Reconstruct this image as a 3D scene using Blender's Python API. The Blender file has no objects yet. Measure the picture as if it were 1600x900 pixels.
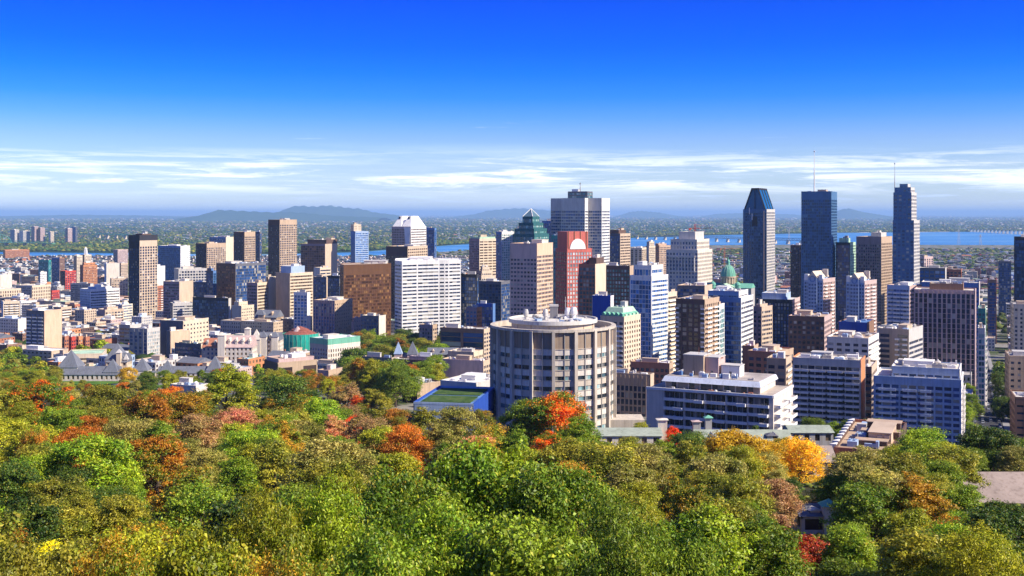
import bpy, math, random
import numpy as np
from mathutils import Vector, Matrix
random.seed(7); RNG = np.random.default_rng(11)
R = math.radians
scene = bpy.context.scene
COL = scene.collection
# ------------------------------------------------------------------ camera
F = 1800.0; HZ = 334.0; CZ = 200.0           # focal length in photo pixels, horizon row, eye height
cam_d = bpy.data.cameras.new("camera"); cam = bpy.data.objects.new("camera", cam_d); COL.objects.link(cam)
scene.camera = cam
cam.location = (0, 0, CZ); cam.rotation_euler = (R(90), 0, 0)
cam_d.sensor_width = 36.0; cam_d.lens = 36.0 * F / 1600.0
cam_d.shift_y = -(450 - HZ) / 1600.0
cam_d.clip_start = 1.0; cam_d.clip_end = 400000.0
# ------------------------------------------------------------------ light
SUN = Vector((0.93, -0.37, 0)).normalized(); SUN_EL = R(38)
sdir = Vector((SUN.x * math.cos(SUN_EL), SUN.y * math.cos(SUN_EL), math.sin(SUN_EL)))
sd = bpy.data.lights.new("sun", 'SUN'); sun = bpy.data.objects.new("sun", sd); COL.objects.link(sun)
sd.energy = 3.95; sd.angle = R(0.5); sd.color = (1.0, 0.9, 0.74)
sun.rotation_euler = sdir.to_track_quat('Z', 'Y').to_euler()
scene.view_settings.view_transform = 'Standard'; scene.view_settings.look = 'None'
scene.view_settings.exposure = 1.05; scene.view_settings.gamma = 1.0
w = bpy.data.worlds.new("World"); scene.world = w; w.use_nodes = True
nt = w.node_tree; N = nt.nodes; L = nt.links; N.clear()
def nn(tree, t, **kw):
    n = tree.nodes.new(t)
    for k, v in kw.items(): setattr(n, k, v)
    return n
def ramp(tree, stops, interp='LINEAR'):
    n = tree.nodes.new('ShaderNodeValToRGB'); cr = n.color_ramp; cr.interpolation = interp
    while len(cr.elements) < len(stops): cr.elements.new(0.5)
    for e, (p, c) in zip(cr.elements, stops):
        e.position = p; e.color = (*c, 1) if len(c) == 3 else c
    return n
out = nn(nt, 'ShaderNodeOutputWorld'); bg = nn(nt, 'ShaderNodeBackground'); bg.inputs[1].default_value = 0.105
sky = nn(nt, 'ShaderNodeTexSky', sky_type='NISHITA', sun_disc=False)
sky.sun_elevation = SUN_EL; sky.sun_rotation = math.atan2(SUN.x, SUN.y); sky.altitude = 200
sky.air_density = 1.0; sky.dust_density = 0.6; sky.ozone_density = 2.0
tc = nn(nt, 'ShaderNodeTexCoord'); sx = nn(nt, 'ShaderNodeSeparateXYZ'); L.new(tc.outputs['Generated'], sx.inputs[0])
zr = nn(nt, 'ShaderNodeMath', operation='MULTIPLY'); zr.inputs[1].default_value = 4.0; L.new(sx.outputs[2], zr.inputs[0])   # 0..0.25 of sin(elevation) -> 0..1
SKYT = [(0.0, (.86, .96, 1.3)), (0.06, (.64, .76, 1.08)), (0.16, (.50, .60, .90)), (0.256, (.33, .47, .88)), (0.33, (.16, .375, .90)), (0.40, (.052, .295, .92)), (0.48, (.012, .232, .93)), (0.57, (.0, .175, .93)), (0.725, (.0, .125, .90)), (0.9, (.01, .13, .80)), (1.0, (.17, .28, .76))]  # last stop, above the view, made paler to fill shaded faces
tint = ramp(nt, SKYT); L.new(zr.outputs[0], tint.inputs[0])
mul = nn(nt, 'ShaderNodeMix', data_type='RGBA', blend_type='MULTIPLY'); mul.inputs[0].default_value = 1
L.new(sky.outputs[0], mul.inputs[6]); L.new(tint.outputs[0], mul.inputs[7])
# clouds: two layers of streaks low over the plain
def cloud_layer(scale, seed, detail, lo, hi, env, dist=0.0):
    mp = nn(nt, 'ShaderNodeMapping'); mp.inputs['Scale'].default_value = scale; mp.inputs['Location'].default_value = seed
    L.new(tc.outputs['Generated'], mp.inputs[0])
    no = nn(nt, 'ShaderNodeTexNoise'); no.inputs['Scale'].default_value = 1; no.inputs['Detail'].default_value = detail; no.inputs['Roughness'].default_value = .68
    no.inputs['Distortion'].default_value = dist; L.new(mp.outputs[0], no.inputs[0])
    mr = nn(nt, 'ShaderNodeMapRange', interpolation_type='SMOOTHSTEP'); mr.inputs[1].default_value = lo; mr.inputs[2].default_value = hi; L.new(no.outputs[0], mr.inputs[0])
    er = ramp(nt, env); L.new(zr.outputs[0], er.inputs[0])
    m = nn(nt, 'ShaderNodeMath', operation='MULTIPLY'); L.new(mr.outputs[0], m.inputs[0]); L.new(er.outputs[0], m.inputs[1])
    return m
g = lambda v: (v, v, v)
c1 = cloud_layer((6.5, 6.5, 100), (2.1, 4.0, 0.0), 12, .46, .62, [(0, g(0)), (.06, g(.0)), (.095, g(.8)), (.13, g(1.0)), (.16, g(.75)), (.19, g(.4)), (.225, g(.0)), (1, g(0))], .55)
c4 = cloud_layer((2.2, 2.2, 45), (5.1, 2.0, 1.0), 9, .46, .70, [(0, g(0)), (.02, g(.25)), (.09, g(.4)), (.14, g(.35)), (.2, g(.25)), (.25, g(.0)), (1, g(0))], .3)
c2 = cloud_layer((11, 11, 230), (7.3, 1.0, 3.0), 8, .54, .66, [(0, g(0)), (.03, g(.35)), (.075, g(.8)), (.12, g(.55)), (.15, g(0)), (1, g(0))])
c3 = cloud_layer((5, 5, 90), (3.3, 9.0, 5.0), 6, .60, .74, [(0, g(0)), (.22, g(0)), (.26, g(.35)), (.31, g(.25)), (.36, g(0)), (1, g(0))])
def mixc(a, fac, col):
    m = nn(nt, 'ShaderNodeMix', data_type='RGBA'); L.new(fac, m.inputs[0]); L.new(a, m.inputs[6]); m.inputs[7].default_value = (*col, 1); return m.outputs[2]
s = mixc(mul.outputs[2], c4.outputs[0], (5.8, 6.3, 7.2))
s = mixc(s, c1.outputs[0], (6.7, 6.9, 7.3))
s = mixc(s, c2.outputs[0], (4.3, 5.2, 7.0))
s = mixc(s, c3.outputs[0], (8.0, 8.4, 9.2))
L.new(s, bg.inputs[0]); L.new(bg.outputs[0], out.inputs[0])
# ------------------------------------------------------------------ helpers
def tag(o, label=None, cat=None, group=None, kind=None):
    if label: o['label'] = label
    if cat: o['category'] = cat
    if group: o['group'] = group
    if kind: o['kind'] = kind
    return o
def empty(name, loc, rz=0):
    o = bpy.data.objects.new(name, None); COL.objects.link(o); o.location = loc; o.rotation_euler = (0, 0, rz)
    o.empty_display_size = 1; return o
class MB:
    """collects polygons, then links them as one mesh object"""
    def __init__(s): s.v = []; s.f = []; s.uv = {}; s.m = []
    def poly(s, pts, uv=None, m=0):
        i = len(s.v); s.v += [tuple(p) for p in pts]; s.f.append(tuple(range(i, i + len(pts)))); s.m.append(m)
        if uv: s.uv[len(s.f) - 1] = uv
    def hexa(s, b, t, m=0, skip=()):
        """b, t: four bottom / top points counter-clockwise seen from above"""
        i = len(s.v); s.v += [tuple(p) for p in b] + [tuple(p) for p in t]
        fs = [(3, 2, 1, 0), (4, 5, 6, 7), (0, 1, 5, 4), (1, 2, 6, 5), (2, 3, 7, 6), (3, 0, 4, 7)]
        for k, q in enumerate(fs):
            if k in skip: continue
            s.f.append(tuple(i + a for a in q)); s.m.append(m)
    def box(s, x0, x1, y0, y1, z0, z1, m=0, skip=()):
        s.hexa([(x0, y0, z0), (x1, y0, z0), (x1, y1, z0), (x0, y1, z0)], [(x0, y0, z1), (x1, y0, z1), (x1, y1, z1), (x0, y1, z1)], m, skip)
    def slab(s, p0, p1, a, b, z0, z1, o0, o1, m=0, skip=()):
        """box along the plan line p0->p1 between distances a and b, from offset o0 to o1 outward"""
        dx, dy = p1[0] - p0[0], p1[1] - p0[1]; l = math.hypot(dx, dy) or 1; dx /= l; dy /= l; nx, ny = dy, -dx
        q = lambda t, o, z: (p0[0] + dx * t + nx * o, p0[1] + dy * t + ny * o, z)
        s.hexa([q(a, o1, z0), q(b, o1, z0), q(b, o0, z0), q(a, o0, z0)], [q(a, o1, z1), q(b, o1, z1), q(b, o0, z1), q(a, o0, z1)], m, skip)
    def tube(s, p, q, r0, r1, n=6, m=0, cap=True):
        p = Vector(p); q = Vector(q); d = (q - p).normalized(); a = d.orthogonal().normalized(); b = d.cross(a)
        A = [p + (a * math.cos(t) + b * math.sin(t)) * r0 for t in [2 * math.pi * k / n for k in range(n)]]
        B_ = [q + (a * math.cos(t) + b * math.sin(t)) * r1 for t in [2 * math.pi * k / n for k in range(n)]]
        i = len(s.v); s.v += [tuple(x) for x in A + B_]
        for k in range(n): s.f.append((i + k, i + (k + 1) % n, i + n + (k + 1) % n, i + n + k)); s.m.append(m)
        if cap: s.f.append(tuple(i + n + k for k in range(n))); s.m.append(m)
    def lathe(s, cx, cy, prof, n=24, m=0, a0=0.0, a1=2 * math.pi, close=True):
        i = len(s.v); k = n if close else n + 1
        for (r, z) in prof:
            for j in range(k):
                t = a0 + (a1 - a0) * j / n; s.v.append((cx + r * math.cos(t), cy + r * math.sin(t), z))
        for a in range(len(prof) - 1):
            for j in range(n):
                j2 = (j + 1) % k; s.f.append((i + a * k + j, i + a * k + j2, i + (a + 1) * k + j2, i + (a + 1) * k + j)); s.m.append(m)
    def pyramid(s, x0, x1, y0, y1, z0, z1, m=0, rx=0, ry=0):
        """hip roof: ridge half lengths rx, ry (0 = point)"""
        cx, cy = (x0 + x1) / 2, (y0 + y1) / 2
        s.hexa([(x0, y0, z0), (x1, y0, z0), (x1, y1, z0), (x0, y1, z0)], [(cx - rx - .01, cy - ry - .01, z1), (cx + rx + .01, cy - ry - .01, z1), (cx + rx + .01, cy + ry + .01, z1), (cx - rx - .01, cy + ry + .01, z1)], m)
    def gable(s, x0, x1, y0, y1, z0, z1, axis='x', m=0):
        if axis == 'x':
            c = (y0 + y1) / 2; s.hexa([(x0, y0, z0), (x1, y0, z0), (x1, y1, z0), (x0, y1, z0)], [(x0, c - .01, z1), (x1, c - .01, z1), (x1, c + .01, z1), (x0, c + .01, z1)], m)
        else:
            c = (x0 + x1) / 2; s.hexa([(x0, y0, z0), (x1, y0, z0), (x1, y1, z0), (x0, y1, z0)], [(c - .01, y0, z1), (c + .01, y0, z1), (c + .01, y1, z1), (c - .01, y1, z1)], m)
    def mesh(s, name, mats):
        me = bpy.data.meshes.new(name); me.from_pydata(s.v, [], s.f)
        for mt in (mats if isinstance(mats, (list, tuple)) else [mats]): me.materials.append(mt)
        if any(s.m): me.polygons.foreach_set('material_index', s.m)
        if s.uv:
            ul = me.uv_layers.new(name='uv')
            for p in me.polygons:
                u = s.uv.get(p.index)
                if u:
                    for li, q in zip(p.loop_indices, u): ul.data[li].uv = q
        return me
    def build(s, name, mats, parent=None, loc=None, label=None, kind=None, smooth=False):
        if not s.f: return None
        me = s.mesh(name, mats)
        if smooth: me.shade_smooth() if hasattr(me, 'shade_smooth') else None
        o = bpy.data.objects.new(name, me); COL.objects.link(o)
        if parent: o.parent = parent
        if loc: o.location = loc
        if label: o['label'] = label
        if kind: o['kind'] = kind
        return o
# ------------------------------------------------------------------ materials
MATS = {}
def newmat(key):
    m = bpy.data.materials.new(key); m.use_nodes = True; t = m.node_tree; b = t.nodes['Principled BSDF']; return m, t, b
def wallm(c, rough=.85, var=.18, scale=.25, metal=0.0, bump=True):
    key = ('w', tuple(round(x, 3) for x in c), rough, var, scale, metal)
    if key in MATS: return MATS[key]
    m, t, b = newmat('wall_surface'); MATS[key] = m
    co = nn(t, 'ShaderNodeTexCoord'); mp = nn(t, 'ShaderNodeMapping'); mp.inputs['Scale'].default_value = (1, 1, .35)
    t.links.new(co.outputs['Object'], mp.inputs[0])
    no = nn(t, 'ShaderNodeTexNoise'); no.inputs['Scale'].default_value = scale; no.inputs['Detail'].default_value = 6; no.inputs['Roughness'].default_value = .65
    t.links.new(mp.outputs[0], no.inputs[0])
    oi = nn(t, 'ShaderNodeObjectInfo')
    r = ramp(t, [(.25, tuple(x * (1 - var) for x in c)), (.75, tuple(min(1, x * (1 + var * .6)) for x in c))]); t.links.new(no.outputs[0], r.inputs[0])
    m2 = nn(t, 'ShaderNodeMapping'); m2.inputs['Scale'].default_value = (1.1, 1.1, .05); t.links.new(co.outputs['Object'], m2.inputs[0]); n2 = nn(t, 'ShaderNodeTexNoise'); n2.inputs['Scale'].default_value = 1; n2.inputs['Detail'].default_value = 4; t.links.new(m2.outputs[0], n2.inputs[0])
    r2 = ramp(t, [(.3, (.74, .72, .70)), (.5, (1, 1, 1))]); t.links.new(n2.outputs[0], r2.inputs[0]); mm_ = nn(t, 'ShaderNodeMix', data_type='RGBA', blend_type='MULTIPLY'); mm_.inputs[0].default_value = min(1, var * 4); t.links.new(r.outputs[0], mm_.inputs[6]); t.links.new(r2.outputs[0], mm_.inputs[7])
    t.links.new(mm_.outputs[2], b.inputs['Base Color'])
    b.inputs['Roughness'].default_value = rough; b.inputs['Metallic'].default_value = metal
    b.inputs['Specular IOR Level'].default_value = .25
    return m
def glassm(c=(.02, .04, .09), blind=(.45, .43, .38), frac=.18, metal=.0, rough=.12, spec=.7):
    key = ('g', c, blind, frac, metal, rough)
    if key in MATS: return MATS[key]
    m, t, b = newmat('window_glass'); MATS[key] = m
    uv = nn(t, 'ShaderNodeUVMap'); uv.uv_map = 'uv'
    fl = nn(t, 'ShaderNodeVectorMath', operation='FLOOR'); t.links.new(uv.outputs[0], fl.inputs[0])
    oi = nn(t, 'ShaderNodeObjectInfo'); ad = nn(t, 'ShaderNodeVectorMath', operation='ADD'); t.links.new(fl.outputs[0], ad.inputs[0])
    ml = nn(t, 'ShaderNodeMath', operation='MULTIPLY'); ml.inputs[1].default_value = 97.3; t.links.new(oi.outputs['Random'], ml.inputs[0]); t.links.new(ml.outputs[0], ad.inputs[1])
    wn = nn(t, 'ShaderNodeTexWhiteNoise', noise_dimensions='2D'); t.links.new(ad.outputs[0], wn.inputs[0])
    lo = tuple(x * .55 for x in c); hi = tuple(x * 1.7 + .005 for x in c)
    r = ramp(t, [(0, lo), (1 - frac - .02, hi), (1 - frac, tuple(x * .45 for x in blind)), (1, blind)])
    t.links.new(wn.outputs['Value'], r.inputs[0]); t.links.new(r.outputs[0], b.inputs['Base Color'])
    rr = nn(t, 'ShaderNodeMapRange'); rr.inputs[1].default_value = 0; rr.inputs[2].default_value = 1; rr.inputs[3].default_value = rough; rr.inputs[4].default_value = rough + .22
    t.links.new(wn.outputs['Value'], rr.inputs[0]); t.links.new(rr.outputs[0], b.inputs['Roughness'])
    b.inputs['Metallic'].default_value = metal; b.inputs['Specular IOR Level'].default_value = spec
    return m
def roofm(c, rough=.9):
    key = ('r', c, rough)
    if key in MATS: return MATS[key]
    m, t, b = newmat('roof_surface'); MATS[key] = m
    co = nn(t, 'ShaderNodeTexCoord'); no = nn(t, 'ShaderNodeTexNoise'); no.inputs['Scale'].default_value = .12; no.inputs['Detail'].default_value = 8; no.inputs['Roughness'].default_value = .7
    t.links.new(co.outputs['Object'], no.inputs[0])
    r = ramp(t, [(.3, tuple(x * .6 for x in c)), (.5, c), (.72, tuple(min(1, x * 1.25) for x in c))]); t.links.new(no.outputs[0], r.inputs[0])
    vo = nn(t, 'ShaderNodeTexVoronoi', distance='CHEBYCHEV'); vo.inputs['Scale'].default_value = .11; t.links.new(co.outputs['Object'], vo.inputs[0]); sv = nn(t, 'ShaderNodeSeparateXYZ'); t.links.new(vo.outputs['Color'], sv.inputs[0])
    rp = ramp(t, [(0, (.7, .68, .66)), (.45, (1, 1, 1)), (.8, (1.12, 1.1, 1.06))]); t.links.new(sv.outputs[0], rp.inputs[0]); mm_ = nn(t, 'ShaderNodeMix', data_type='RGBA', blend_type='MULTIPLY'); mm_.inputs[0].default_value = .75; t.links.new(r.outputs[0], mm_.inputs[6]); t.links.new(rp.outputs[0], mm_.inputs[7])
    t.links.new(mm_.outputs[2], b.inputs['Base Color']); b.inputs['Roughness'].default_value = rough; b.inputs['Specular IOR Level'].default_value = .2
    return m
CC = dict(white=(.80, .77, .72), offwhite=(.68, .61, .51), cream=(.66, .54, .39), beige=(.56, .43, .31), tan=(.48, .35, .24), peach=(.66, .46, .31), brown=(.26, .15, .10), dbrown=(.13, .08, .065),
          brick=(.42, .17, .10), orange=(.55, .24, .11), red=(.50, .07, .05), grey=(.37, .35, .33), lgrey=(.54, .51, .47), dgrey=(.14, .14, .16), black=(.035, .035, .045), pink=(.55, .40, .36),
          granite=(.50, .13, .10), mauve=(.30, .22, .24), blue=(.10, .20, .42), lblue=(.35, .45, .60), copper=(.16, .42, .30), pcopper=(.42, .60, .42), teal=(.05, .30, .26), slate=(.16, .17, .20), bronze=(.13, .06, .028), vblue=(.02, .07, .36), dteal=(.03, .12, .13), steel=(.07, .16, .30), sage=(.34, .38, .30), pslate=(.34, .27, .23))
GL = dict(navy=glassm((.012, .05, .16)), dark=glassm((.012, .022, .055), frac=.12), teal=glassm((.02, .10, .14), (.3, .45, .45), .2), sky=glassm((.02, .10, .30), (.35, .48, .65), .12, metal=.3), green=glassm((.12, .28, .26), (.5, .65, .6), .35, metal=.2),
          gold=glassm((.085, .033, .013), (.36, .17, .05), .22, metal=.3, rough=.2), brown=glassm((.05, .03, .025), (.30, .2, .12), .25), warm=glassm((.03, .03, .04), (.55, .45, .32), .4), deep=glassm((.006, .045, .13), (.08, .18, .28), .06, metal=.3),
          pale=glassm((.20, .26, .30), (.6, .62, .6), .5))
# ------------------------------------------------------------------ terrain
GP = [(-400, 205), (-60, 200), (0, 190), (30, 178), (60, 166), (130, 152), (200, 142), (300, 130), (400, 112), (500, 98), (560, 94), (700, 82), (800, 74), (900, 67), (1000, 60), (1500, 42), (2000, 28), (2800, 12), (3600, 5), (9e9, 4)]
GX, GZ = [a for a, b in GP], [b for a, b in GP]
def ground(x, y):
    z = float(np.interp(y, GX, GZ))
    if 250 < y < 900:
        bump = 12 * math.sin(math.pi * min(1, (y - 250) / 250) / 2) * (1 - max(0, (y - 650) / 250))
        z += bump * max(0, min(1, (-x - 20) / 110))
        z -= 9 * max(0, min(1, (x - 90) / 100)) * max(0, min(1, (y - 250) / 80)) * (1 - max(0, (y - 600) / 300))
    return z
def P3(px, py, d): return ((px - 800) / F * d, d, CZ - (py - HZ) / F * d)
def ZY(py, d): return CZ - (py - HZ) / F * d
def proj(x, y, z): return 800 + x / y * F, HZ + (CZ - z) / y * F
TH = R(23)
# ------------------------------------------------------------------ ground, river, far plain
def noise_ground(name, stops, scale, detail=8, spec=.1, stretch=(1, 1, 1), speck=None):
    m, t, b = newmat(name)
    g_ = nn(t, 'ShaderNodeNewGeometry'); mp = nn(t, 'ShaderNodeMapping'); mp.inputs['Scale'].default_value = stretch; t.links.new(g_.outputs['Position'], mp.inputs[0])
    no = nn(t, 'ShaderNodeTexNoise'); no.inputs['Scale'].default_value = scale; no.inputs['Detail'].default_value = detail; no.inputs['Roughness'].default_value = .72
    t.links.new(mp.outputs[0], no.inputs[0]); r = ramp(t, stops); t.links.new(no.outputs[0], r.inputs[0]); outc = r.outputs[0]
    if speck:
        for (vs, th, col) in speck:
            vo = nn(t, 'ShaderNodeTexVoronoi'); vo.inputs['Scale'].default_value = vs; t.links.new(mp.outputs[0], vo.inputs[0])
            n2 = nn(t, 'ShaderNodeTexNoise'); n2.inputs['Scale'].default_value = vs * .06; n2.inputs['Detail'].default_value = 3; t.links.new(mp.outputs[0], n2.inputs[0])
            sp = nn(t, 'ShaderNodeSeparateXYZ'); t.links.new(vo.outputs['Color'], sp.inputs[0])
            a = nn(t, 'ShaderNodeMath', operation='MULTIPLY'); t.links.new(sp.outputs[0], a.inputs[0]); t.links.new(n2.outputs[0], a.inputs[1])
            c_ = nn(t, 'ShaderNodeMath', operation='GREATER_THAN'); c_.inputs[1].default_value = th; t.links.new(a.outputs[0], c_.inputs[0])
            mx = nn(t, 'ShaderNodeMix', data_type='RGBA'); t.links.new(c_.outputs[0], mx.inputs[0]); t.links.new(outc, mx.inputs[6]); mx.inputs[7].default_value = (*col, 1); outc = mx.outputs[2]
    t.links.new(outc, b.inputs['Base Color']); b.inputs['Roughness'].default_value = .95; b.inputs['Specular IOR Level'].default_value = spec
    return m
M_forest = noise_ground('forest_floor', [(.3, (.02, .022, .01)), (.55, (.05, .05, .02)), (.75, (.10, .075, .035))], .15)
M_urban = noise_ground('urban_ground', [(.3, (.035, .06, .02)), (.45, (.07, .09, .035)), (.52, (.20, .19, .17)), (.68, (.32, .30, .27)), (.8, (.15, .15, .15))], .02, 6)
M_plain = noise_ground('plain', [(.3, (.012, .04, .03)), (.5, (.022, .055, .035)), (.62, (.05, .08, .045)), (.8, (.13, .13, .09))], .0011, 10, stretch=(1, .5, 1),
                       speck=[(.006, .50, (.20, .21, .17)), (.012, .49, (.38, .38, .36))])
m, t, b = newmat('river_water'); M_water = m
g_ = nn(t, 'ShaderNodeNewGeometry'); mp = nn(t, 'ShaderNodeMapping'); mp.inputs['Scale'].default_value = (.0006, .004, 1); t.links.new(g_.outputs['Position'], mp.inputs[0])
no = nn(t, 'ShaderNodeTexNoise'); no.inputs['Scale'].default_value = 1; no.inputs['Detail'].default_value = 5; t.links.new(mp.outputs[0], no.inputs[0])
r = ramp(t, [(.4, (.03, .17, .42)), (.58, (.07, .27, .54)), (.66, (.24, .44, .64))]); t.links.new(no.outputs[0], r.inputs[0]); t.links.new(r.outputs[0], b.inputs['Base Color'])
b.inputs['Roughness'].default_value = .45; b.inputs['Specular IOR Level'].default_value = .3
# hill side and upper town, regular grid
mb = MB(); xs = [-1200 + 24 * i for i in range(101)]; ys = [-400, -200, -60, -20, 0, 15, 30, 45, 60, 80, 105, 130, 165] + list(range(200, 901, 20))
for y in ys:
    for x in xs: mb.v.append((x, y, ground(x, y)))
nx = len(xs)
for j in range(len(ys) - 1):
    for i in range(nx - 1):
        mb.f.append((j * nx + i, j * nx + i + 1, (j + 1) * nx + i + 1, (j + 1) * nx + i)); mb.m.append(0 if ys[j] < 620 else 2 if xs[i] < -130 and 790 < ys[j] < 870  else 1)
M_lawn = noise_ground('lawn_grass', [(.35, (.04, .10, .015)), (.55, (.10, .20, .025)), (.72, (.16, .24, .04))], .08)
tag(mb.build('ground', [M_forest, M_urban, M_lawn]), kind='structure')
SH_X = [-1600, 0, 200, 400, 560, 735, 900, 1100, 1300, 1600, 3200]
near_py = [402, 401, 401, 402, 402, 392, 388, 384, 383, 384, 386]; far_py = [394, 394, 396, 398, 394, 381, 375, 368, 364, 361.5, 360]
def shore(k, tab): return (CZ) * F / (float(np.interp(800 + k * F, SH_X, tab)) - HZ)
KS = [-4 / 3 + 8 / 3 * i / 96 for i in range(97)]
def fan(name, mat, rows, kind='structure'):
    mb = MB(); n = len(KS)
    for row in rows:
        for k in KS:
            y, z = row(k); mb.v.append((k * y, y, z))
    for j in range(len(rows) - 1):
        for i in range(n - 1): mb.f.append((j * n + i, j * n + i + 1, (j + 1) * n + i + 1, (j + 1) * n + i)); mb.m.append(0)
    return tag(mb.build(name, mat), kind=kind)
rows = [(lambda k, y=y: (y, float(np.interp(y, GX, GZ)))) for y in (900, 1000, 1500, 2000, 2800, 3600, 4400)]
rows += [lambda k: (shore(k, near_py) - 12, 4.0), lambda k: (shore(k, near_py), -1.0)]
fan('town_ground', M_urban, rows)
fan('river', M_water, [lambda k: (4300, 0.0), lambda k: (14500, 0.0)])
rows = [lambda k: (shore(k, far_py), -1.0), lambda k: (shore(k, far_py) + 30, 3.0)] + [(lambda k, y=y: (y, 3.0)) for y in (15000, 22000, 40000, 80000, 160000)]
fan('plain', M_plain, rows)
# hills on the horizon
M_hill = noise_ground('hill_forest', [(.35, (.03, .07, .04)), (.65, (.06, .10, .05))], .0008)
def hill(name, D, prof, depth):
    mb = MB(); n = len(prof); rws = [(-.5, 0), (-.3, .45), (-.12, .85), (0, 1), (.15, .8), (.5, 0)]
    xs2 = np.linspace(prof[0][0], prof[-1][0], 60); hh = np.interp(xs2, [p[0] for p in prof], [p[1] for p in prof])
    for (fr, s_) in rws:
        for i, (px, py) in enumerate(zip(xs2, hh)):
            z = (HZ - py) / F * D + CZ; jag = 1 + .05 * math.sin(i * 1.7 + fr * 9)
            mb.v.append(((px - 800) / F * D, D + fr * depth, max(0, z * s_ * jag)))
    n = 60
    for j in range(len(rws) - 1):
        for i in range(n - 1): mb.f.append((j * n + i, j * n + i + 1, (j + 1) * n + i + 1, (j + 1) * n + i)); mb.m.append(0)
    tag(mb.build(name, M_hill, smooth=True), kind='structure')
hill('hill', 32000, [(300, 339), (322, 335), (335, 330), (343, 328), (365, 329), (395, 330.5), (425, 332), (450, 331), (480, 333), (520, 337), (600, 340)], 5000)
hill('hill', 42000, [(415, 340), (440, 332), (455, 323), (468, 321.5), (490, 323), (512, 321), (530, 323), (548, 325.5), (562, 326), (585, 332), (620, 336), (640, 339)], 7000)
hill('hill', 56000, [(700, 340), (745, 334), (760, 329.5), (785, 327), (810, 325.5), (835, 326.5), (870, 330), (910, 334), (930, 338)], 8000)
hill('hill', 60000, [(960, 339), (985, 331), (1000, 329.5), (1030, 332), (1050, 336), (1070, 339)], 8000)
hill('hill', 48000, [(1285, 340), (1302, 333), (1318, 327), (1326, 326), (1345, 331), (1370, 335), (1390, 339)], 6000)
hill('hill', 50000, [(-80, 340), (40, 337), (120, 335.5), (220, 336.5), (300, 339)], 6000)
hill('hill', 62000, [(1090, 340), (1120, 334), (1160, 333), (1240, 335), (1270, 339)], 6000)
# haze: one box of pale air
mh = bpy.data.materials.new('haze_air'); mh.use_nodes = True; t = mh.node_tree; t.nodes.clear()
ov = nn(t, 'ShaderNodeOutputMaterial'); pv = nn(t, 'ShaderNodeVolumePrincipled'); pv.inputs['Density'].default_value = HAZE = 2.6e-5
pv.inputs['Color'].default_value = (.40, .66, 1.0, 1); pv.inputs['Anisotropy'].default_value = .0; t.links.new(pv.outputs[0], ov.inputs['Volume'])
mb = MB(); mb.box(-230000, 230000, -3000, 170000, -4, 520)
hz = mb.build('haze', mh, kind='stuff')
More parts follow.
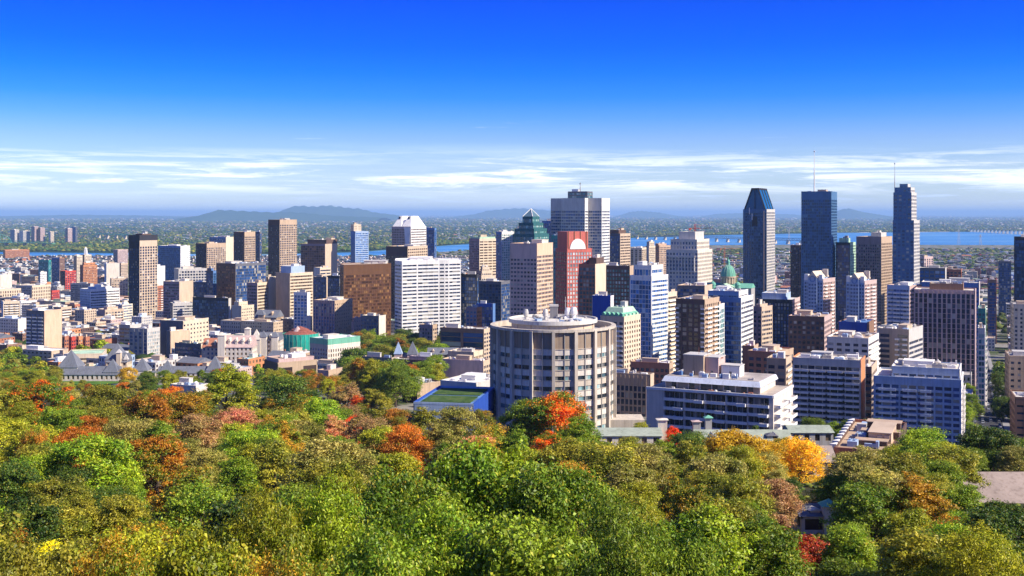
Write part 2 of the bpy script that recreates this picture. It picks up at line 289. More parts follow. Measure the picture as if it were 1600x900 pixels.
# ------------------------------------------------------------------ building engine
FOOT = []      # footprints of hand-placed buildings (cx, cy, hx, hy, rot)
RECTS = []     # what hides what: (x0, x1, ytop, ybase, D)
LANDMARKS = [] # (short phrase, px, py, D)
def St(kind='grid', wall='beige', gl='dark', fh=3.7, bw=3.2, sp=.45, pr=.35, d=.3, top=3.0, base=0, out=.0, bal=None):
    return dict(kind=kind, wall=wall, gl=gl, fh=fh, bw=bw, sp=sp, pr=pr, d=d, top=top, base=base, out=out, bal=bal)
def wc(n): return wallm(CC[n] if isinstance(n, str) else n)
def facade(W, G, BL, p0, p1, z0, z1, st, mi, gi, simple=False):
    """wall strips in W, panes in G, balconies in BL for the face p0->p1 (outside on its right)"""
    L_ = math.hypot(p1[0] - p0[0], p1[1] - p0[1]); H_ = z1 - z0
    if L_ < .5 or H_ < .5: return
    k = st['kind']
    if k == 'blank':
        W.slab(p0, p1, 0, L_, z0, z1, -.5, 0, mi, skip=(0,)); return
    d = st['d']; fh = st['fh']; nb = max(1, round(L_ / st['bw'])); bw = L_ / nb
    zt = z1 - st['top']; nf = max(1, round((zt - z0) / fh)); fh = (zt - z0) / nf
    dx, dy = (p1[0] - p0[0]) / L_, (p1[1] - p0[1]) / L_; nx, ny = dy, -dx
    q = lambda t, z, o=-d: (p0[0] + dx * t + nx * o, p0[1] + dy * t + ny * o, z)
    e = min(d, L_ / 3)
    G.poly([q(e, z0), q(L_ - e, z0), q(L_ - e, zt + .2), q(e, zt + .2)], [(0, 0), (nb, 0), (nb, nf), (0, nf)], gi)
    W.slab(p0, p1, 0, L_, zt, z1, -d - .1, 0, mi, skip=(0,))
    cw = min(.9, L_ * .12)
    if k in ('grid', 'band', 'fin', 'curtain', 'balc'):
        W.slab(p0, p1, 0, cw, z0, zt, -d - .1, .03, mi, skip=(0, 1)); W.slab(p0, p1, L_ - cw, L_, z0, zt, -d - .1, .03, mi, skip=(0, 1))
    sh = st['sp'] * fh; so = {'fin': -.12, 'balc': -.05}.get(k, 0)
    if sh > 0:
        for f in range(nf):
            W.slab(p0, p1, cw, L_ - cw, z0 + f * fh, z0 + f * fh + sh, -d - .1, so, mi, skip=(3, 5))
    pw = st['pr'] * bw; po = {'fin': .35, 'band': -.12, 'grid': .05, 'curtain': .05, 'balc': .0}[k] + st['out']
    if pw > 0:
        for i in range(1, nb):
            W.slab(p0, p1, i * bw - pw / 2, i * bw + pw / 2, z0, zt + (st['top'] if k == 'fin' else 0), -d - .1, po, mi, skip=(0, 4))
    if st['bal']:
        pat, depth, hh = st['bal']      # pattern: list of (start, end) fractions, slab depth, parapet height
        for f in range(0 if st['base'] == 0 else 1, nf):
            for (a, b) in pat:
                z = z0 + f * fh
                BL.slab(p0, p1, a * L_, b * L_, z - .18, z, .02, depth, 0, skip=(4,))
                BL.slab(p0, p1, a * L_, b * L_, z, z + hh, depth - .12, depth, 0)
                BL.slab(p0, p1, a * L_, a * L_ + .12, z, z + hh, .02, depth - .12, 0, skip=(3, 5)); BL.slab(p0, p1, b * L_ - .12, b * L_, z, z + hh, .02, depth - .12, 0, skip=(3, 5))
_unit = {}
def unit_mesh(kind, c):
    key = (kind, c)
    if key in _unit: return _unit[key]
    u = MB()
    if kind == 'ac':
        u.box(-.5, .5, -.5, .5, 0, .8); u.lathe(-.22, 0, [(.2, .8), (.2, 1), (.16, 1), (.15, .9), (.02, .9)], 8); u.lathe(.24, 0, [(.2, .8), (.2, 1), (.16, 1), (.15, .9), (.02, .9)], 8)
    elif kind == 'hut':
        u.box(-.5, .5, -.5, .5, 0, .92); u.box(-.53, .53, -.53, .53, .92, 1); u.box(-.12, .12, -.515, -.5, 0, .7); u.box(.2, .42, -.52, -.5, .4, .75)
    elif kind == 'tank':
        u.lathe(0, 0, [(.5, 0), (.5, .75), (.1, 1), (0, 1)], 12)
    elif kind == 'duct':
        u.box(-.5, .5, -.12, .12, .15, .6); u.box(-.45, -.35, -.1, .1, 0, .15); u.box(.35, .45, -.1, .1, 0, .15); u.box(.3, .5, -.3, .3, .3, 1)
    me = u.mesh('rooftop_unit', wallm(CC[c])); _unit[key] = me; return me
def add_units(root, poly_pts, z, n, rnd, big=False, col=None):
    xs_ = [p[0] for p in poly_pts]; ys_ = [p[1] for p in poly_pts]; w_, h_ = max(xs_) - min(xs_), max(ys_) - min(ys_)
    cx_, cy_ = (max(xs_) + min(xs_)) / 2, (max(ys_) + min(ys_)) / 2; placed = []
    for i in range(n):
        first = i == 0
        kind = 'hut' if first else rnd.choice(['ac', 'ac', 'duct', 'tank', 'hut'])
        sxx = rnd.uniform(.28, .45) * w_ if first else rnd.uniform(1.8, min(6, w_ * .25)); syy = rnd.uniform(.25, .4) * h_ if first else rnd.uniform(1.6, min(5, h_ * .25)); szz = rnd.uniform(2.8, 4.2) if first else rnd.uniform(.9, 2.6)
        for _ in range(12):
            x = cx_ + rnd.uniform(-.5, .5) * (w_ * .88 - sxx); y = cy_ + rnd.uniform(-.5, .5) * (h_ * .88 - syy)
            if all(abs(x - a) > (sxx + c_) / 2 + .3 or abs(y - b_) > (syy + d_) / 2 + .3 for a, b_, c_, d_ in placed): break
        else: continue
        placed.append((x, y, sxx, syy))
        o = bpy.data.objects.new('penthouse' if first else 'rooftop_unit', unit_mesh(kind, (col or rnd.choice(['lgrey', 'beige', 'white', 'offwhite'])) if first else rnd.choice(['white', 'lgrey', 'white', 'lblue', 'grey'])))
        COL.objects.link(o); o.parent = root; o.location = (x, y, z); o.scale = (sxx, syy, szz)
def polybody(root, pts, z0, z1, styles, roof='lgrey', parapet=1.0, units=3, rnd=random, suffix='', capcol=None, joined=False):
    """extruded plan (counter-clockwise local points) with one facade style per edge; returns nothing, parts go under root"""
    W, G, BL = MB(), MB(), MB(); mats = []; gm = []; n = len(pts)
    def mi(l, m):
        if m not in l: l.append(m)
        return l.index(m)
    for i in range(n):
        st = styles[i % len(styles)]
        if st is None: continue
        facade(W, G, BL, pts[i], pts[(i + 1) % n], z0, z1, st, mi(mats, wc(st['wall'])), mi(gm, GL[st['gl']]))
        pcol = mi(mats, wc(capcol or st['wall']))
        if parapet: W.slab(pts[i], pts[(i + 1) % n], 0, math.hypot(pts[(i + 1) % n][0] - pts[i][0], pts[(i + 1) % n][1] - pts[i][1]), z1, z1 + parapet, -.45, .06, pcol)
    W.build('wall', mats, root, kind='stuff'); 
    if G.f: G.build('window', gm, root, kind='stuff')
    if BL.f: BL.build('balcony', wc(next(s['bal_col'] if 'bal_col' in s else 'white' for s in styles if s and s['bal'])), root, kind='stuff')
    rf = MB(); rf.poly([(p[0], p[1], z1 + .12) for p in pts]); rf.build('roof', roofm(CC[roof] if isinstance(roof, str) else roof), root)
    if units: add_units(root, pts, z1 + .12, units, rnd)
def solve(x0, xc, x1, D, th=TH, b=None, a=None):
    """footprint of a box: near corner at image column xc and distance D, left face ends at x0, right face at x1"""
    X = (xc - 800) / F * D; k0, k1 = (x0 - 800) / F, (x1 - 800) / F; c, s_ = math.cos(th), math.sin(th)
    if a is None:
        a = (X - k0 * D) / (c + k0 * s_)
    if b is None:
        den = s_ - k1 * c
        b = (k1 * D - X) / den if den > .02 else a * .9
        b = max(6, min(b, max(a * 1.8, 30)))
    return X, a, b
def B(name, cat, label, x0, xc, x1, y, D, sf, ss, roof='lgrey', tiers=None, units=3, th=TH, a=None, b=None, group=None, par=1.0, short=None, ybase=None, z0=None):
    """box building; tiers = [(l, r, f, k, y)] insets (fractions of width / depth) of further blocks stacked on it"""
    if th == TH and a is None and b is None and D < 7000:      # turn the block until its plan is about as deep as wide
        for dg in range(23, 76):
            th = R(dg); X_ = (xc - 800) / F * D; k1 = (x1 - 800) / F; a_ = (X_ - (x0 - 800) / F * D) / (math.cos(th) + (x0 - 800) / F * math.sin(th)); den = math.sin(th) - k1 * math.cos(th)
            if den > .02 and (k1 * D - X_) / den <= max(1.5 * a_, 20): break
        else: th = TH
    X, a, b = solve(x0, xc, x1, D, th, b, a); c, s_ = math.cos(th), math.sin(th)
    cx, cy = X - a / 2 * c + b / 2 * s_, D + a / 2 * s_ + b / 2 * c
    corners = [(X, D), (X - a * c, D + a * s_), (X + b * s_, D + b * c), (X - a * c + b * s_, D + a * s_ + b * c)]
    gz = min(ground(*q) for q in corners) - 1.0 if z0 is None else z0
    root = empty(name, (cx, cy, gz), -th); tag(root, label, cat, group)
    hx, hy = a / 2, b / 2; rnd = random.Random(int(x0 * 7 + y * 13 + D))
    z1 = ZY(y, D) - gz; pts = [(-hx, -hy), (hx, -hy), (hx, hy), (-hx, hy)]
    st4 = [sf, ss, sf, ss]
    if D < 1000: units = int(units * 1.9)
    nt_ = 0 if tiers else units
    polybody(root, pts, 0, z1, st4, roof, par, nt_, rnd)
    zprev, box = z1, (-hx, hx, -hy, hy)
    for i, t_ in enumerate(tiers or []):
        l, r_, f, k, yy = t_[:5]; s4 = st4 if len(t_) < 6 else [t_[5]] * 4
        bx = (-hx + l * a, hx - r_ * a, -hy + f * b, hy - k * b); zz = ZY(yy, D) - gz
        p = [(bx[0], bx[2]), (bx[1], bx[2]), (bx[1], bx[3]), (bx[0], bx[3])]
        polybody(root, p, zprev + .15, zz, s4, roof, par * .6, units if i == len(tiers) - 1 else 0, rnd); zprev = zz
    FOOT.append((cx, cy, hx, hy, th)); ytop = min([y] + [t_[4] for t_ in tiers or []])
    RECTS.append((x0, x1, y, proj(X, D, gz)[1], D)); LANDMARKS.append((short or label, (x0 + x1) / 2, (y + proj(X, D, gz)[1]) / 2, D, x1 - x0))
    root['h'] = z1; root['hx'] = hx; root['hy'] = hy
    return root
def rbox(root, name, x0, x1, y0, y1, z0, z1, mat, **kw):
    m_ = MB(); m_.box(x0, x1, y0, y1, z0, z1); return m_.build(name, mat, root, **kw)
def mast(root, x, y, z0, z1, r=.6, col='white'):
    m_ = MB(); m_.tube((x, y, z0), (x, y, z0 + (z1 - z0) * .55), r, r * .7); m_.tube((x, y, z0 + (z1 - z0) * .55), (x, y, z1), r * .5, r * .25); m_.box(x - r, x + r, y - r, y + r, z1 - 3, z1 - 1.5)
    m_.build('antenna', wc(col), root)
# ------------------------------------------------------------------ hand-placed towers and blocks
g_ = lambda wall='beige', gl='dark', **k: St('grid', wall, gl, **k)
bd = lambda wall='white', gl='dark', **k: St('band', wall, gl, **{**dict(sp=.5, pr=.06), **k})
fn = lambda wall='grey', gl='dark', **k: St('fin', wall, gl, **{**dict(sp=.25, pr=.3), **k})
cu = lambda wall='dgrey', gl='navy', **k: St('curtain', wall, gl, **{**dict(sp=.14, pr=.08, d=.15, bw=2.6), **k})
bl = lambda wall='beige', **k: St('blank', wall, **k)
OT, AT, OB, AB = 'office_tower', 'apartment_tower', 'office_block', 'apartment_block'
tw = 'tower'; bk = 'building'
# far shore
for i, (x0, xc, x1, y, c1_, c2_, lb) in enumerate([
    (16, 23, 30, 359, 'lgrey', 'offwhite', 'grey slab tower at the start of the row across the river'), (30, 36, 48, 361, 'white', 'lgrey', 'white slab tower between grey and pink ones across the river'),
    (49, 54, 60, 354, 'pink', 'pink', 'slim tall pinkish tower across the river'), (59, 63, 75, 356, 'orange', 'pink', 'broad salmon coloured tower with balconies across the river'),
    (76, 79, 85, 362, 'white', 'cream', 'short cream tower ending the row across the river'), (102, 106, 117, 357, 'mauve', 'pink', 'purplish tower standing alone across the river'), (112, 118, 121, 354.5, 'blue', 'dgrey', 'dark blue slim tower behind the purplish one across the river')]):
    B('slab_tower', tw, lb, x0, xc, x1, y, 7600 + 120 * (i == 6), g_(c1_, bw=6, fh=5), g_(c2_, bw=6, fh=5), units=1, group='towers across the river', short='the towers across the river')
B(OB, bk, 'long orange-red brick warehouse by the river under the green bridge', 5, 8, 46, 391, 4850, g_('orange', bw=5), g_('orange', bw=5), roof='orange', units=1, th=R(60), short='the orange riverside warehouse')
B(OB, bk, 'purple-grey market hall with small dome near the river', 177, 184, 200, 390.5, 4300, g_('mauve'), g_('pink'), units=0, short='the domed riverside hall')
B(AT, tw, 'twin cream slab with brown seam, first of the pair', 115, 120, 129, 400, 3000, bl('tan'), g_('cream', bw=4), units=2, short='the cream twin slabs')
B(AT, tw, 'twin cream slab behind its partner and slightly higher', 128, 132, 143, 398.5, 3060, bl('brown'), g_('cream', bw=4), units=2, short='the cream twin slabs')
B(AB, bk, 'orange brick stepped block before the twin cream slabs', 125, 130, 152, 415, 2600, g_('brick'), g_('orange'), tiers=[(.3, .2, .1, .1, 411)], short='the orange stepped block')
B(OB, bk, 'dark navy block left of the twin cream slabs', 81, 93, 101, 403, 2900, cu('blue'), g_('brown'), short='the navy block by the twin slabs')
B(OB, bk, 'dark teal glass block with flat roof in the old town', 60, 76, 80, 407, 2850, cu('teal', 'teal'), cu('teal', 'teal'), short='the dark teal block')
B(OB, bk, 'bright white low block below the riverside hall', 163, 166, 187, 412, 2700, bl('lblue'), bl('offwhite'), short='the bright white low block')
B(OB, bk, 'cream narrow block next to the dark striped tower', 187, 189, 200, 412, 2650, g_('brown'), g_('beige'), short='the narrow cream block')
B(OB, bk, 'long low tan block with rows of square windows', 172, 174, 200, 436, 2300, g_('tan'), g_('beige', bw=5, sp=.5), short='the long low tan block')
B(OB, bk, 'dark red brick block beside the tree patch', 94, 102, 119, 424, 2450, g_('dbrown'), g_('red', bw=5), short='the dark red block')
B(OB, bk, 'white gridded block with blue shaded side', 61, 63, 73, 426, 2350, g_('lblue'), g_('white', bw=3.5), short='the white gridded block')  # blue of the shaded side is painted into its wall colour
B(OB, bk, 'long grey sloping-roofed hall behind the white balcony tower', 110, 141, 146, 444, 2150, bd('grey'), bl('lgrey'), roof='grey', short='the long grey hall')
B(OB, bk, 'cream university block with randomly scattered slot windows', 25, 50, 79, 447, 2180, g_('grey', bw=4, fh=5), g_('cream', 'brown', bw=4.2, fh=6, sp=.3, pr=.5), roof='lgrey', short='the slot-windowed cream block')
B(OB, bk, 'second cream block with scattered slot windows at the frame edge', -20, -8, 33, 453, 2080, g_('grey', bw=4, fh=5), g_('cream', 'brown', bw=4.2, fh=6, sp=.3, pr=.5), short='the second slot-windowed block')
B(OB, bk, 'white block with one large dark window at far edge', -6, 0, 19, 430, 2320, bl('dgrey'), bl('offwhite'), short='the white edge block')
B('brick_house', 'house', 'small bright red gabled house near the cream university block', 79, 81, 93, 455, 2060, g_('red'), g_('red'), roof='red', units=0, short='the bright red house')
B(OT, tw, 'tall dark tower with beige gridded side and black crown', 201, 218, 246, 376, 1700, fn('black', 'navy', bw=3, top=12), g_('beige', bw=4.6, fh=4, sp=.3, pr=.34, top=9), roof='dgrey', short='the tall dark-crowned tower', tiers=[(-.01, -.005, -.01, -.01, 368, bl('black')), (.3, .1, .2, .3, 366, bl('dbrown'))])
B(AT, tw, 'blue and white striped apartment tower beside the dark crowned tower', 222, 241, 258, 417, 1950, fn('lblue', bw=5, sp=.1), bl('white'), short='the blue and white striped tower')
B(AT, tw, 'white apartment tower with balcony bands and stepped top', 125, 141, 187, 453, 1750, g_('lblue', bw=3, pr=.4), bd('white', 'dark', fh=4, sp=.55, bal=([(.08, .3), (.4, .62), (.72, .94)], 1.4, 1.0)), tiers=[(.2, .05, .2, .25, 449.5)], short='the white balcony tower')
B(AT, tw, 'orange and beige brick apartment tower with balcony stacks', 224, 226, 241, 455, 1760, g_('brick'), g_('orange', bal=([(.1, .4)], 1.3, 1)), short='the orange brick tower')
B(AT, tw, 'dark red brick tower behind the orange one', 240, 243, 257, 448, 1790, g_('dbrown'), g_('brick', bal=([(.55, .9)], 1.3, 1)), short='the dark red brick tower')
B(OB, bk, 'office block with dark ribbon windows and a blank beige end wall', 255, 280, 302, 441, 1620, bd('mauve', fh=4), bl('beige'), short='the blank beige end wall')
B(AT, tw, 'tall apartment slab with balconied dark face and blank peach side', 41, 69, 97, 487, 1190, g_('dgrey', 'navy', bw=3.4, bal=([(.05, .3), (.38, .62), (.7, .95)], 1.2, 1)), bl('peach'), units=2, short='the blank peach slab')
B(AT, tw, 'cream banded apartment block behind the peach slab', 2, 5, 31, 472, 1700, g_('lblue'), bd('cream', fh=3.6, bal=([(.1, .28), (.4, .6), (.72, .9)], 1.2, 1)), short='the cream banded block')
B(AT, tw, 'white apartment block with horizontal bands behind the cream one', 30, 32, 58, 471, 1790, g_('lblue'), bd('white', fh=3.6), short='the white banded block')
B(AT, tw, 'beige apartment block with dark end and balcony rows', 84, 95, 112, 481, 1650, bl('dgrey'), bd('beige', fh=3.8, bal=([(.1, .9)], 1.1, 1)), short='the beige balcony-row block')
B(AT, tw, 'tan apartment block in front of the white balcony tower', 153, 164, 193, 485, 1640, bl('mauve'), g_('beige', bw=5, bal=([(.1, .3), (.6, .9)], 1.2, 1)), tiers=[(.3, .25, .2, .2, 481)], short='the tan block before the white tower')
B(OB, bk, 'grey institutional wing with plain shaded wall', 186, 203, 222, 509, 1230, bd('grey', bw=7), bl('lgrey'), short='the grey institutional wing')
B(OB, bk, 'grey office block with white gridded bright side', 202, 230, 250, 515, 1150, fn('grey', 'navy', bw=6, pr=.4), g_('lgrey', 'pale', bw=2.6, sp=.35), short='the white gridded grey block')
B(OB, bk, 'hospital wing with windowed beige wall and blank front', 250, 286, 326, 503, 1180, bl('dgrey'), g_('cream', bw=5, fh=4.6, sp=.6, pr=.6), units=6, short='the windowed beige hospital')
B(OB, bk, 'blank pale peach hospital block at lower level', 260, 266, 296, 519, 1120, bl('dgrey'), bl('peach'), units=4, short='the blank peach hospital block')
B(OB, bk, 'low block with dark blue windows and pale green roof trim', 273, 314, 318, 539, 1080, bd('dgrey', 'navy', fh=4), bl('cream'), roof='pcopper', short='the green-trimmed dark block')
B(OB, bk, 'wide dark glass block with sloping white roof edge', 301, 357, 361, 467, 1540, cu('black', 'deep', fh=4), bl('lgrey'), roof='offwhite', short='the wide dark glass block')
B(OB, bk, 'grey banded block joined to the wide dark glass block', 265, 270, 303, 475, 1570, cu('dgrey', 'navy'), bd('lgrey', 'dark'), short='the grey banded annex')
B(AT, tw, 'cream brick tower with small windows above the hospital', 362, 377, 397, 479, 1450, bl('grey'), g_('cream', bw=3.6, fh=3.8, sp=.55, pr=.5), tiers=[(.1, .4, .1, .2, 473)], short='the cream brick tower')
B(OB, bk, 'white low complex with cluttered roof near the green netting', 437, 462, 488, 500, 1400, g_('dgrey'), g_('offwhite'), units=8, short='the cluttered white complex')
B(OT, tw, 'grey finned tower with pale windowed side by the park', 489, 523, 551, 471, 1300, fn('mauve', 'navy', bw=3.4, pr=.35), g_('tan', 'dark', bw=4, fh=4, sp=.58, pr=.62), units=5, short='the grey finned tower')
B(OB, bk, 'stepped pale annex beside the grey finned tower', 549, 553, 573, 505, 1290, bl('mauve'), g_('pink', sp=.6, pr=.6), tiers=[(.05, .35, .1, .1, 498)], short='the stepped pale annex')
B(OB, bk, 'pale stone laboratory with green copper roof band', 484, 512, 563, 541, 1000, g_('grey', 'navy', bw=3.5, pr=.4), g_('offwhite', 'brown', bw=2.6, fh=3.8, sp=.35, pr=.55), roof='white', tiers=[(.0, .0, .0, .0, 531, bl('copper'))], short='the green-banded laboratory')
# second rank, left centre
B(OT, tw, 'teal and blue glass block with white patterned side', 247, 282, 297, 385, 2250, cu('blue', 'deep', fh=4), g_('white', 'teal', bw=5, sp=.6, pr=.5), short='the white patterned glass block')
B(OT, tw, 'short brown gridded tower of the brown complex', 306, 323, 353, 381, 2300, fn('dbrown', 'dark', bw=3.2, top=7), g_('tan', 'dark', bw=4.4, fh=4, sp=.34, pr=.36, top=8), short='the short brown tower')
B(OT, tw, 'cream tower peeking out behind the short brown tower', 327, 353, 366, 371, 2650, cu('blue', 'navy'), bl('cream'), short='the cream tower behind brown')
B(OT, tw, 'medium brown gridded tower with dark blue third face', 365, 382, 399, 363, 2100, fn('dbrown', 'dark', bw=3.2, top=7), g_('tan', 'dark', bw=4.2, fh=4, sp=.34, pr=.36, top=8), short='the medium brown tower')
B(OT, tw, 'narrow dark blue tower against the medium brown tower', 398, 406, 409, 363, 2160, cu('dgrey', 'navy'), cu('dgrey', 'navy'), short='the narrow dark blue tower')
B(OT, tw, 'tallest brown gridded tower of the brown complex', 419, 437, 464, 344, 2000, fn('dbrown', 'dark', bw=3.2, top=9), g_('tan', 'dark', bw=4.2, fh=4, sp=.34, pr=.36, top=8), short='the tallest brown tower')
B(OT, tw, 'dark reflective slab with orange glints and blank beige end', 470, 508, 527, 382, 2200, cu('mauve', 'gold', bw=5, fh=4.4), bl('beige'), tiers=[(.22, .0, .1, .0, 375, bl('dbrown'))], short='the orange glinting slab')
B(OT, tw, 'slim tower with cream strip and blue glass balconies', 548, 555, 576, 362, 2200, bl('blue'), bd('lblue', 'sky', fh=4), tiers=[(.0, .3, .0, .45, 351, g_('cream', bw=8, sp=.8))], short='the slim blue glass tower')
B(OB, bk, 'grey concrete block with square window grid', 272, 279, 323, 421, 1850, bl('cream'), g_('lgrey', 'dark', bw=4.5, fh=4.5, sp=.35, pr=.3), units=5, short='the grey concrete grid block')
B(OT, tw, 'narrow dark navy glass tower with stepped top', 322, 333, 338, 424, 1720, cu('dgrey', 'navy'), cu('blue', 'deep'), tiers=[(.1, .3, .1, .2, 420)], short='the narrow navy tower')
B(OB, bk, 'dark blue glass block under the concrete grid block', 302, 319, 323, 442, 1680, cu('dgrey', 'navy'), cu('dgrey', 'navy'), short='the dark blue glass block')
B(OT, tw, 'black and brown glass tower with white roof plant', 338, 368, 416, 413, 1650, g_('dbrown', 'gold', bw=4, sp=.3, pr=.2), cu('dgrey', 'navy', fh=4), units=7, short='the brown and navy glass tower')
B(OB, bk, 'grey block with lit cream ribbon bands', 386, 402, 418, 443, 1500, bd('mauve', fh=4), bd('cream', 'brown', fh=4, sp=.45), short='the ribbon-banded cream block')
B(OB, bk, 'narrow blank cream slab between two banded blocks', 416, 419, 433, 434, 1520, bl('brown'), bl('cream'), short='the narrow blank cream slab')
B(OT, tw, 'beige tower with bright ribbon windows and white-blue penthouse', 431, 453, 489, 428, 1500, bl('tan'), bd('cream', 'brown', fh=4.2, sp=.5), tiers=[(.2, .1, .1, .3, 417, bl('lblue'))], units=2, short='the ribbon-windowed beige tower')
B(OB, bk, 'small cream banded block behind the beige ribbon tower', 490, 500, 517, 419, 1950, bl('lgrey'), bd('cream', 'dark', fh=5), short='the small cream banded block')
B(OT, tw, 'plain dark blue tower beside the beige ribbon tower', 489, 510, 515, 434, 1700, cu('dgrey', 'navy'), bl('beige'), short='the plain dark blue tower')
B(OT, tw, 'very dark tower against the golden glass block', 512, 530, 534, 432, 1620, cu('black', 'navy'), cu('black', 'navy'), short='the very dark tower')
B(AT, tw, 'small white-framed blue glass tower', 459, 480, 485, 458, 1350, g_('white', 'sky', bw=5, sp=.2, pr=.2), bl('white'), units=3, short='the small white-framed tower')
B(OT, tw, 'deep blue tower behind the pointed white roof tower', 664, 679, 682, 357, 2050, cu('blue', 'navy', fh=4), cu('blue', 'navy'), short='the deep blue tower')
B(OT, tw, 'brown glass tower with cream end and tall arched windows', 603, 637, 668, 386, 1700, bd('dbrown', 'brown', fh=4.2, top=14), g_('beige', 'brown', bw=5.5, fh=4.2, sp=.5, pr=.3), short='the brown cream-ended tower')
B(OT, tw, 'dark navy glass tower behind the white banded tower', 716, 745, 748, 430, 1330, cu('black', 'navy'), cu('black', 'navy'), short='the navy tower behind the white bands')
B(OT, tw, 'dark green-blue glass tower with faint gold mullions', 745, 783, 797, 441, 1400, g_('dgrey', 'deep', bw=4, sp=.15, pr=.12), cu('dgrey', 'navy'), short='the gold-mullioned dark tower')
B(AB, bk, 'small brick tower with orange end and blue-tinted windows', 728, 745, 753, 482, 1150, g_('mauve', 'sky', bw=3.6), g_('orange'), short='the small orange-ended brick tower')  # mauve front and orange end paint one brick's shade and light
B(OB, bk, 'cobalt blue shadowed block below the dark glass tower', 744, 770, 774, 476, 1280, cu('vblue', 'navy'), bl('blue'), short='the cobalt shadowed block')  # cobalt of the shadow is put into the wall colour
B(OT, tw, 'cream ribbed tower with green flat roof', 733, 749, 776, 374, 1750, g_('mauve', 'dark', bw=3), bd('cream', 'brown', fh=4.2, sp=.5, pr=.16, bw=9), roof='copper', tiers=[(.05, .05, .05, .05, 371, bl('pcopper'))], short='the green-roofed cream tower')
B(OB, bk, 'stepped cream art deco block before the green-roofed tower', 744, 752, 775, 432, 1450, g_('tan'), g_('cream', bw=3, sp=.4), tiers=[(.15, .2, .1, .2, 424), (.3, .35, .2, .3, 418)], short='the stepped art deco block')
B(AT, tw, 'pale green glass apartment tower with balconies', 775, 784, 803, 363, 1600, cu('blue', 'navy'), g_('white', 'green', bw=3.6, fh=3.4, sp=.25, pr=.3, bal=([(.05, .3), (.6, .95)], 1.2, .9)), short='the pale green glass tower')
# centre
B(OT, tw, 'pinkish concrete tower with blank upper floors and dotted windows', 797, 839, 864, 382, 1100, g_('pink', 'dark', bw=3.4, fh=4, sp=.5, pr=.3, top=14), g_('peach', 'dark', bw=3.6, fh=4, sp=.42, pr=.25, top=11), units=6, roof='tan', short='the pinkish concrete tower')
B(OT, tw, 'dark navy tower half hidden behind the pyramid-topped tower', 847, 862, 867, 346, 1750, cu('blue', 'navy'), cu('dgrey', 'navy'), short='the half hidden navy tower')
B(OT, tw, 'teal rounded glass tower beside the red granite tower', 861, 872, 876, 369, 1350, cu('teal', 'teal'), cu('teal', 'teal'), short='the teal glass tower')
B(OT, tw, 'navy tower with cream ribbon side and black cap', 949, 969, 985, 366, 1700, cu('dgrey', 'navy'), bd('beige', 'brown', fh=4.2), tiers=[(.1, .2, .1, .2, 360, bl('dbrown'))], short='the cream ribbon side tower')
B(OB, bk, 'tan block with tall vertical stripes near the river', 985, 1003, 1010, 388, 2250, fn('cream', 'brown', bw=7, pr=.5), fn('cream', 'brown', bw=7), short='the tan striped block')
B(OB, bk, 'pale stepped office block near the long bridge', 1009, 1014, 1024, 385, 2350, bl('grey'), g_('cream'), tiers=[(.1, .1, .1, .1, 378)], short='the pale stepped block')
B(OB, bk, 'peach brick block near the long bridge', 1024, 1030, 1048, 384, 2300, g_('orange'), g_('peach'), tiers=[(.0, .2, .0, .3, 381)], short='the peach brick block')
B(OT, tw, 'brown and dark glass tower with cream side wall', 901, 930, 947, 414, 1180, g_('brown', 'teal', bw=3.4, fh=4, sp=.25, pr=.2), bl('cream'), tiers=[(.6, .0, .1, .2, 404, bl('dbrown'))], short='the brown and cream tower')
B(OT, tw, 'dark green gridded glass tower before the brown and cream one', 947, 984, 990, 417, 1130, g_('dbrown', 'green', bw=3, fh=3.8, sp=.35, pr=.35), bl('tan'), units=5, short='the dark green gridded tower')
B(OT, tw, 'blue glass tower with white mullions and white banded side', 984, 1018, 1044, 433, 900, cu('white', 'sky', fh=3.7, bw=2.6, sp=.12), bd('white', 'sky', fh=3.7, sp=.5), tiers=[(.1, .08, .1, .2, 416)], units=4, short='the white-mullioned blue tower')
B(AT, tw, 'cream balcony tower tucked behind the blue glass tower', 1040, 1043, 1058, 459, 960, bl('beige'), bd('cream', 'brown', bal=([(.1, .9)], 1.1, 1)), short='the tucked cream balcony tower')
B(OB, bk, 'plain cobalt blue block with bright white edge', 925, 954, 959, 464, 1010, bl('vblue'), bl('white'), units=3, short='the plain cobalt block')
B(OT, tw, 'dark band-windowed block with green roof huts before the grey stone tower', 1058, 1101, 1113, 448, 1230, bd('dgrey', 'navy', fh=3.8, sp=.3), bl('beige'), units=5, roof='tan', short='the dark band-windowed block')
B(AT, tw, 'brown balcony tower with dark glass front', 1056, 1101, 1124, 470, 850, g_('dbrown', 'warm', bw=4.5, fh=3.5, sp=.3, pr=.3, bal=([(.0, .12), (.88, 1.0)], 1.3, 1)), g_('tan', 'brown', bw=4, fh=3.5, bal=([(.1, .4), (.55, .95)], 1.4, 1)), units=6, short='the brown balcony tower')
B(OB, bk, 'pale aqua glass strip building behind the brown balcony tower', 1122, 1124, 1132, 478, 875, bl('teal'), cu('white', 'green'), units=1, short='the pale aqua strip')
B(OT, tw, 'office tower of navy glass bands with white framed side', 1104, 1158, 1177, 467, 900, bd('blue', 'navy', fh=3.8, sp=.28, pr=.1, bw=2), bd('white', 'dark', fh=3.8, sp=.48, bw=2.4), tiers=[(.0, .1, .1, .15, 457)], units=5, short='the navy glass band tower')
B(AB, bk, 'tan apartment block with shaded front beside the navy band tower', 1176, 1190, 1207, 481, 950, g_('mauve', 'dark', bw=5), bd('beige', 'dark', fh=3.6, pr=.15), tiers=[(.25, .3, .1, .2, 477)], short='the tan shaded-front block')  # front walled mauve to carry its shade
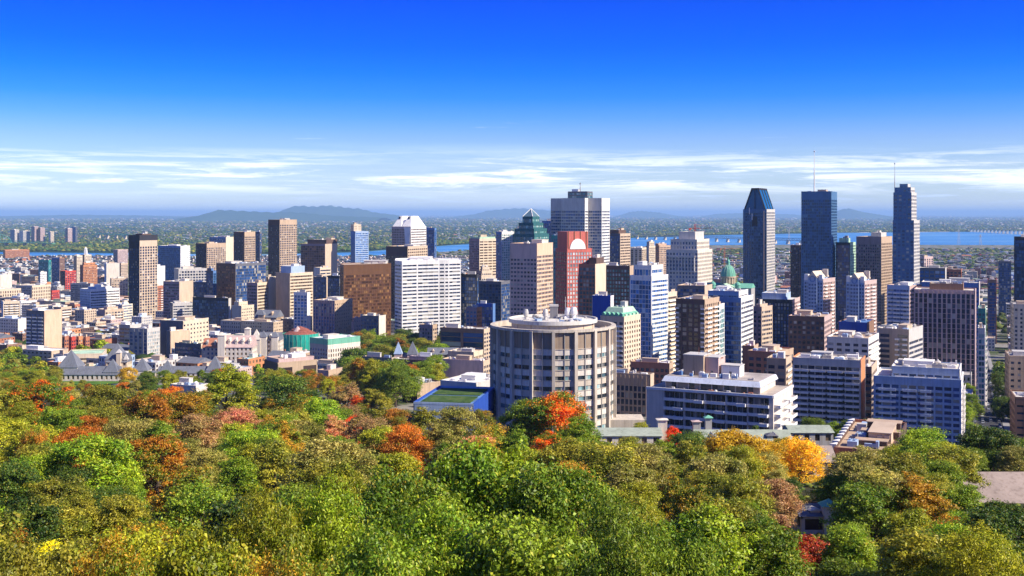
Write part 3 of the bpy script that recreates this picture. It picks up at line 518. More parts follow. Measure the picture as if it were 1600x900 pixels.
B(OT, tw, 'dark navy block with big white-blue roof house', 1182, 1238, 1250, 470, 1180, fn('black', 'navy', bw=3, pr=.3), g_('pink', 'dark', bw=3.4, bal=([(.5, .9)], 1.2, 1)), tiers=[(.12, .2, .1, .3, 460, bl('lblue'))], short='the white roof-house block')
B(OT, tw, 'thin reddish brown tower beside the flat-topped dark tower', 1235, 1252, 1256, 384, 1800, fn('dbrown', 'dark', bw=3), fn('brown', 'dark'), short='the thin reddish tower')
BLK = B(OT, tw, 'tall flat-topped dark glass tower carrying a white mast', 1252, 1299, 1308, 300, 1500, cu('steel', 'deep', bw=2.8, fh=3.9, sp=.2, pr=.16, top=10), g_('steel', 'navy', bw=3, sp=.35, pr=.3, top=10), roof='dgrey', units=5, short='the flat-topped dark tower')
mast(BLK, -6, -4, BLK['h'], ZY(232, 1500) - BLK.location.z, 1.0)
B(OT, tw, 'dark tower with pale green roof behind the twin gabled towers', 1306, 1328, 1337, 380, 1500, cu('black', 'navy'), g_('pcopper', 'dark', bw=3), roof='pcopper', tiers=[(.2, .3, .1, .2, 373, bl('pcopper'))], short='the dark green-roofed tower')
B(OT, tw, 'purplish brown tower with salmon gridded side', 1338, 1377, 1394, 371, 1550, g_('mauve', 'dark', bw=3.2, fh=4, sp=.4, pr=.4, top=10), g_('tan', 'brown', bw=3.4, fh=4, top=8, sp=.34), tiers=[(.5, .1, .2, .3, 364, bl('lgrey'))], short='the salmon gridded tower')
B(OB, bk, 'white curved-corner apartment block with blue shaded balconies', 1386, 1421, 1444, 448, 1020, bd('lblue', 'navy', fh=3.6, bal=([(.0, .25), (.3, .6), (.65, 1.)], 1.2, 1)), bd('pink', 'dark', fh=3.6, bal=([(.3, .7)], 1.2, 1)), units=6, short='the white curved-corner block')  # shade's blue painted into the front wall
B(OT, tw, 'wide purplish building with tall concrete ribs', 1428, 1524, 1530, 456, 850, fn('pink', 'dark', bw=3.4, fh=3.8, pr=.30, sp=.10, top=2, out=.5), bl('pink'), tiers=[(.25, .2, .2, .2, 446, bl('brown'))], units=4, roof='offwhite', b=30, short='the wide ribbed building')
B(OT, tw, 'pale grey block behind the wide ribbed building', 1440, 1530, 1541, 444, 1000, bd('blue', 'navy'), bl('offwhite'), units=5, b=30, short='the pale block behind the ribs')
B(OT, tw, 'black glass tower at the edge of the view', 1585, 1640, 1650, 372, 1350, cu('black', 'deep', fh=4), cu('black', 'deep'), b=40, units=2, short='the black edge tower')
B(OB, bk, 'shaded grey stone block at the edge beyond the street', 1584, 1640, 1660, 478, 1000, g_('grey', 'dark', bw=4, pr=.55), g_('grey', 'dark'), b=30, th=R(18), short='the shaded stone edge block')
B(OB, bk, 'beige windowed block beside the street at the frame edge', 1577, 1640, 1660, 560, 760, g_('tan', 'dark', bw=4, fh=4, sp=.6, pr=.55), g_('tan', 'dark'), b=30, th=R(18), short='the beige street-side block')
B(OB, bk, 'dark brown block near street trees at the frame edge', 1586, 1650, 1670, 626, 560, g_('brown', 'dark', bw=6, pr=.7, sp=.7), g_('brown', 'dark'), b=25, th=R(18), short='the dark brown street-side block')
B(OB, bk, 'navy glass block with curved entrance behind the tall crowned tower', 1436, 1477, 1479, 420, 1500, g_('dgrey', 'sky', bw=6, fh=5, sp=.3, pr=.2), bl('lgrey'), b=35, short='the navy glass block')
B(OB, bk, 'red brick office block beyond the navy glass block', 1478, 1502, 1505, 422, 1580, g_('brick', 'dark', bw=5), g_('brick'), b=30, short='the far red brick block')
B(AB, bk, 'long low pinkish ribbed block near the river flats', 1438, 1444, 1472, 402, 2050, g_('pink', bw=8, sp=.2, pr=.5), g_('pink', bw=8, sp=.2, pr=.5), th=R(50), short='the pinkish ribbed block')
B(OT, tw, 'dark block with cream end on the river side near frame edge', 1560, 1580, 1584, 409, 1900, cu('dgrey', 'navy'), g_('cream'), b=26, short='the dark cream-ended block')
B(OB, bk, 'brown and black block with red rim behind the street', 1543, 1557, 1561, 438, 1350, cu('brown', 'navy'), g_('red'), b=26, short='the red-rimmed block')
B(OB, bk, 'green and teal stepped block along the street', 1528, 1540, 1552, 484, 900, g_('teal', 'teal'), g_('pcopper', 'teal', sp=.3), b=30, short='the teal stepped block')
B(AT, tw, 'slim glass balcony tower beside the ribbed building', 1528, 1539, 1546, 515, 745, cu('lgrey', 'teal', sp=.3), g_('white', 'sky', bal=([(.1, .9)], 1.2, 1)), b=22, short='the slim glass balcony tower')
# right middle ground
B(AB, bk, 'white balcony block with striped end, in front of the twin gabled towers', 1292, 1357, 1373, 531, 760, g_('offwhite', 'dark', bw=6, sp=.5, pr=.4), bd('white', 'brown', fh=3.4, bal=([(.05, .95)], 1.3, 1)), units=7, roof='tan', short='the striped-end white block')
B(AB, bk, 'brown and white apartment block with balcony columns', 1373, 1420, 1475, 517, 800, g_('tan', 'dark', bw=9, pr=.55, sp=.4, bal=([(.55, .7), (.8, .95)], 1.2, 1)), bd('lgrey', 'dark', fh=3.5, sp=.45, top=8), th=R(34), units=9, roof='lgrey', short='the brown and white balcony block')
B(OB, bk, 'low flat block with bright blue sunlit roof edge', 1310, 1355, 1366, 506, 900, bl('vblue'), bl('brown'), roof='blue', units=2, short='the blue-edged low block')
B(AB, bk, 'brown brick block with white roof terrace and cypress pots', 1168, 1215, 1240, 553, 700, g_('brick', 'dark', bw=5), g_('tan', 'dark', bw=5), roof='tan', units=4, short='the brown terrace block')
B(AB, bk, 'dark red brick block with pale gabled rim', 1160, 1178, 1185, 543, 730, bl('brick'), bl('tan'), roof='brick', units=2, short='the dark red rimmed block')
B(OB, bk, 'brown flat-topped block with white cornice and tiny pool', 1198, 1228, 1236, 563, 640, g_('tan', 'dark', bw=5), bd('beige', 'dark', bal=([(.1, .9)], 1, 1)), roof='tan', units=4, short='the tiny pool block')
B(AB, bk, 'dark brick block with sunlit pinnacle roofs', 1232, 1288, 1300, 497, 880, g_('dbrown', 'dark'), g_('pink', 'dark'), roof='tan', units=6, short='the pinnacle-roofed brick block')
B(AB, bk, 'long apartment block with white balcony bands and orange end', 1238, 1345, 1355, 566, 590, bd('lgrey', 'dark', fh=2.9, sp=.38, pr=.1, bw=4, d=1.2, bal=([(.02, .24), (.27, .49), (.52, .74), (.77, .98)], 1.0, .9)), bl('orange'), units=10, roof='offwhite', b=22, short='the long orange-ended block')
B(AB, bk, 'brown windowed block squeezed between two balcony blocks', 1345, 1362, 1376, 576, 625, g_('brown', 'dark', bw=4), g_('beige', 'dark', bw=4), units=2, b=30, short='the squeezed brown block')
BLU = B(AB, bk, 'bright blue-tinted apartment block with grey gridded end wing', 1365, 1502, 1512, 597, 560, g_('lblue', 'navy', bw=4.2, fh=2.9, sp=.42, pr=.2, d=.6, bal=([(.06, .26), (.34, .5), (.54, .66)], 1.2, .9)), bd('white', 'sky', fh=2.9, bal=([(.05, .3), (.4, .6), (.7, .95)], 1.2, .9)), tiers=[(.2, .02, .15, .1, 581)], units=10, roof='offwhite', b=34, short='the blue balcony block')
B(OB, bk, 'low ribbed concrete block behind the round tower', 950, 1016, 1022, 588, 640, fn('tan', 'dark', bw=2.4, pr=.25, top=6), bl('beige'), units=6, roof='lgrey', short='the low ribbed block')
B(OB, bk, 'tan roof terrace block with round domed drums', 985, 1046, 1052, 570, 760, g_('brick', 'dark'), g_('tan'), units=7, roof='tan', short='the tan terrace block')
B(OB, bk, 'long dark brick hall with four white piers', 688, 756, 770, 516, 1040, g_('brown', 'navy', bw=18, fh=4.5, sp=.15, pr=.12), g_('beige', 'dark', bw=5), units=9, short='the long brick hall')
B(OB, bk, 'low white-roofed block at the foot of the white banded tower', 565, 592, 603, 495, 1230, g_('dgrey', 'navy'), bl('offwhite'), roof='white', units=3, short='the white-roofed low block')
B(OB, bk, 'dark low block with cream corner in the park', 655, 676, 684, 509, 1130, g_('mauve', 'dark'), g_('tan'), units=2, roof='dgrey', short='the dark park block')
B(OB, bk, 'flat-roofed white pavilion with overhanging eaves', 614, 682, 691, 566, 850, cu('dbrown', 'deep', fh=5), bl('lgrey'), tiers=[(.35, .1, .2, .2, 560, bl('mauve'))], roof='white', units=1, short='the white overhanging pavilion')
B(OB, bk, 'dark arcade hall with glazed white arches', 566, 612, 618, 561, 900, g_('dgrey', 'teal', bw=6, sp=.1, pr=.12), bl('beige'), roof='tan', units=2, short='the dark arcade hall')
B(OB, bk, 'beige low college block beyond the spired hall', 700, 740, 755, 552, 940, g_('beige', 'brown', bw=4), g_('cream', 'brown'), units=4, roof='cream', short='the beige college block')
B(OB, bk, 'low pale block with many skylights near the round tower', 690, 755, 766, 566, 860, bl('pink'), g_('beige'), units=9, roof='tan', short='the skylit pale block')
B(OB, bk, 'ornate little tan house with bay towers near the blue roof', 565, 607, 627, 588, 720, bl('brown'), g_('cream', 'brown', bw=3, sp=.4), units=3, roof='grey', short='the ornate tan house')
B(OB, bk, 'small brick and glass block with white roof beneath the blue wall', 629, 652, 690, 603, 690, g_('dbrown', 'dark'), bl('tan'), units=2, roof='offwhite', short='the small white-roofed brick block')
B(OB, bk, 'square grey-white block above the green-roofed blue hall', 688, 744, 790, 601, 640, bl('lblue'), bl('lgrey'), roof='white', units=4, short='the grey-white roof block')
gr = B(OB, bk, 'blue-shadowed hall with two planted green roofs', 646, 740, 800, 634, 520, bl('lblue'), bl('vblue'), roof='blue', units=0, th=R(10), short='the green-roofed blue hall')  # blue of the shadow is put into walls and roof
hx, hy, h = gr['hx'], gr['hy'], gr['h']
M_green = noise_ground('roof_planting', [(.35, (.025, .06, .015)), (.55, (.07, .12, .03)), (.75, (.16, .15, .06))], .25)
for (a_, b_) in ((-.8, -.05), (.08, .85)): rbox(gr, 'planted_roof', -hx * .85, hx * .8, hy * a_, hy * b_, h + .15, h + .5, M_green)
B(OB, bk, 'brown brick museum-like block with projecting towers', 413, 434, 496, 569, 840, bl('dbrown'), g_('tan', 'brown', bw=14, fh=14, sp=.1, pr=.55), tiers=[(.0, .1, .05, .05, 563, bl('pink'))], units=4, roof='tan', short='the brown museum-like block')
B(OB, bk, 'lower brown terrace block with flat tan roofs', 437, 470, 503, 594, 800, bl('brown'), g_('tan', 'brown', bw=6), roof='tan', units=3, short='the lower brown terrace')
B(OB, bk, 'small white-roofed service block poking out of the wood', 266, 306, 325, 606, 560, bl('lgrey'), bl('offwhite'), roof='white', units=6, short='the small service block')
B(OB, bk, 'tall brown brick end pavilion with one slit window column', 496, 513, 535, 581, 800, g_('mauve', 'dark', bw=8), g_('tan', 'dark', bw=9, fh=7, sp=.6, pr=.8), units=1, roof='tan', short='the brown end pavilion')
B(OB, bk, 'long cream hall with pale green copper roof behind the slate pavilion', 104, 112, 208, 548, 1060, bl('cream'), g_('cream', 'brown', bw=6, sp=.6, pr=.7), roof='pcopper', units=0, th=R(76), short='the pale green-roofed hall')
# ---- more rows of the old quarter on the hospital side
def rowof(n, x0, dx, y, D, cols, cat_label, nm='row_house', dy=0):
    for i in range(n):
        c = cols[i % len(cols)]
        B(nm, 'house', cat_label[i % len(cat_label)], x0 + i * dx, x0 + i * dx + dx * .35, x0 + (i + 1) * dx - 1, y + dy * i + (i % 2), D + i * 4, g_(c, bw=4), g_(c, bw=4), units=1, roof='grey', short='the row houses')
rowof(4, 97, 11, 527, 1180, ['brick', 'red', 'orange', 'brick'], ['brick row house with dark windows at the start of the terrace', 'red row house second in the terrace near the peach slab', 'orange row house third in the terrace', 'brick row house closing the terrace by the trees'])
# ------------------------------------------------------------------ special buildings; shaded fronts often carry that shade in darker walls
def poly_building(name, cat, label, D, img, y, styles, roof='lgrey', units=3, short=None, tiers=None, par=1.0):
    """img = [(column, distance)] plan corners counter-clockwise seen from above"""
    P = [((px - 800) / F * d_, d_) for px, d_ in img]; cx = sum(p[0] for p in P) / len(P); cy = sum(p[1] for p in P) / len(P)
    gz = min(ground(*p) for p in P) - 1; root = empty(name, (cx, cy, gz)); tag(root, label, cat)
    pts = [(p[0] - cx, p[1] - cy) for p in P]; z1 = ZY(y, D) - gz; rnd = random.Random(int(D))
    polybody(root, pts, 0, z1, styles, roof, par, units, rnd)
    xs_ = [p[0] for p in img]; r_ = max(math.hypot(*p) for p in pts)
    FOOT.append((cx, cy, r_ * .8, r_ * .8, 0)); RECTS.append((min(xs_), max(xs_), y, proj(cx, D, gz)[1], D)); LANDMARKS.append((short or label, sum(xs_) / len(xs_), y + 30, D, max(xs_) - min(xs_)))
    root['h'] = z1; return root, pts
# cruciform tower
def cruciform():
    D = 1550; th = TH; X = (932 - 800) / F * D; w_ = 29.0; arm = 11.0
    # near corner of front-right arm
    cx, cy = (908 - 800) / F * D, D + 20; gz = ground(cx, cy) - 1
    root = empty('office_tower', (cx, cy, gz), -th); tag(root, 'tall cross-shaped silver office tower with rooftop lookout, beacon and short antenna', 'tower')
    a, c = 36.5, 17.0
    pts = [(-c, -a * .8), (c, -a * .8), (c, -c), (a, -c), (a, c), (c, c), (c, a * .8), (-c, a * .8), (-c, c), (-a, c), (-a, -c), (-c, -c)]
    z1 = ZY(311, D) - gz; f = bd('lgrey', 'navy', fh=4.0, sp=.42, pr=.14, bw=3.4, top=16); sd_ = bd('white', 'dark', fh=4.0, sp=.42, pr=.14, bw=3.4, top=16)
    polybody(root, pts, 0, z1, [f, sd_, f, sd_, f, sd_, f, sd_, f, sd_, f, sd_], 'grey', 1.2, 0)
    polybody(root, [(-14, -11), (14, -11), (14, 11), (-14, 11)], z1 + .2, ZY(299.5, D) - gz, [bd('dgrey', 'teal', fh=5, sp=.35, top=1.5)] * 4, 'dgrey', .6, 2)
    mast(root, 0, 0, ZY(299.5, D) - gz, ZY(284, D) - gz, .8, 'grey')
    FOOT.append((cx, cy, 37, 30, th)); RECTS.append((869, 950, 311, 520, D)); LANDMARKS.append(('the cross-shaped silver tower', 909, 360, D, 80))
cruciform()
# red granite tower with arch
def granite():
    D = 1180
    root = B(OT, tw, 'red granite tower with white arched window under its square top', 868, 886, 925, 390, D, g_('granite', 'brown', bw=3.4, fh=4, sp=.4, pr=.3), g_('granite', 'pale', bw=3.6, fh=4, sp=.3, pr=.28), units=0, short='the red granite tower')
    hx, hy, h = root['hx'], root['hy'], root['h']; zt = ZY(362, D) - root.location.z
    m_ = MB(); m_.box(-hx + 3, hx - .5, -hy + .5, hy * .7, h + .15, zt); m_.build('upper_block', wc('granite'), root)
    for i in range(4):
        y = -hy + 2 + i * (hy * 1.7 - 4) / 3; rbox(root, 'pilaster', hx - .5, hx + .3, y - .35, y + .35, h + .2, zt + .4, wc('brick'))
    a = MB(); r_ = hy * .62; cy_ = -hy * .15
    n = 14
    for k in range(n):
        t0, t1 = math.pi * k / n, math.pi * (k + 1) / n
        a.hexa([(hx - .5, cy_ + r_ * math.cos(t0), h + .3), (hx + .5, cy_ + r_ * math.cos(t0), h + .3), (hx + .5, cy_ + r_ * math.cos(t1), h + .3), (hx - .5, cy_ + r_ * math.cos(t1), h + .3)],
               [(hx - .5, cy_ + r_ * math.cos(t0), h + .3 + r_ * 1.1 * math.sin(t0)), (hx + .5, cy_ + r_ * math.cos(t0), h + .3 + r_ * 1.1 * math.sin(t0)), (hx + .5, cy_ + r_ * math.cos(t1), h + .3 + r_ * 1.1 * math.sin(t1)), (hx - .5, cy_ + r_ * math.cos(t1), h + .3 + r_ * 1.1 * math.sin(t1))])
    a.build('arched_window', wc('white'), root)
    RECTS.append((874, 918, 362, 390, D))
granite()
# pyramid-topped glass tower with steps
def pyramid_tower():
    D = 1500; root = B(OT, tw, 'stepped dark green glass tower topped by a glass pyramid', 801, 835, 858, 367, D, cu('dteal', 'teal', fh=4), bd('dteal', 'green', fh=4, sp=.45), units=0, roof='dteal', short='the pyramid-topped tower',
        tiers=[(.05, .06, .06, .06, 358), (.16, .16, .16, .16, 349), (.27, .27, .27, .27, 339)])
    z = ZY(339, D) - root.location.z; hx, hy = root['hx'] * .46, root['hy'] * .46
    m_ = MB(); m_.pyramid(-hx, hx, -hy, hy, z + .6, ZY(326, D) - root.location.z); m_.build('glass_pyramid', GLP, root)
    f = MB()
    for sx_, sy_ in ((-1, -1), (1, -1), (1, 1), (-1, 1)): f.tube((sx_ * hx, sy_ * hy, z + .6), (0, 0, ZY(325.6, D) - root.location.z), .5, .4, 5)
    f.build('pyramid_frame', wc('white'), root); RECTS.append((812, 848, 345, 367, D))
GLP = glassm((.12, .2, .22), (.5, .6, .6), .3, metal=.5)
pyramid_tower()
# white twin-peaked tower
def twin_peak():
    D = 1850; root = B(OT, tw, 'rosy tower crowned by white sloping twin peaks', 612, 642, 666, 355, D, g_('pink', 'brown', bw=3, fh=4, sp=.35, pr=.3), bd('white', 'brown', fh=4, sp=.45, pr=.12), units=0, short='the white twin-peaked tower')
    hx, hy, h = root['hx'], root['hy'], root['h']; z1 = ZY(337.5, D) - root.location.z; zm = ZY(343, D) - root.location.z
    W_ = wallm(CC['white'], rough=.4)
    p = MB()   # two truncated wedges meeting in a V
    p.hexa([(-hx * .95, -hy, h), (hx * .0, -hy, h), (hx * .0, hy, h), (-hx * .95, hy, h)], [(-hx * .62, -hy * .45, z1), (-hx * .36, -hy * .45, z1), (-hx * .36, hy * .4, z1), (-hx * .62, hy * .4, z1)])
    p.build('white_peak', W_, root)
    p = MB(); p.hexa([(hx * .0, -hy, h), (hx * .98, -hy, h), (hx * .98, hy, h), (hx * .0, hy, h)], [(hx * .34, -hy * .45, z1), (hx * .62, -hy * .45, z1), (hx * .62, hy * .4, z1), (hx * .34, hy * .4, z1)]); p.build('white_peak', W_, root)
    p = MB(); p.hexa([(-hx * .3, -hy * .9, h), (hx * .3, -hy * .9, h), (hx * .3, hy * .9, h), (-hx * .3, hy * .9, h)], [(-hx * .25, -hy * .5, zm), (hx * .25, -hy * .5, zm), (hx * .25, hy * .5, zm), (-hx * .25, hy * .5, zm)]); p.build('valley_roof', W_, root)
    p = MB(); p.hexa([(hx * .62, -hy - .3, h * .55), (hx * .7, -hy - .3, h * .55), (hx * .7, -hy + .1, h * .55), (hx * .62, -hy + .1, h * .55)], [(hx * .3, -hy - .3, h), (hx * .98, -hy - .3, h), (hx * .98, -hy + .1, h), (hx * .3, -hy + .1, h)]); p.build('white_chevron', W_, root)
    for q in (-.5, .48): rbox(root, 'vent', hx * q - 1.5, hx * q + 1.5, -hy * .62, -hy * .5, z1 - 5, z1 - 1, wc('dgrey'))
    RECTS.append((614, 664, 340, 355, D))
twin_peak()
# green pointed-gable tower (slanted crown)
def gable_tower():
    D = 1600; y_e, y_t = 328, 296
    root = B(OT, tw, 'tall dark blue tower with steep truncated gable crown', 1161, 1198, 1211, y_e, D, fn('steel', 'deep', bw=3, fh=4, pr=.16, sp=.16, top=4), g_('lgrey', 'navy', bw=3.4, fh=4, sp=.4, pr=.35), units=0, roof='dgrey', short='the steep-gabled blue tower')
    hx, hy, h = root['hx'], root['hy'], root['h']; zt = ZY(y_t, D) - root.location.z
    m_ = MB(); x0, x1 = -hx * .9, hx * .88
    m_.hexa([(x0, -hy * .92, h), (x1, -hy * .92, h), (x1, hy * .9, h), (x0, hy * .9, h)], [(-hx * .28, -hy * .9, zt), (hx * .3, -hy * .9, zt), (hx * .3, hy * .88, zt), (-hx * .28, hy * .88, zt)])
    m_.build('gable_crown', wallm((.01, .10, .23), rough=.2), root)
    e = MB()
    for yy in (-hy * .95, -hy * .3, hy * .3, hy * .9):
        for (a, b_) in ((x0, -hx * .28), (x1, hx * .3)): e.tube((a, yy, h), (b_, yy, zt + .5), 1.0, 1.0, 5)
    e.box(-hx * .32, hx * .34, -hy * .97, hy * .92, zt, zt + 2.2); e.tube((0, -hy * .98, h - 20), (0, -hy * .98, zt), .6, .6, 4)
    e.build('crown_ribs', wc('black'), root)
    rbox(root, 'recess_panel', -hx * .22, hx * .2, -hy - .45, -hy + .1, h - 22, h - 9, wc('black'))  # raised panel, coloured black to stand for a hollow
    for (q, zz) in ((-.45, 3), (-.22, -5)): rbox(root, 'white_fin', hx * q - .5, hx * q + .5, -hy - .6, -hy, h + zz - 9, h + zz, wc('white'))
    rbox(root, 'stone_pier', hx * .72, hx * .8, -hy - .6, hy * .0 - .5, h * .25, h - 1, wc('peach'))
    RECTS.append((1172, 1200, 296, 328, D)); RECTS.append((1165, 1207, 312, 328, D))
gable_tower()
# tall crowned blue-grey tower
def crowned():
    D = 1450; s_ = g_('steel', 'navy', bw=5.2, fh=4.4, sp=.45, pr=.4, top=3); s2 = g_('lgrey', 'navy', bw=4, fh=4.4, sp=.4, pr=.4, top=3)
    root = B(OT, tw, 'tall slender blue-grey tower with setback crown and thin antenna', 1395, 1428, 1437, 345, D, s_, s2, units=0, short='the tall crowned blue tower', tiers=[(.02, .12, .02, .1, 301), (.06, .18, .12, .2, 293), (.25, .36, .25, .3, 287.5)], par=.8)
    mast(root, -root['hx'] * .96, -root['hy'] * .5, ZY(303, D) - root.location.z, ZY(252, D) - root.location.z, .7, 'lgrey')
    RECTS.append((1395, 1434, 287, 345, D))
crowned()
# stepped grey stone insurance building
def stone_giant():
    D = 1500; f = g_('lgrey', 'navy', bw=4.2, fh=5, sp=.4, pr=.5, top=3); s_ = g_('offwhite', 'brown', bw=4.2, fh=5, sp=.4, pr=.5, top=3)
    root = B(OT, tw, 'massive stepped grey stone building with columned upper tier', 1041, 1090, 1113, 392, D, f, s_, roof='lgrey', units=0, short='the stepped grey stone building', tiers=[(.1, .06, .08, .08, 375), (.3, .18, .2, .2, 363, bl('lgrey'))])
    W = MB(); hx, hy, h = root['hx'], root['hy'], root['h']
    for i in range(9):
        x = -hx * .8 + i * hx * 1.6 / 8; W.tube((x, -hy - .9, h - 26), (x, -hy - .9, h - 9), .9, .8, 8)
    W.box(-hx * .85, hx * .85, -hy - 1.8, -hy - .2, h - 9, h - 6.5); W.box(-hx * .85, hx * .85, -hy - 1.8, -hy - .2, h - 28, h - 26)
    W.build('colonnade', wc('lgrey'), root, kind='stuff')
    RECTS.append((1052, 1106, 370, 392, D))
stone_giant()
# green domed cathedral
def cathedral():
    D = 1400; cx = (1138 - 800) / F * D; gz = ground(cx, D) - 1; root = empty('cathedral', (cx, D, gz), -TH); tag(root, 'stone cathedral with large green copper dome and gabled green roofs', 'cathedral')
    zz = lambda y: ZY(y, D) - gz; cp = wallm(CC['copper'], var=.3); st = wc('grey'); lt = wc('cream')
    r_ = 11 / F * D * 1.02
    d_ = MB(); prof = [(r_ * math.cos(t), zz(432) + (zz(413.5) - zz(432)) * math.sin(t)) for t in [math.pi / 2 * k / 8 for k in range(9)]]; prof[-1] = (.8, prof[-1][1]); d_.lathe(0, 0, prof, 24); d_.build('dome', cp, root, smooth=True)
    rb = MB()
    for k in range(16):
        a = 2 * math.pi * k / 16
        for (p, q) in zip(prof[:-1], prof[1:]): rb.tube(((p[0] + .1) * math.cos(a), (p[0] + .1) * math.sin(a), p[1]), ((q[0] + .1) * math.cos(a), (q[0] + .1) * math.sin(a), q[1]), .22, .22, 4, cap=False)
    rb.build('dome_ribs', wc('pcopper'), root, kind='stuff')
    d_ = MB(); d_.lathe(0, 0, [(r_ * .92, zz(443)), (r_ * .92, zz(433.5)), (r_ * 1.08, zz(433.5)), (r_ * 1.08, zz(431.6)), (r_ * .9, zz(431.6))], 24); d_.build('drum', wc('tan'), root)
    d_ = MB()
    for k in range(16):
        a = 2 * math.pi * k / 16; d_.tube((r_ * 1.02 * math.cos(a), r_ * 1.02 * math.sin(a), zz(443)), (r_ * 1.02 * math.cos(a), r_ * 1.02 * math.sin(a), zz(433.5)), .5, .5, 6)
    d_.build('drum_columns', lt, root, kind='stuff')
    d_ = MB(); d_.lathe(0, 0, [(2.0, zz(414)), (1.8, zz(409)), (2.3, zz(409)), (1.5, zz(406.5)), (.3, zz(405)), (.25, zz(401))], 12); d_.build('lantern', cp, root)
    b_ = MB(); b_.box(-36, 30, -11, 11, 0, zz(449)); b_.box(-11, 11, -26, 26, .0, zz(449) + .3); b_.build('nave_wall', st, root)
    rf = MB(); rf.gable(-36.5, 30.5, -11.6, 11.6, zz(449) + .3, zz(442), 'x'); rf.build('nave_roof', wc('copper'), root); rf = MB(); rf.gable(-11.6, 11.6, -26.5, 26.5, zz(449) + .4, zz(442) + .3, 'y'); rf.build('transept_roof', wc('pcopper'), root)
    for (x, y) in ((-15, -17), (15, -17)):
        s = MB(); s.lathe(x, y, [(3.2, 0), (3.2, zz(444)), (3.8, zz(444)), (3.0, zz(441)), (1.6, zz(439.5)), (.5, zz(438.6)), (.3, zz(436.5))], 12); s.build('small_dome', cp, root)
    FOOT.append((cx, D, 40, 30, TH)); RECTS.append((1118, 1165, 432, 462, D)); LANDMARKS.append(('the green-domed cathedral', 1138, 440, D, 40))
cathedral()
# twin gabled apartment towers
def gabled_tower(x0, xc, x1, y, D, label, short):
    s_ = g_('lblue', 'navy', bw=3.4, fh=3.6, sp=.4, pr=.3); s2 = g_('pink', 'brown', bw=3.6, fh=3.6, sp=.4, pr=.35, bal=([(.1, .3), (.55, .8)], 1.2, 1))  # pinkish towers, fronts painted pale blue for their shade
    root = B(AT, tw, label, x0, xc, x1, y, D, s_, s2, units=0, short=short, roof='tan', group='twin gabled apartment towers')
    hx, hy, h = root['hx'], root['hy'], root['h']; z1 = ZY(y - 13, D) - root.location.z
    m_ = MB(); m_.box(-hx * .45, hx * .45, -hy - 2.2, hy * .6, 0, h + 2); m_.build('centre_bay', wc('lblue'), root)
    m_ = MB(); m_.gable(-hx * .5, hx * .5, -hy - 2.4, hy * .8, h + 2, z1, 'y'); m_.build('gable_roof', wc('cream'), root)
    m_ = MB(); m_.lathe(0, 0, [(hx * .3, 0), (hx * .3, .3), (hx * .22, .3), (hx * .22, 0)], 16); a = m_.build('arch_window', wc('blue'), root); a.rotation_euler = (R(90), 0, 0); a.location = (0, -hy - 2.3, h + .5)
    gm = MB(); n = int(h / 3.6)
    for k in range(1, n):
        for q in (-.3, 0, .3): gm.box(hx * q - 1, hx * q + 1, -hy - 2.28, -hy - 2.15, k * 3.6, k * 3.6 + 1.9)
    gm.build('bay_window', GL['navy'], root, kind='stuff'); 
    for q in (-.75, .75): rbox(root, 'corner_turret', hx * q - 2, hx * q + 2, -hy - .3, -hy + 3.5, h - 1, h + 5, wc('white'))
    for i in range(3): rbox(root, 'chimney', hx * (.1 + .2 * i), hx * (.1 + .2 * i) + 1.5, hy * .3, hy * .3 + 1.5, h + 2, z1 + 1.5, wc('offwhite'))
gabled_tower(1256, 1286, 1305, 437, 1150, 'gabled bluish apartment tower standing before the flat-topped dark tower', 'the first gabled tower')
gabled_tower(1322, 1351, 1370, 440, 1120, 'gabled bluish apartment tower standing before the salmon gridded tower', 'the second gabled tower')
# golden glass block
poly_building(OT, tw, 'broad golden-brown mirrored glass block', 1420, [(611, 1442), (606, 1490), (536, 1460), (531, 1425), (537, 1400)], 414, [bl('dbrown'), bl('dbrown'), cu('dbrown', 'navy'), cu('brown', 'gold'), St('curtain', 'bronze', 'gold', fh=3.9, bw=2.8, sp=.3, pr=.05, d=.15, top=12)], roof='tan', units=2, short='the golden glass block')
# white banded faceted tower
fW = bd((.66, .65, .63), 'dark', fh=3.85, sp=.55, pr=.03, bw=6, top=3.4)
rb_, _p = poly_building(OT, tw, 'wide faceted tower of bright white bands and dark strip windows', 1250, [(617, 1262), (628, 1243), (652, 1256), (686, 1270), (695, 1272), (701, 1274), (720, 1284), (719, 1330), (650, 1340), (618, 1320)], 409, [fW] * 10, roof='white', units=5, short='the white banded tower')
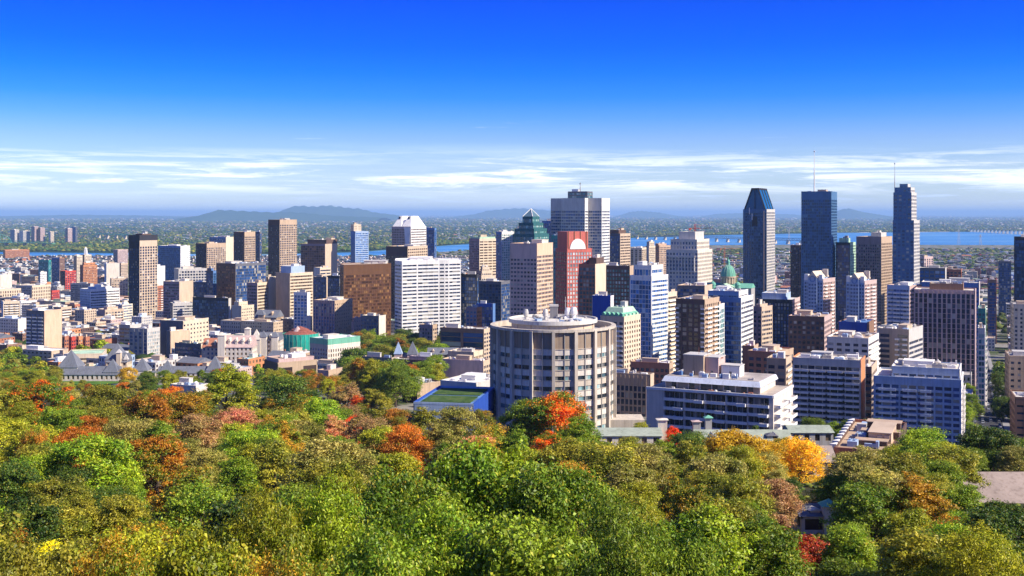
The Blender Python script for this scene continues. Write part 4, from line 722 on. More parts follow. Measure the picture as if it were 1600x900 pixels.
# green copper apartment block
def copper_apartment():
    D = 800; root = B(AT, tw, 'cream apartment tower with stepped green copper mansard roof', 938, 975, 1001, 497, D, g_('beige', 'dark', bw=4.2, fh=3.3, sp=.4, pr=.4, bal=([(.6, .95)], 1.1, 1)), g_('cream', 'brown', bw=3.6, fh=3.3, sp=.45, pr=.5), units=0, roof='copper', short='the copper mansard tower')
    hx, hy, h = root['hx'], root['hy'], root['h']; zt = ZY(482, D) - root.location.z; cp = wallm(CC['copper'], var=.35)
    m_ = MB(); m_.pyramid(-hx * .98, hx * .98, -hy * .98, hy * .98, h + .2, (h + zt) / 2, rx=hx * .8, ry=hy * .8); m_.build('lower_mansard', cp, root)
    m_ = MB(); m_.pyramid(-hx * .78, hx * .78, -hy * .78, hy * .78, (h + zt) / 2, zt, rx=hx * .62, ry=hy * .62); m_.build('upper_mansard', wallm(CC['pcopper'], var=.3), root)
    for i in range(5):
        x = -hx * .75 + i * hx * .375; d_ = MB(); d_.box(x - 1.2, x + 1.2, -hy * .99, -hy * .8, h + .3, h + 2.4); d_.gable(x - 1.4, x + 1.4, -hy * 1.0, -hy * .78, h + 2.4, h + 3.6, 'y'); d_.build('dormer', wc('copper'), root)
    for i in range(4):
        y = -hy * .7 + i * hy * .45; d_ = MB(); d_.box(hx * .8, hx * .99, y - 1.2, y + 1.2, h + .3, h + 2.4); d_.build('dormer', wc('pcopper'), root)
    add_units(root, [(-hx * .5, -hy * .5), (hx * .5, hy * .5)], zt, 4, random.Random(5))
copper_apartment()
# pinnacled red-brick church-like roofs etc.
def gabled_hall(name, cat, label, x0, x1, ytop, yeave, D, depth, wallc, roofc, th=0.0, short=None, towers=(), dorm=0, gl='brown'):
    X0, X1 = (x0 - 800) / F * D, (x1 - 800) / F * D; cx = (X0 + X1) / 2; hx = (X1 - X0) / 2; hy = depth / 2; cy = D + hy
    gz = min(ground(X0, D), ground(X1, D)) - 1; root = empty(name, (cx, cy, gz), th); tag(root, label, cat)
    ze, zt = ZY(yeave, D) - gz, ZY(ytop, D + hy) - gz
    s_ = g_(wallc, gl, bw=4, fh=4, sp=.45, pr=.55, top=.6)
    W, G, BL = MB(), MB(), MB(); pts = [(-hx, -hy), (hx, -hy), (hx, hy), (-hx, hy)]
    for i in range(4): facade(W, G, BL, pts[i], pts[(i + 1) % 4], 0, ze, s_, 0, 0)
    W.build('wall', wc(wallc), root, kind='stuff'); G.build('window', GL[gl], root, kind='stuff')
    r_ = MB(); r_.gable(-hx - .5, hx + .5, -hy - .6, hy + .6, ze, zt, 'x'); r_.build('roof', wallm(CC[roofc], var=.25), root)
    for i in range(dorm):
        x = -hx + (i + .5) * 2 * hx / dorm; d_ = MB(); d_.box(x - .9, x + .9, -hy * .8, 0, ze, ze + (zt - ze) * .55); d_.gable(x - 1.2, x + 1.2, -hy * .85, 0, ze + (zt - ze) * .55, ze + (zt - ze) * .85, 'y'); d_.build('dormer', wc(wallc), root)
    for (tx, ty, r0, yt, ya, c_) in towers:      # column, local y, half width, wall top row, apex row
        lx = (tx - 800) / F * D - cx; z_a, z_b = ZY(yt, D) - gz, ZY(ya, D) - gz
        t_ = MB(); t_.box(lx - r0, lx + r0, ty - r0, ty + r0, 0, z_a); t_.build('turret', wc(wallc), root)
        t_ = MB(); t_.pyramid(lx - r0 - .5, lx + r0 + .5, ty - r0 - .5, ty + r0 + .5, z_a, z_b); t_.build('turret_roof', wallm(CC[c_], var=.2), root)
    FOOT.append((cx, cy, hx, hy, -th)); RECTS.append((x0, x1, ytop, yeave + 10, D)); LANDMARKS.append((short or label, (x0 + x1) / 2, yeave, D, x1 - x0)); return root
gabled_hall('pavilion', bk, 'long low stone pavilion with steep slate pyramid roofs above the lawn', 88, 185, 572, 585.5, 930, 11, 'offwhite', 'slate', short='the slate-roofed pavilion', towers=[(103, 6, 8, 575, 549, 'slate'), (95, 1, 4.5, 583, 572, 'slate'), (172, 1, 5.8, 582, 562, 'slate')])
gabled_hall('pavilion', bk, 'second slate-roofed pavilion wing beyond the golden tree', 246, 343, 572, 583, 930, 11, 'offwhite', 'slate', short='the second slate pavilion', towers=[(333, 1, 5.8, 579, 557, 'slate'), (258, 1, 5.0, 581, 564, 'slate')])
gabled_hall('manor_house', 'house', 'stone manor with tall slate roof and white corner turret', 166, 198, 551, 566, 985, 14, 'cream', 'slate', short='the stone manor', towers=[(178, 2, 8, 562, 537, 'slate'), (186, -7, 1.8, 551, 545, 'lgrey'), (196, -5, 1.5, 562, 553, 'lgrey')])
gabled_hall('pavilion', bk, 'small stone pavilion with slate pyramid beside the golden tree', 206, 240, 579, 584, 940, 9, 'offwhite', 'slate', towers=[(219, 1, 6, 579, 560, 'slate')], short='the small slate pyramid pavilion')
gabled_hall('hospital_wing', bk, 'long cream hospital wing with grey and red banded roof', 342, 394, 524, 543, 1050, 20, 'offwhite', 'pink', dorm=5, short='the banded-roof hospital', towers=[(346, -8, 3.2, 524, 519, 'offwhite'), (380, 8, 2.5, 517, 514, 'offwhite')])
gabled_hall('hospital_wing', bk, 'dark hospital wing with steep red-rimmed gable', 316, 341, 528, 543, 1060, 20, 'grey', 'brick', dorm=2, short='the red-rimmed gable wing', gl='navy')
gabled_hall('hospital_wing', bk, 'turreted white hospital wing with slate roofs and dormers', 396, 437, 519, 532, 1090, 18, 'offwhite', 'slate', dorm=4, short='the turreted white hospital', towers=[(401, -9, 4, 530, 514, 'offwhite'), (412, -9, 3, 526, 516, 'slate'), (430, -9, 3, 526, 517, 'slate')])
gabled_hall('church', 'church', 'grey stone church with twin gables above the hospital', 399, 436, 484, 496, 1400, 22, 'tan', 'slate', dorm=2, th=R(-12), short='the grey stone church', towers=[(411, -9, 4, 492, 484, 'slate')])
gabled_hall('church', 'church', 'dark-roofed college hall with two sharp slate spires', 618, 670, 551, 562, 930, 16, 'pink', 'slate', short='the spired college hall', towers=[(622, -6, 3, 553, 534, 'lblue'), (644, -4, 4, 554, 534, 'slate')])
gabled_hall('museum_hall', bk, 'long slate-roofed hall with cream gable end', 668, 716, 543, 554, 960, 18, 'beige', 'slate', dorm=3, short='the cream-gabled slate hall')
gabled_hall('stone_mansion', 'house', 'low pale stone mansion with green ridge half hidden by trees', 925, 1034, 668, 681, 395, 14, 'offwhite', 'sage', short='the green-ridged mansion', towers=[(1041, 4, 1.6, 664, 662, 'offwhite')])
gabled_hall('stone_mansion', 'house', 'grey-roofed stone mansion with white gable below the white balcony block', 1090, 1238, 671, 690, 390, 14, 'grey', 'sage', short='the grey-roofed mansion', dorm=3, towers=[(1097, 5, 1.3, 668, 666, 'pink'), (1116, 5, 1.1, 662, 658, 'copper'), (1208, -4, 1.6, 682, 678, 'dgrey')])
gabled_hall('stone_mansion', 'house', 'pale roofed house between mansion and orange tree', 1236, 1302, 664, 676, 430, 14, 'grey', 'sage', short='the pale roofed house')
gabled_hall('brick_mansion', 'house', 'mansion with weathered pink slate roof at the frame edge', 1520, 1640, 737, 786, 262, 22, 'tan', 'pslate', short='the pink slate mansion')
gabled_hall('stone_mansion', 'house', 'turreted grey-roofed house among the dark trees', 1252, 1300, 786, 806, 215, 9, 'offwhite', 'slate', short='the turreted grey house', dorm=1, towers=[(1296, -4, 1.2, 790, 780, 'copper')])
gabled_hall('stone_mansion', 'house', 'house with pinkish slate cone roof beside yellow tree', 1272, 1306, 696, 722, 330, 12, 'offwhite', 'pslate', short='the pink cone-roofed house')
LR = B(AB, bk, 'low red-brown flat-roofed building with white serrated side beside the red maple', 1303, 1396, 1420, 711, 330, g_('brick', 'dark', bw=4.5, fh=3.2, sp=.5, pr=.3), g_('dbrown', 'dark', bw=5, fh=3.2, sp=.5, pr=.2), roof='tan', units=6, th=TH, b=50, short='the low red-brown flat roof')
for i in range(9):
    y = -LR['hy'] + 3 + i * 5.4; m_ = MB(); m_.hexa([(-LR['hx'] - 1.6, y, 2), (-LR['hx'] + .3, y, 2), (-LR['hx'] + .3, y + 3, 2), (-LR['hx'] - .2, y + 3, 2)], [(-LR['hx'] - 1.6, y, LR['h'] + 1.3), (-LR['hx'] + .3, y, LR['h'] + 1.3), (-LR['hx'] + .3, y + 3, LR['h'] + 1.3), (-LR['hx'] - .2, y + 3, LR['h'] + 1.3)]); m_.build('serrated_bay', wc('white'), LR)
for (x_, y_, a_, b_, h_) in ((2.5, 12, 10, 5, 3), (2.5, 0, 11, 4, 2.2), (1.0, -12, 9, 4, 1.4)): rbox(LR, 'roof_monitor', x_ - a_ / 2, x_ + a_ / 2, y_ - b_ / 2, y_ + b_ / 2, LR['h'] + .1, LR['h'] + h_, wc('dbrown')); rbox(LR, 'monitor_roof', x_ - a_ / 2 - .3, x_ + a_ / 2 + .3, y_ - b_ / 2 - .3, y_ + b_ / 2 + .3, LR['h'] + h_, LR['h'] + h_ + .25, wc('tan'))
# green netted drum
def netted():
    D = 1150; cx = (465 - 800) / F * D; gz = ground(cx, D) - 1; root = empty('scaffolded_hall', (cx, D + 15, gz)); tag(root, 'round hall wrapped in bright green scaffold netting with red conical roof', 'building')
    zz = lambda y: ZY(y, D) - gz; r_ = 28 / F * D
    nm = MB(); nm.lathe(0, 0, [(r_, 0), (r_ * 1.02, zz(534)), (r_ * .99, zz(523))], 28); nm.build('netting', wallm((.02, .36, .27), var=.35, scale=.4), root)
    m_ = MB(); m_.lathe(0, 0, [(r_ * .97, zz(524)), (r_ * .5, zz(518)), (r_ * .5, zz(517)), (.5, zz(512))], 20); m_.build('roof', wallm((.30, .10, .07), var=.6, scale=.5), root)
    m_ = MB(); m_.lathe(-r_ * .1, -r_ * .3, [(5, zz(521)), (4.8, zz(519)), (.3, zz(511))], 12); m_.build('cone_roof', wc('pink'), root)
    sc_ = MB()
    for k in range(28):
        a = 2 * math.pi * k / 28; sc_.tube((r_ * 1.03 * math.cos(a), r_ * 1.03 * math.sin(a), 0), (r_ * 1.03 * math.cos(a), r_ * 1.03 * math.sin(a), zz(522)), .12, .12, 4)
    sc_.build('scaffold', wc('pcopper'), root, kind='stuff'); FOOT.append((cx, D + 15, r_, r_, 0)); RECTS.append((437, 493, 520, 545, D)); LANDMARKS.append(('the green netted hall', 465, 530, D, 56))
netted()
# ------------------------------------------------------------------ the round concrete tower
def round_tower():
    Dc = 575.0; Rr = 31.2; cx = (864 - 800) / F * Dc; gz = ground(cx, Dc) - 3
    root = empty('round_tower', (cx, Dc, gz)); tag(root, 'huge round concrete research tower with ribs and recessed circular rooftop deck', 'tower')
    zz = lambda y, d: ZY(y, d) - gz
    ztop = zz(519, Dc - Rr); zpan = ztop - 8.3; fh = 4.95; nb = 18; off = R(-91.5)
    conc, tan, pale = wallm((.56, .49, .40), var=.25, scale=.35), wallm((.33, .25, .18), var=.25, scale=.3), wallm((.68, .62, .54), var=.22, scale=.5)
    metal = wallm((.30, .29, .27))
    glv = [glassm((.05, .10, .13), (.40, .42, .40), .3), glassm((.16, .28, .30), (.5, .55, .52), .4), glassm((.02, .03, .04), (.25, .25, .24), .15)]  # cyan tints put the panes' reflections into their colour
    def pt(a, r, z): return (r * math.cos(a), r * math.sin(a), z)
    def quadbox(m_, a0, a1, r0, r1, z0, z1):
        m_.hexa([pt(a0, r1, z0), pt(a1, r1, z0), pt(a1, r0, z0), pt(a0, r0, z0)], [pt(a0, r1, z1), pt(a1, r1, z1), pt(a1, r0, z1), pt(a0, r0, z1)])
    core = MB(); core.lathe(0, 0, [(Rr - 1.6, 0), (Rr - 1.6, ztop - 2.4)], 72); core.build('wall', wc('dgrey'), root)
    da = 2 * math.pi / nb
    proto = {}
    def piece(name, kind, mats, bay, sub, f, parent):
        """panel / pane meshes are built once at angle 0 and copied round the drum"""
        key = (name, sub)
        if key not in proto:
            m_ = MB(); w0, w1 = (.045, .485) if sub == 0 else (.515, .955)
            a0, a1 = w0 * da, w1 * da
            if kind == 'panel': quadbox(m_, a0, a1, Rr - 1.6, Rr - 1.05, 0, 2.9)
            elif kind == 'top': quadbox(m_, a0, a1, Rr - 1.6, Rr - 1.15, 0, 8.1)
            else:
                m_.poly([pt(a0, Rr - 1.35, 0), pt(a1, Rr - 1.35, 0), pt(a1, Rr - 1.35, 1.95), pt(a0, Rr - 1.35, 1.95)], [(0, 0), (3, 0), (3, 1), (0, 1)])
            proto[key] = {}
            proto[key]['mb'] = m_
        mk = random.choice(mats)
        if mk.name not in proto[key]: proto[key][mk.name] = proto[key]['mb'].mesh(name, mk)
        o = bpy.data.objects.new(name, proto[key][mk.name]); COL.objects.link(o); o.parent = parent
        o.rotation_euler = (0, 0, off + bay * da); o.location = (0, 0, f); return o
    nfl = int((zpan - 3) / fh)
    vis = [b_ for b_ in range(nb) if math.sin(off + (b_ + .5) * da) < .18]
    for b_ in range(nb):
        for sub in (0, 1):
            piece('top_panel', 'top', [tan], b_, sub, zpan, root)
            if b_ in vis:
                for f in range(min(nfl, 9)):
                    z = zpan - (f + 1) * fh
                    piece('spandrel_panel', 'panel', [pale, pale, conc], b_, sub, z + 2.05 - .0, root)
                    piece('window', 'pane', glv, b_, sub, z + .08, root)
    rest = MB(); restg = MB()
    for b_ in range(nb):
        if b_ in vis: continue
        for f in range(nfl):
            z = zpan - (f + 1) * fh; a0 = off + b_ * da
            quadbox(rest, a0 + .03, a0 + da - .03, Rr - 1.6, Rr - 1.05, z + 2.05, z + fh)
            restg.poly([pt(a0 + .03, Rr - 1.35, z), pt(a0 + da - .03, Rr - 1.35, z), pt(a0 + da - .03, Rr - 1.35, z + 2), pt(a0 + .03, Rr - 1.35, z + 2)], [(0, 0), (6, 0), (6, 1), (0, 1)])
    rest.build('rear_panels', pale, root, kind='stuff'); restg.build('rear_windows', glv[0], root, kind='stuff')
    for b_ in range(nb):
        a = off + b_ * da; m_ = MB(); wv = .024
        quadbox(m_, a - wv, a + wv, Rr - 1.8, Rr + .45, 0, ztop + .2); m_.build('rib', conc, root)
        am = a + da / 2; m_ = MB(); quadbox(m_, am - .0055, am + .0055, Rr - 1.5, Rr - .75, 0, ztop); m_.build('mullion', metal, root)
    sl = MB()
    for f in range(nfl + 1): sl.lathe(0, 0, [(Rr - 1.5, zpan - f * fh - .12), (Rr - .82, zpan - f * fh - .12), (Rr - .82, zpan - f * fh + .1), (Rr - 1.5, zpan - f * fh + .1)], 72)
    sl.build('floor_slabs', conc, root, kind='stuff')
    rm = MB(); rm.lathe(0, 0, [(Rr - 2.0, ztop - 2.2), (Rr - 2.0, ztop + .9), (Rr + .1, ztop + .9), (Rr + .1, ztop - .35), (Rr - 1.2, ztop - .35)], 72); rm.build('roof_rim', conc, root)
    rf = MB(); rf.lathe(0, 0, [(Rr - 2, ztop - 2.2), (2, ztop - 2.2)], 72); rf.build('roof', roofm((.30, .30, .31)), root)
    zd = zz(506, Dc - 22.5); Rd = 21.8; drum = wallm((.62, .50, .36), var=.15, scale=.3)
    d_ = MB(); d_.lathe(0, 0, [(Rd - 1.2, ztop - 2.2), (Rd - 1.2, zd - .9)], 60); d_.build('drum', drum, root)
    for k in range(14):
        a = 2 * math.pi * k / 14 + .1; m_ = MB(); quadbox(m_, a - .006, a + .006, Rd - 1.25, Rd - 1.0, ztop - 2.2, zd - .9); m_.build('drum_joint', wc('tan'), root)
    d_ = MB(); d_.lathe(0, 0, [(Rd - 1.2, zd - .95), (Rd + .3, zd - .95), (Rd + .3, zd + .9), (Rd - .3, zd + .9), (Rd - .3, zd)], 72); d_.build('deck_parapet', wallm((.66, .62, .54)), root)
    d_ = MB(); d_.lathe(0, 0, [(Rd - .3, zd), (0, zd)], 60); d_.build('deck', roofm((.58, .55, .50)), root)
    # plant on the deck
    def vent(x, y, s, h, col='lgrey'):
        m_ = MB(); m_.lathe(x, y, [(s * .45, zd), (s * .45, zd + h * .35), (s * .75, zd + h * .4), (s * .8, zd + h * .7), (s * .55, zd + h), (0, zd + h)], 14); m_.box(x - s * .9, x + s * .9, y - s * .9, y + s * .9, zd, zd + .5); m_.build('exhaust_vent', wallm(CC[col], rough=.5), root)
    vent(-13.5, -4, 1.6, 5.5); vent(-4.0, -6.5, 1.7, 5.8); vent(7.5, 3.5, 1.9, 5.6, 'white'); vent(10.5, 3, 2.2, 6, 'white')
    m_ = MB(); m_.box(-1.2, 2.6, 6, 10, zd, zd + 6.0)
    for i in range(7): m_.box(-1.2 + i * .56, -1.0 + i * .56, 5.85, 6, zd, zd + 6)
    m_.build('cooling_unit', wc('grey'), root); rbox(root, 'cooling_cap', -1.6, 3.0, 5.6, 10.4, zd + 6, zd + 6.8, wc('lgrey'))
    rr = random.Random(3)
    for i in range(26):
        x, y = rr.uniform(-16, 17), rr.uniform(-14, 14)
        if math.hypot(x, y) > 18 or math.hypot(x - .7, y - 8) < 5: continue
        kind = rr.choice(['ac', 'duct', 'duct', 'hut', 'tank']); o = bpy.data.objects.new('rooftop_unit', unit_mesh(kind, rr.choice(['white', 'lgrey', 'grey', 'lblue']))); COL.objects.link(o); o.parent = root
        o.location = (x, y, zd + .02); o.scale = (rr.uniform(1.5, 4.5), rr.uniform(1.2, 3), rr.uniform(.8, 2)); o.rotation_euler = (0, 0, rr.uniform(0, 3))
    for (x, y, h) in ((6.5, 5, 11), (-6, 3, 8), (12, -5, 4.5), (1.5, -12, 3)):
        m_ = MB(); m_.tube((x, y, zd), (x, y, zd + h), .12, .07, 5); m_.tube((x - .7, y, zd + h * .8), (x + .7, y, zd + h * .8), .05, .05, 4); m_.build('pole', wc('white'), root)
    # junk and walkway ladders in the ring between rim and drum
    for i in range(10):
        a = R(-8) + rr.uniform(-.5, .5); r0 = rr.uniform(Rd + 2, Rr - 3.5); o = bpy.data.objects.new('rooftop_unit', unit_mesh(rr.choice(['duct', 'ac', 'hut']), rr.choice(['lgrey', 'beige', 'grey']))); COL.objects.link(o); o.parent = root
        o.location = (r0 * math.cos(a), r0 * math.sin(a), ztop - 2.2); o.scale = (rr.uniform(1.5, 4), rr.uniform(1, 2.5), rr.uniform(.8, 2)); o.rotation_euler = (0, 0, a)
    # entrance wing at the foot
    m_ = MB(); m_.box(Rr - 4, Rr + 13, -14, 2, 0, zz(655, Dc - 12)); m_.build('entrance_wing', conc, root)
    FOOT.append((cx, Dc, 40, 36, 0)); RECTS.append((765, 963, 490, 690, Dc - Rr)); LANDMARKS.append(('the round concrete tower', 864, 600, Dc, 198))
round_tower()
# ------------------------------------------------------------------ white balcony block in front
def balcony_block():
    D = 470; th = R(27); x0, xc, x1, y = 1010, 1208, 1236, 622
    X, a, b = solve(x0, xc, x1, D, th, b=34); c, s_ = math.cos(th), math.sin(th)
    cx, cy = X - a / 2 * c + b / 2 * s_, D + a / 2 * s_ + b / 2 * c; gz = ground(X - a / 2, D + 10) - 6
    root = empty('apartment_block', (cx, cy, gz), -th); tag(root, 'large white concrete apartment block with deep balconies and stepped penthouse roofs', 'building')
    hx, hy = a / 2, b / 2; h = ZY(y, D) - gz; fh = 3.75; wh = wallm((.64, .57, .49), var=.2, scale=.3); W_ = wallm((.74, .72, .69), var=.1)
    pts = [(-hx, -hy), (hx, -hy), (hx, hy), (-hx, hy)]
    nf = int(h / fh) - 1
    blue = wallm((.40, .42, .46), var=.15)
    core = MB(); core.box(-hx + 1.5, hx - 1.5, -hy + 1.5, hy, 0, h - .3); core.build('wall', wallm((.26, .21, .18)), root)  # wall behind the balconies coloured dark to deepen their shade
    side = MB(); side.box(hx - 1.6, hx, -hy + .2, hy, 0, h - .05); side.build('end_wall', wh, root); side = MB(); side.box(-hx, -hx + a * .14, -hy + .02, hy, 0, h - .05); side.build('end_wall', wh, root)
    rbox(root, 'roof', -hx, hx, -hy, hy, h - .05, h + .25, roofm((.42, .36, .30)))
    # glazing, piers, balconies of the front: five bays
    bays = 5; fx0 = -hx + a * .14; bw = (hx - 1.6 - fx0) / bays
    gm, fm, am_ = {}, None, None
    glz = [glassm((.012, .018, .035), (.16, .15, .15), .2), glassm((.015, .03, .045), (.28, .26, .24), .22)]; dk = wallm((.09, .085, .09))
    for i in range(bays + 1): rbox(root, 'pier', fx0 + i * bw - .22, fx0 + i * bw + .22, -hy + .1, -hy + 1.6, 0, h - .06, wh)
    panes = {}; 
    for gi in (0, 1):
        m_ = MB(); m_.poly([(-bw / 2 + .3, 0, 0), (bw / 2 - .3, 0, 0), (bw / 2 - .3, 0, 3.1), (-bw / 2 + .3, 0, 3.1)], [(0, 0), (5, 0), (5, 1), (0, 1)]); panes[gi] = m_.mesh('window', glz[gi])
    fr = MB(); n5 = 4
    for k in range(n5 + 1):
        x = -bw / 2 + .3 + k * (bw - .6) / n5; fr.box(x - .045, x + .045, -.06, .02, 0, 3.1)
    frm = fr.mesh('window_frame', wc('white'))
    def balc(w_, dp):
        m_ = MB(); m_.box(-w_ / 2, w_ / 2, -dp, 0, -.2, 0); m_.box(-w_ / 2, w_ / 2, -dp, -dp + .14, 0, 1.0); m_.box(-w_ / 2, -w_ / 2 + .14, -dp + .14, 0, 0, .95); m_.box(w_ / 2 - .14, w_ / 2, -dp + .14, 0, 0, .95); m_.box(-w_ / 2, w_ / 2, -dp + .03, -dp + .09, 1.1, 1.16); return m_.mesh('balcony', W_)
    wide, narrow = balc(bw - .3, 1.6), balc(bw * .42, 3.0)
    for f in range(max(0, nf - 8), nf):
        z = h - (nf - f) * fh - .35
        for i in range(bays):
            x = fx0 + (i + .5) * bw
            for nm, me, yy, zz_ in (('window', panes[(i + f) % 2], -hy + 1.42, z + .15), ('window_frame', frm, -hy + 1.4, z + .15), ('balcony', wide, -hy + 1.5 - (.9 if (i + f // 2) % 3 else 0), z)):
                o = bpy.data.objects.new(nm, me); COL.objects.link(o); o.parent = root; o.location = (x, yy, zz_)
            if (i + (f // 2)) % 2 == 0:
                o = bpy.data.objects.new('balcony', narrow); COL.objects.link(o); o.parent = root; o.location = (x + bw * .25, -hy + .9, z + .02)
            if random.random() < .35:
                o = bpy.data.objects.new('planter', unit_mesh('hut', 'white')); COL.objects.link(o); o.parent = root; o.location = (x + random.uniform(-2, 2), -hy + .6, z); o.scale = (1.0, .5, 1.0)
    low = MB()
    for f in range(0, max(0, nf - 8)):
        z = h - (nf - f) * fh - .35; low.box(fx0, hx - 1.6, -hy + .3, -hy + 1.5, z, z + 1.0)
    low.build('lower_balconies', W_, root, kind='stuff')
    sb = balc(hy * .8, 2.6)
    for f in range(max(0, nf - 9), nf):
        z = h - (nf - f) * fh - .35
        for q in (-.5, .45):
            o = bpy.data.objects.new('balcony', sb); COL.objects.link(o); o.parent = root; o.location = (hx, hy * q, z); o.rotation_euler = (0, 0, R(90))
    # roof terrace storey
    z1 = h + .3; px0, px1, py0, py1 = -hx + a * .12, hx - a * .13, -hy + 6, hy - 2
    gl = MB(); gl.poly([(px0 + .2, py0, z1), (px1 - .2, py0, z1), (px1 - .2, py0, z1 + 3), (px0 + .2, py0, z1 + 3)], [(0, 0), (16, 0), (16, 1), (0, 1)]); gl.build('window', glz[1], root)
    rbox(root, 'terrace_storey', px0, px1, py0 + .3, py1, z1, z1 + 3, wh)
    for k in range(9): x = px0 + k * (px1 - px0) / 8; rbox(root, 'mullion', x - .25, x + .25, py0 - .08, py0 + .2, z1, z1 + 3, wh)
    m_ = MB(); m_.hexa([(px0 - 1, py0 - 2.4, z1 + 3), (px1 + 1, py0 - 2.4, z1 + 3), (px1 + 1, py1 + 1, z1 + 3), (px0 - 1, py1 + 1, z1 + 3)], [(px0 - .2, py0 - .6, z1 + 5), (px1 + .2, py0 - .6, z1 + 5), (px1 + .2, py1 + .2, z1 + 5), (px0 - .2, py1 + .2, z1 + 5)]); m_.build('sloped_fascia', wallm((.62, .66, .74)), root)
    z2 = z1 + 5.02; rbox(root, 'upper_roof', px0 + .4, px1 - .4, py0 + .2, py1 - .6, z2 - .02, z2 + .12, roofm((.45, .40, .36)))
    # penthouse towers
    def hut(x_0, x_1, y_0, y_1, hh, col, nm='penthouse'):
        m_ = MB(); m_.box(x_0, x_1, y_0, y_1, z2 + .1, z2 + hh); m_.build(nm, wc(col), root); m_ = MB(); m_.box(x_0 - .2, x_1 + .2, y_0 - .2, y_1 + .2, z2 + hh, z2 + hh + .4); m_.build(nm + '_coping', wc('lgrey'), root)
        rbox(root, 'door', (x_0 + x_1) / 2 - .5, (x_0 + x_1) / 2 + .5, y_0 - .06, y_0 + .05, z2 + .12, z2 + 2.3, wc('dgrey'))
    hut(px0 + 6, px0 + 15, py0 + 6, py0 + 16, 8.6, 'tan'); hut(px0 + 15.2, px0 + 21, py0 + 8, py0 + 18, 7.8, 'pink'); hut(px0 + 22, px0 + 30, py0 + 9, py0 + 16, 4.6, 'white')
    m_ = MB(); m_.tube((px0 + 8, py0 + 7, z2 + 7.6), (px0 + 22, py0 + 12, z2 + 7.6), .25, .25, 6); m_.tube((px0 + 12, py0 + 9, z2 + 7), (px0 + 12, py0 + 9, z2 + 12), .1, .06, 5); m_.tube((px0 + 16, py0 + 9, z2 + 7), (px0 + 16, py0 + 9, z2 + 12.5), .1, .06, 5); m_.build('pipework', wc('brick'), root)
    rr = random.Random(8)
    for i in range(14):
        o = bpy.data.objects.new('rooftop_unit', unit_mesh(rr.choice(['ac', 'duct', 'tank', 'hut', 'ac']), rr.choice(['white', 'lblue', 'lgrey', 'white', 'blue']))); COL.objects.link(o); o.parent = root
        o.location = (rr.uniform(px0 + 3, px1 - 3), rr.uniform(py0 + 1.5, py0 + 5.2), z2 + .13); o.scale = (rr.uniform(1.2, 3.2), rr.uniform(1, 2.2), rr.uniform(.8, 2.4))
    for i in range(18):
        o = bpy.data.objects.new('terrace_furniture', unit_mesh(rr.choice(['duct', 'tank', 'hut']), rr.choice(['white', 'white', 'dgrey', 'brick']))); COL.objects.link(o); o.parent = root
        o.location = (rr.uniform(-hx + 2, hx - 2), rr.uniform(-hy + 1.2, -hy + 3), h + .26); o.scale = (rr.uniform(.8, 2), rr.uniform(.6, 1), rr.uniform(.6, 1.1))
    m_ = MB()
    for (p, q) in (((-hx, -hy), (hx, -hy)), ((hx, -hy), (hx, hy))):
        m_.slab(p, q, 0, math.hypot(q[0] - p[0], q[1] - p[1]), h - .1, h + 1.0, -.3, .35)
    m_.build('parapet', W_, root)
    FOOT.append((cx, cy, hx, hy, th)); RECTS.append((1010, 1236, 600, 700, D)); LANDMARKS.append(('the white balcony block', 1120, 640, D, 220))
balcony_block()
# serrated white wall of the low red block is a row of sawtooth fins
# ------------------------------------------------------------------ lawn, reservoir, streets
mb = MB(); Y0, Y1 = 872, 924
for (y, nxt) in [(872, 884), (884, 900), (900, 924)]:
    for i in range(12):
        xa, xb = -372 + i * 5.2, -372 + (i + 1) * 5.2
        mb.poly([(xa, y, ground(xa, y) + .5), (xb, y, ground(xb, y) + .5), (xb, nxt, ground(xb, nxt) + .5), (xa, nxt, ground(xa, nxt) + .5)])
tag(mb.build('lawn', M_lawn), kind='structure')
M_road = noise_ground('asphalt', [(.35, (.04, .04, .045)), (.7, (.075, .075, .08))], .3); M_mark = wallm((.7, .68, .6)); M_walk = noise_ground('pavement_concrete', [(.3, (.22, .21, .20)), (.7, (.34, .33, .31))], .3)
YB = [a for a, b_ in GP if 500 < a < 6000]
def strip(name, x, y, th, l, w_, mat, dz, off=0.0, dash=None):
    """road ribbon from (x, y) running l metres in direction th (clockwise from +Y)"""
    mb = MB(); ux, uy = math.sin(th), math.cos(th); vx, vy = uy, -ux; ts = list(np.arange(0, l, 8 if y < 900 else 20)) + [l]
    if uy > .2: ts += [(yb - y) / uy for yb in YB if 0 < (yb - y) / uy < l]
    ts = sorted(set(round(float(t_), 3) for t_ in ts))
    for i in range(len(ts) - 1):
        if dash and i % 2: continue
        q = []
        for t_, o_ in ((ts[i], off - w_ / 2), (ts[i], off + w_ / 2), (ts[i + 1], off + w_ / 2), (ts[i + 1], off - w_ / 2)):
            X_, Y_ = x + ux * t_ + vx * o_, y + uy * t_ + vy * o_; q.append((X_, Y_, max(ground(X_, Y_), ground(x + ux * t_, y + uy * t_)) + dz))
        mb.poly(q)
    return tag(mb.build(name, mat), kind='structure')
SX, SY, STH = (1546 - 800) / F * 600, 600, R(21.5)
strip('pavement', SX, SY, STH, 2200, 24, M_walk, .32); strip('road', SX, SY, STH, 2200, 17, M_road, .45)
strip('road_marking', SX, SY, STH, 900, .4, M_mark, .52, 0, dash=True)
for k, (d_, l) in enumerate([(60, 560), (170, 700), (330, 900), (520, 1100)]):
    x, y = SX + math.sin(STH) * d_ - math.cos(STH) * l, SY + math.cos(STH) * d_ + math.sin(STH) * l
    strip('road', SX + math.sin(STH) * d_, SY + math.cos(STH) * d_, STH - R(90), l, 12, M_road, .42)
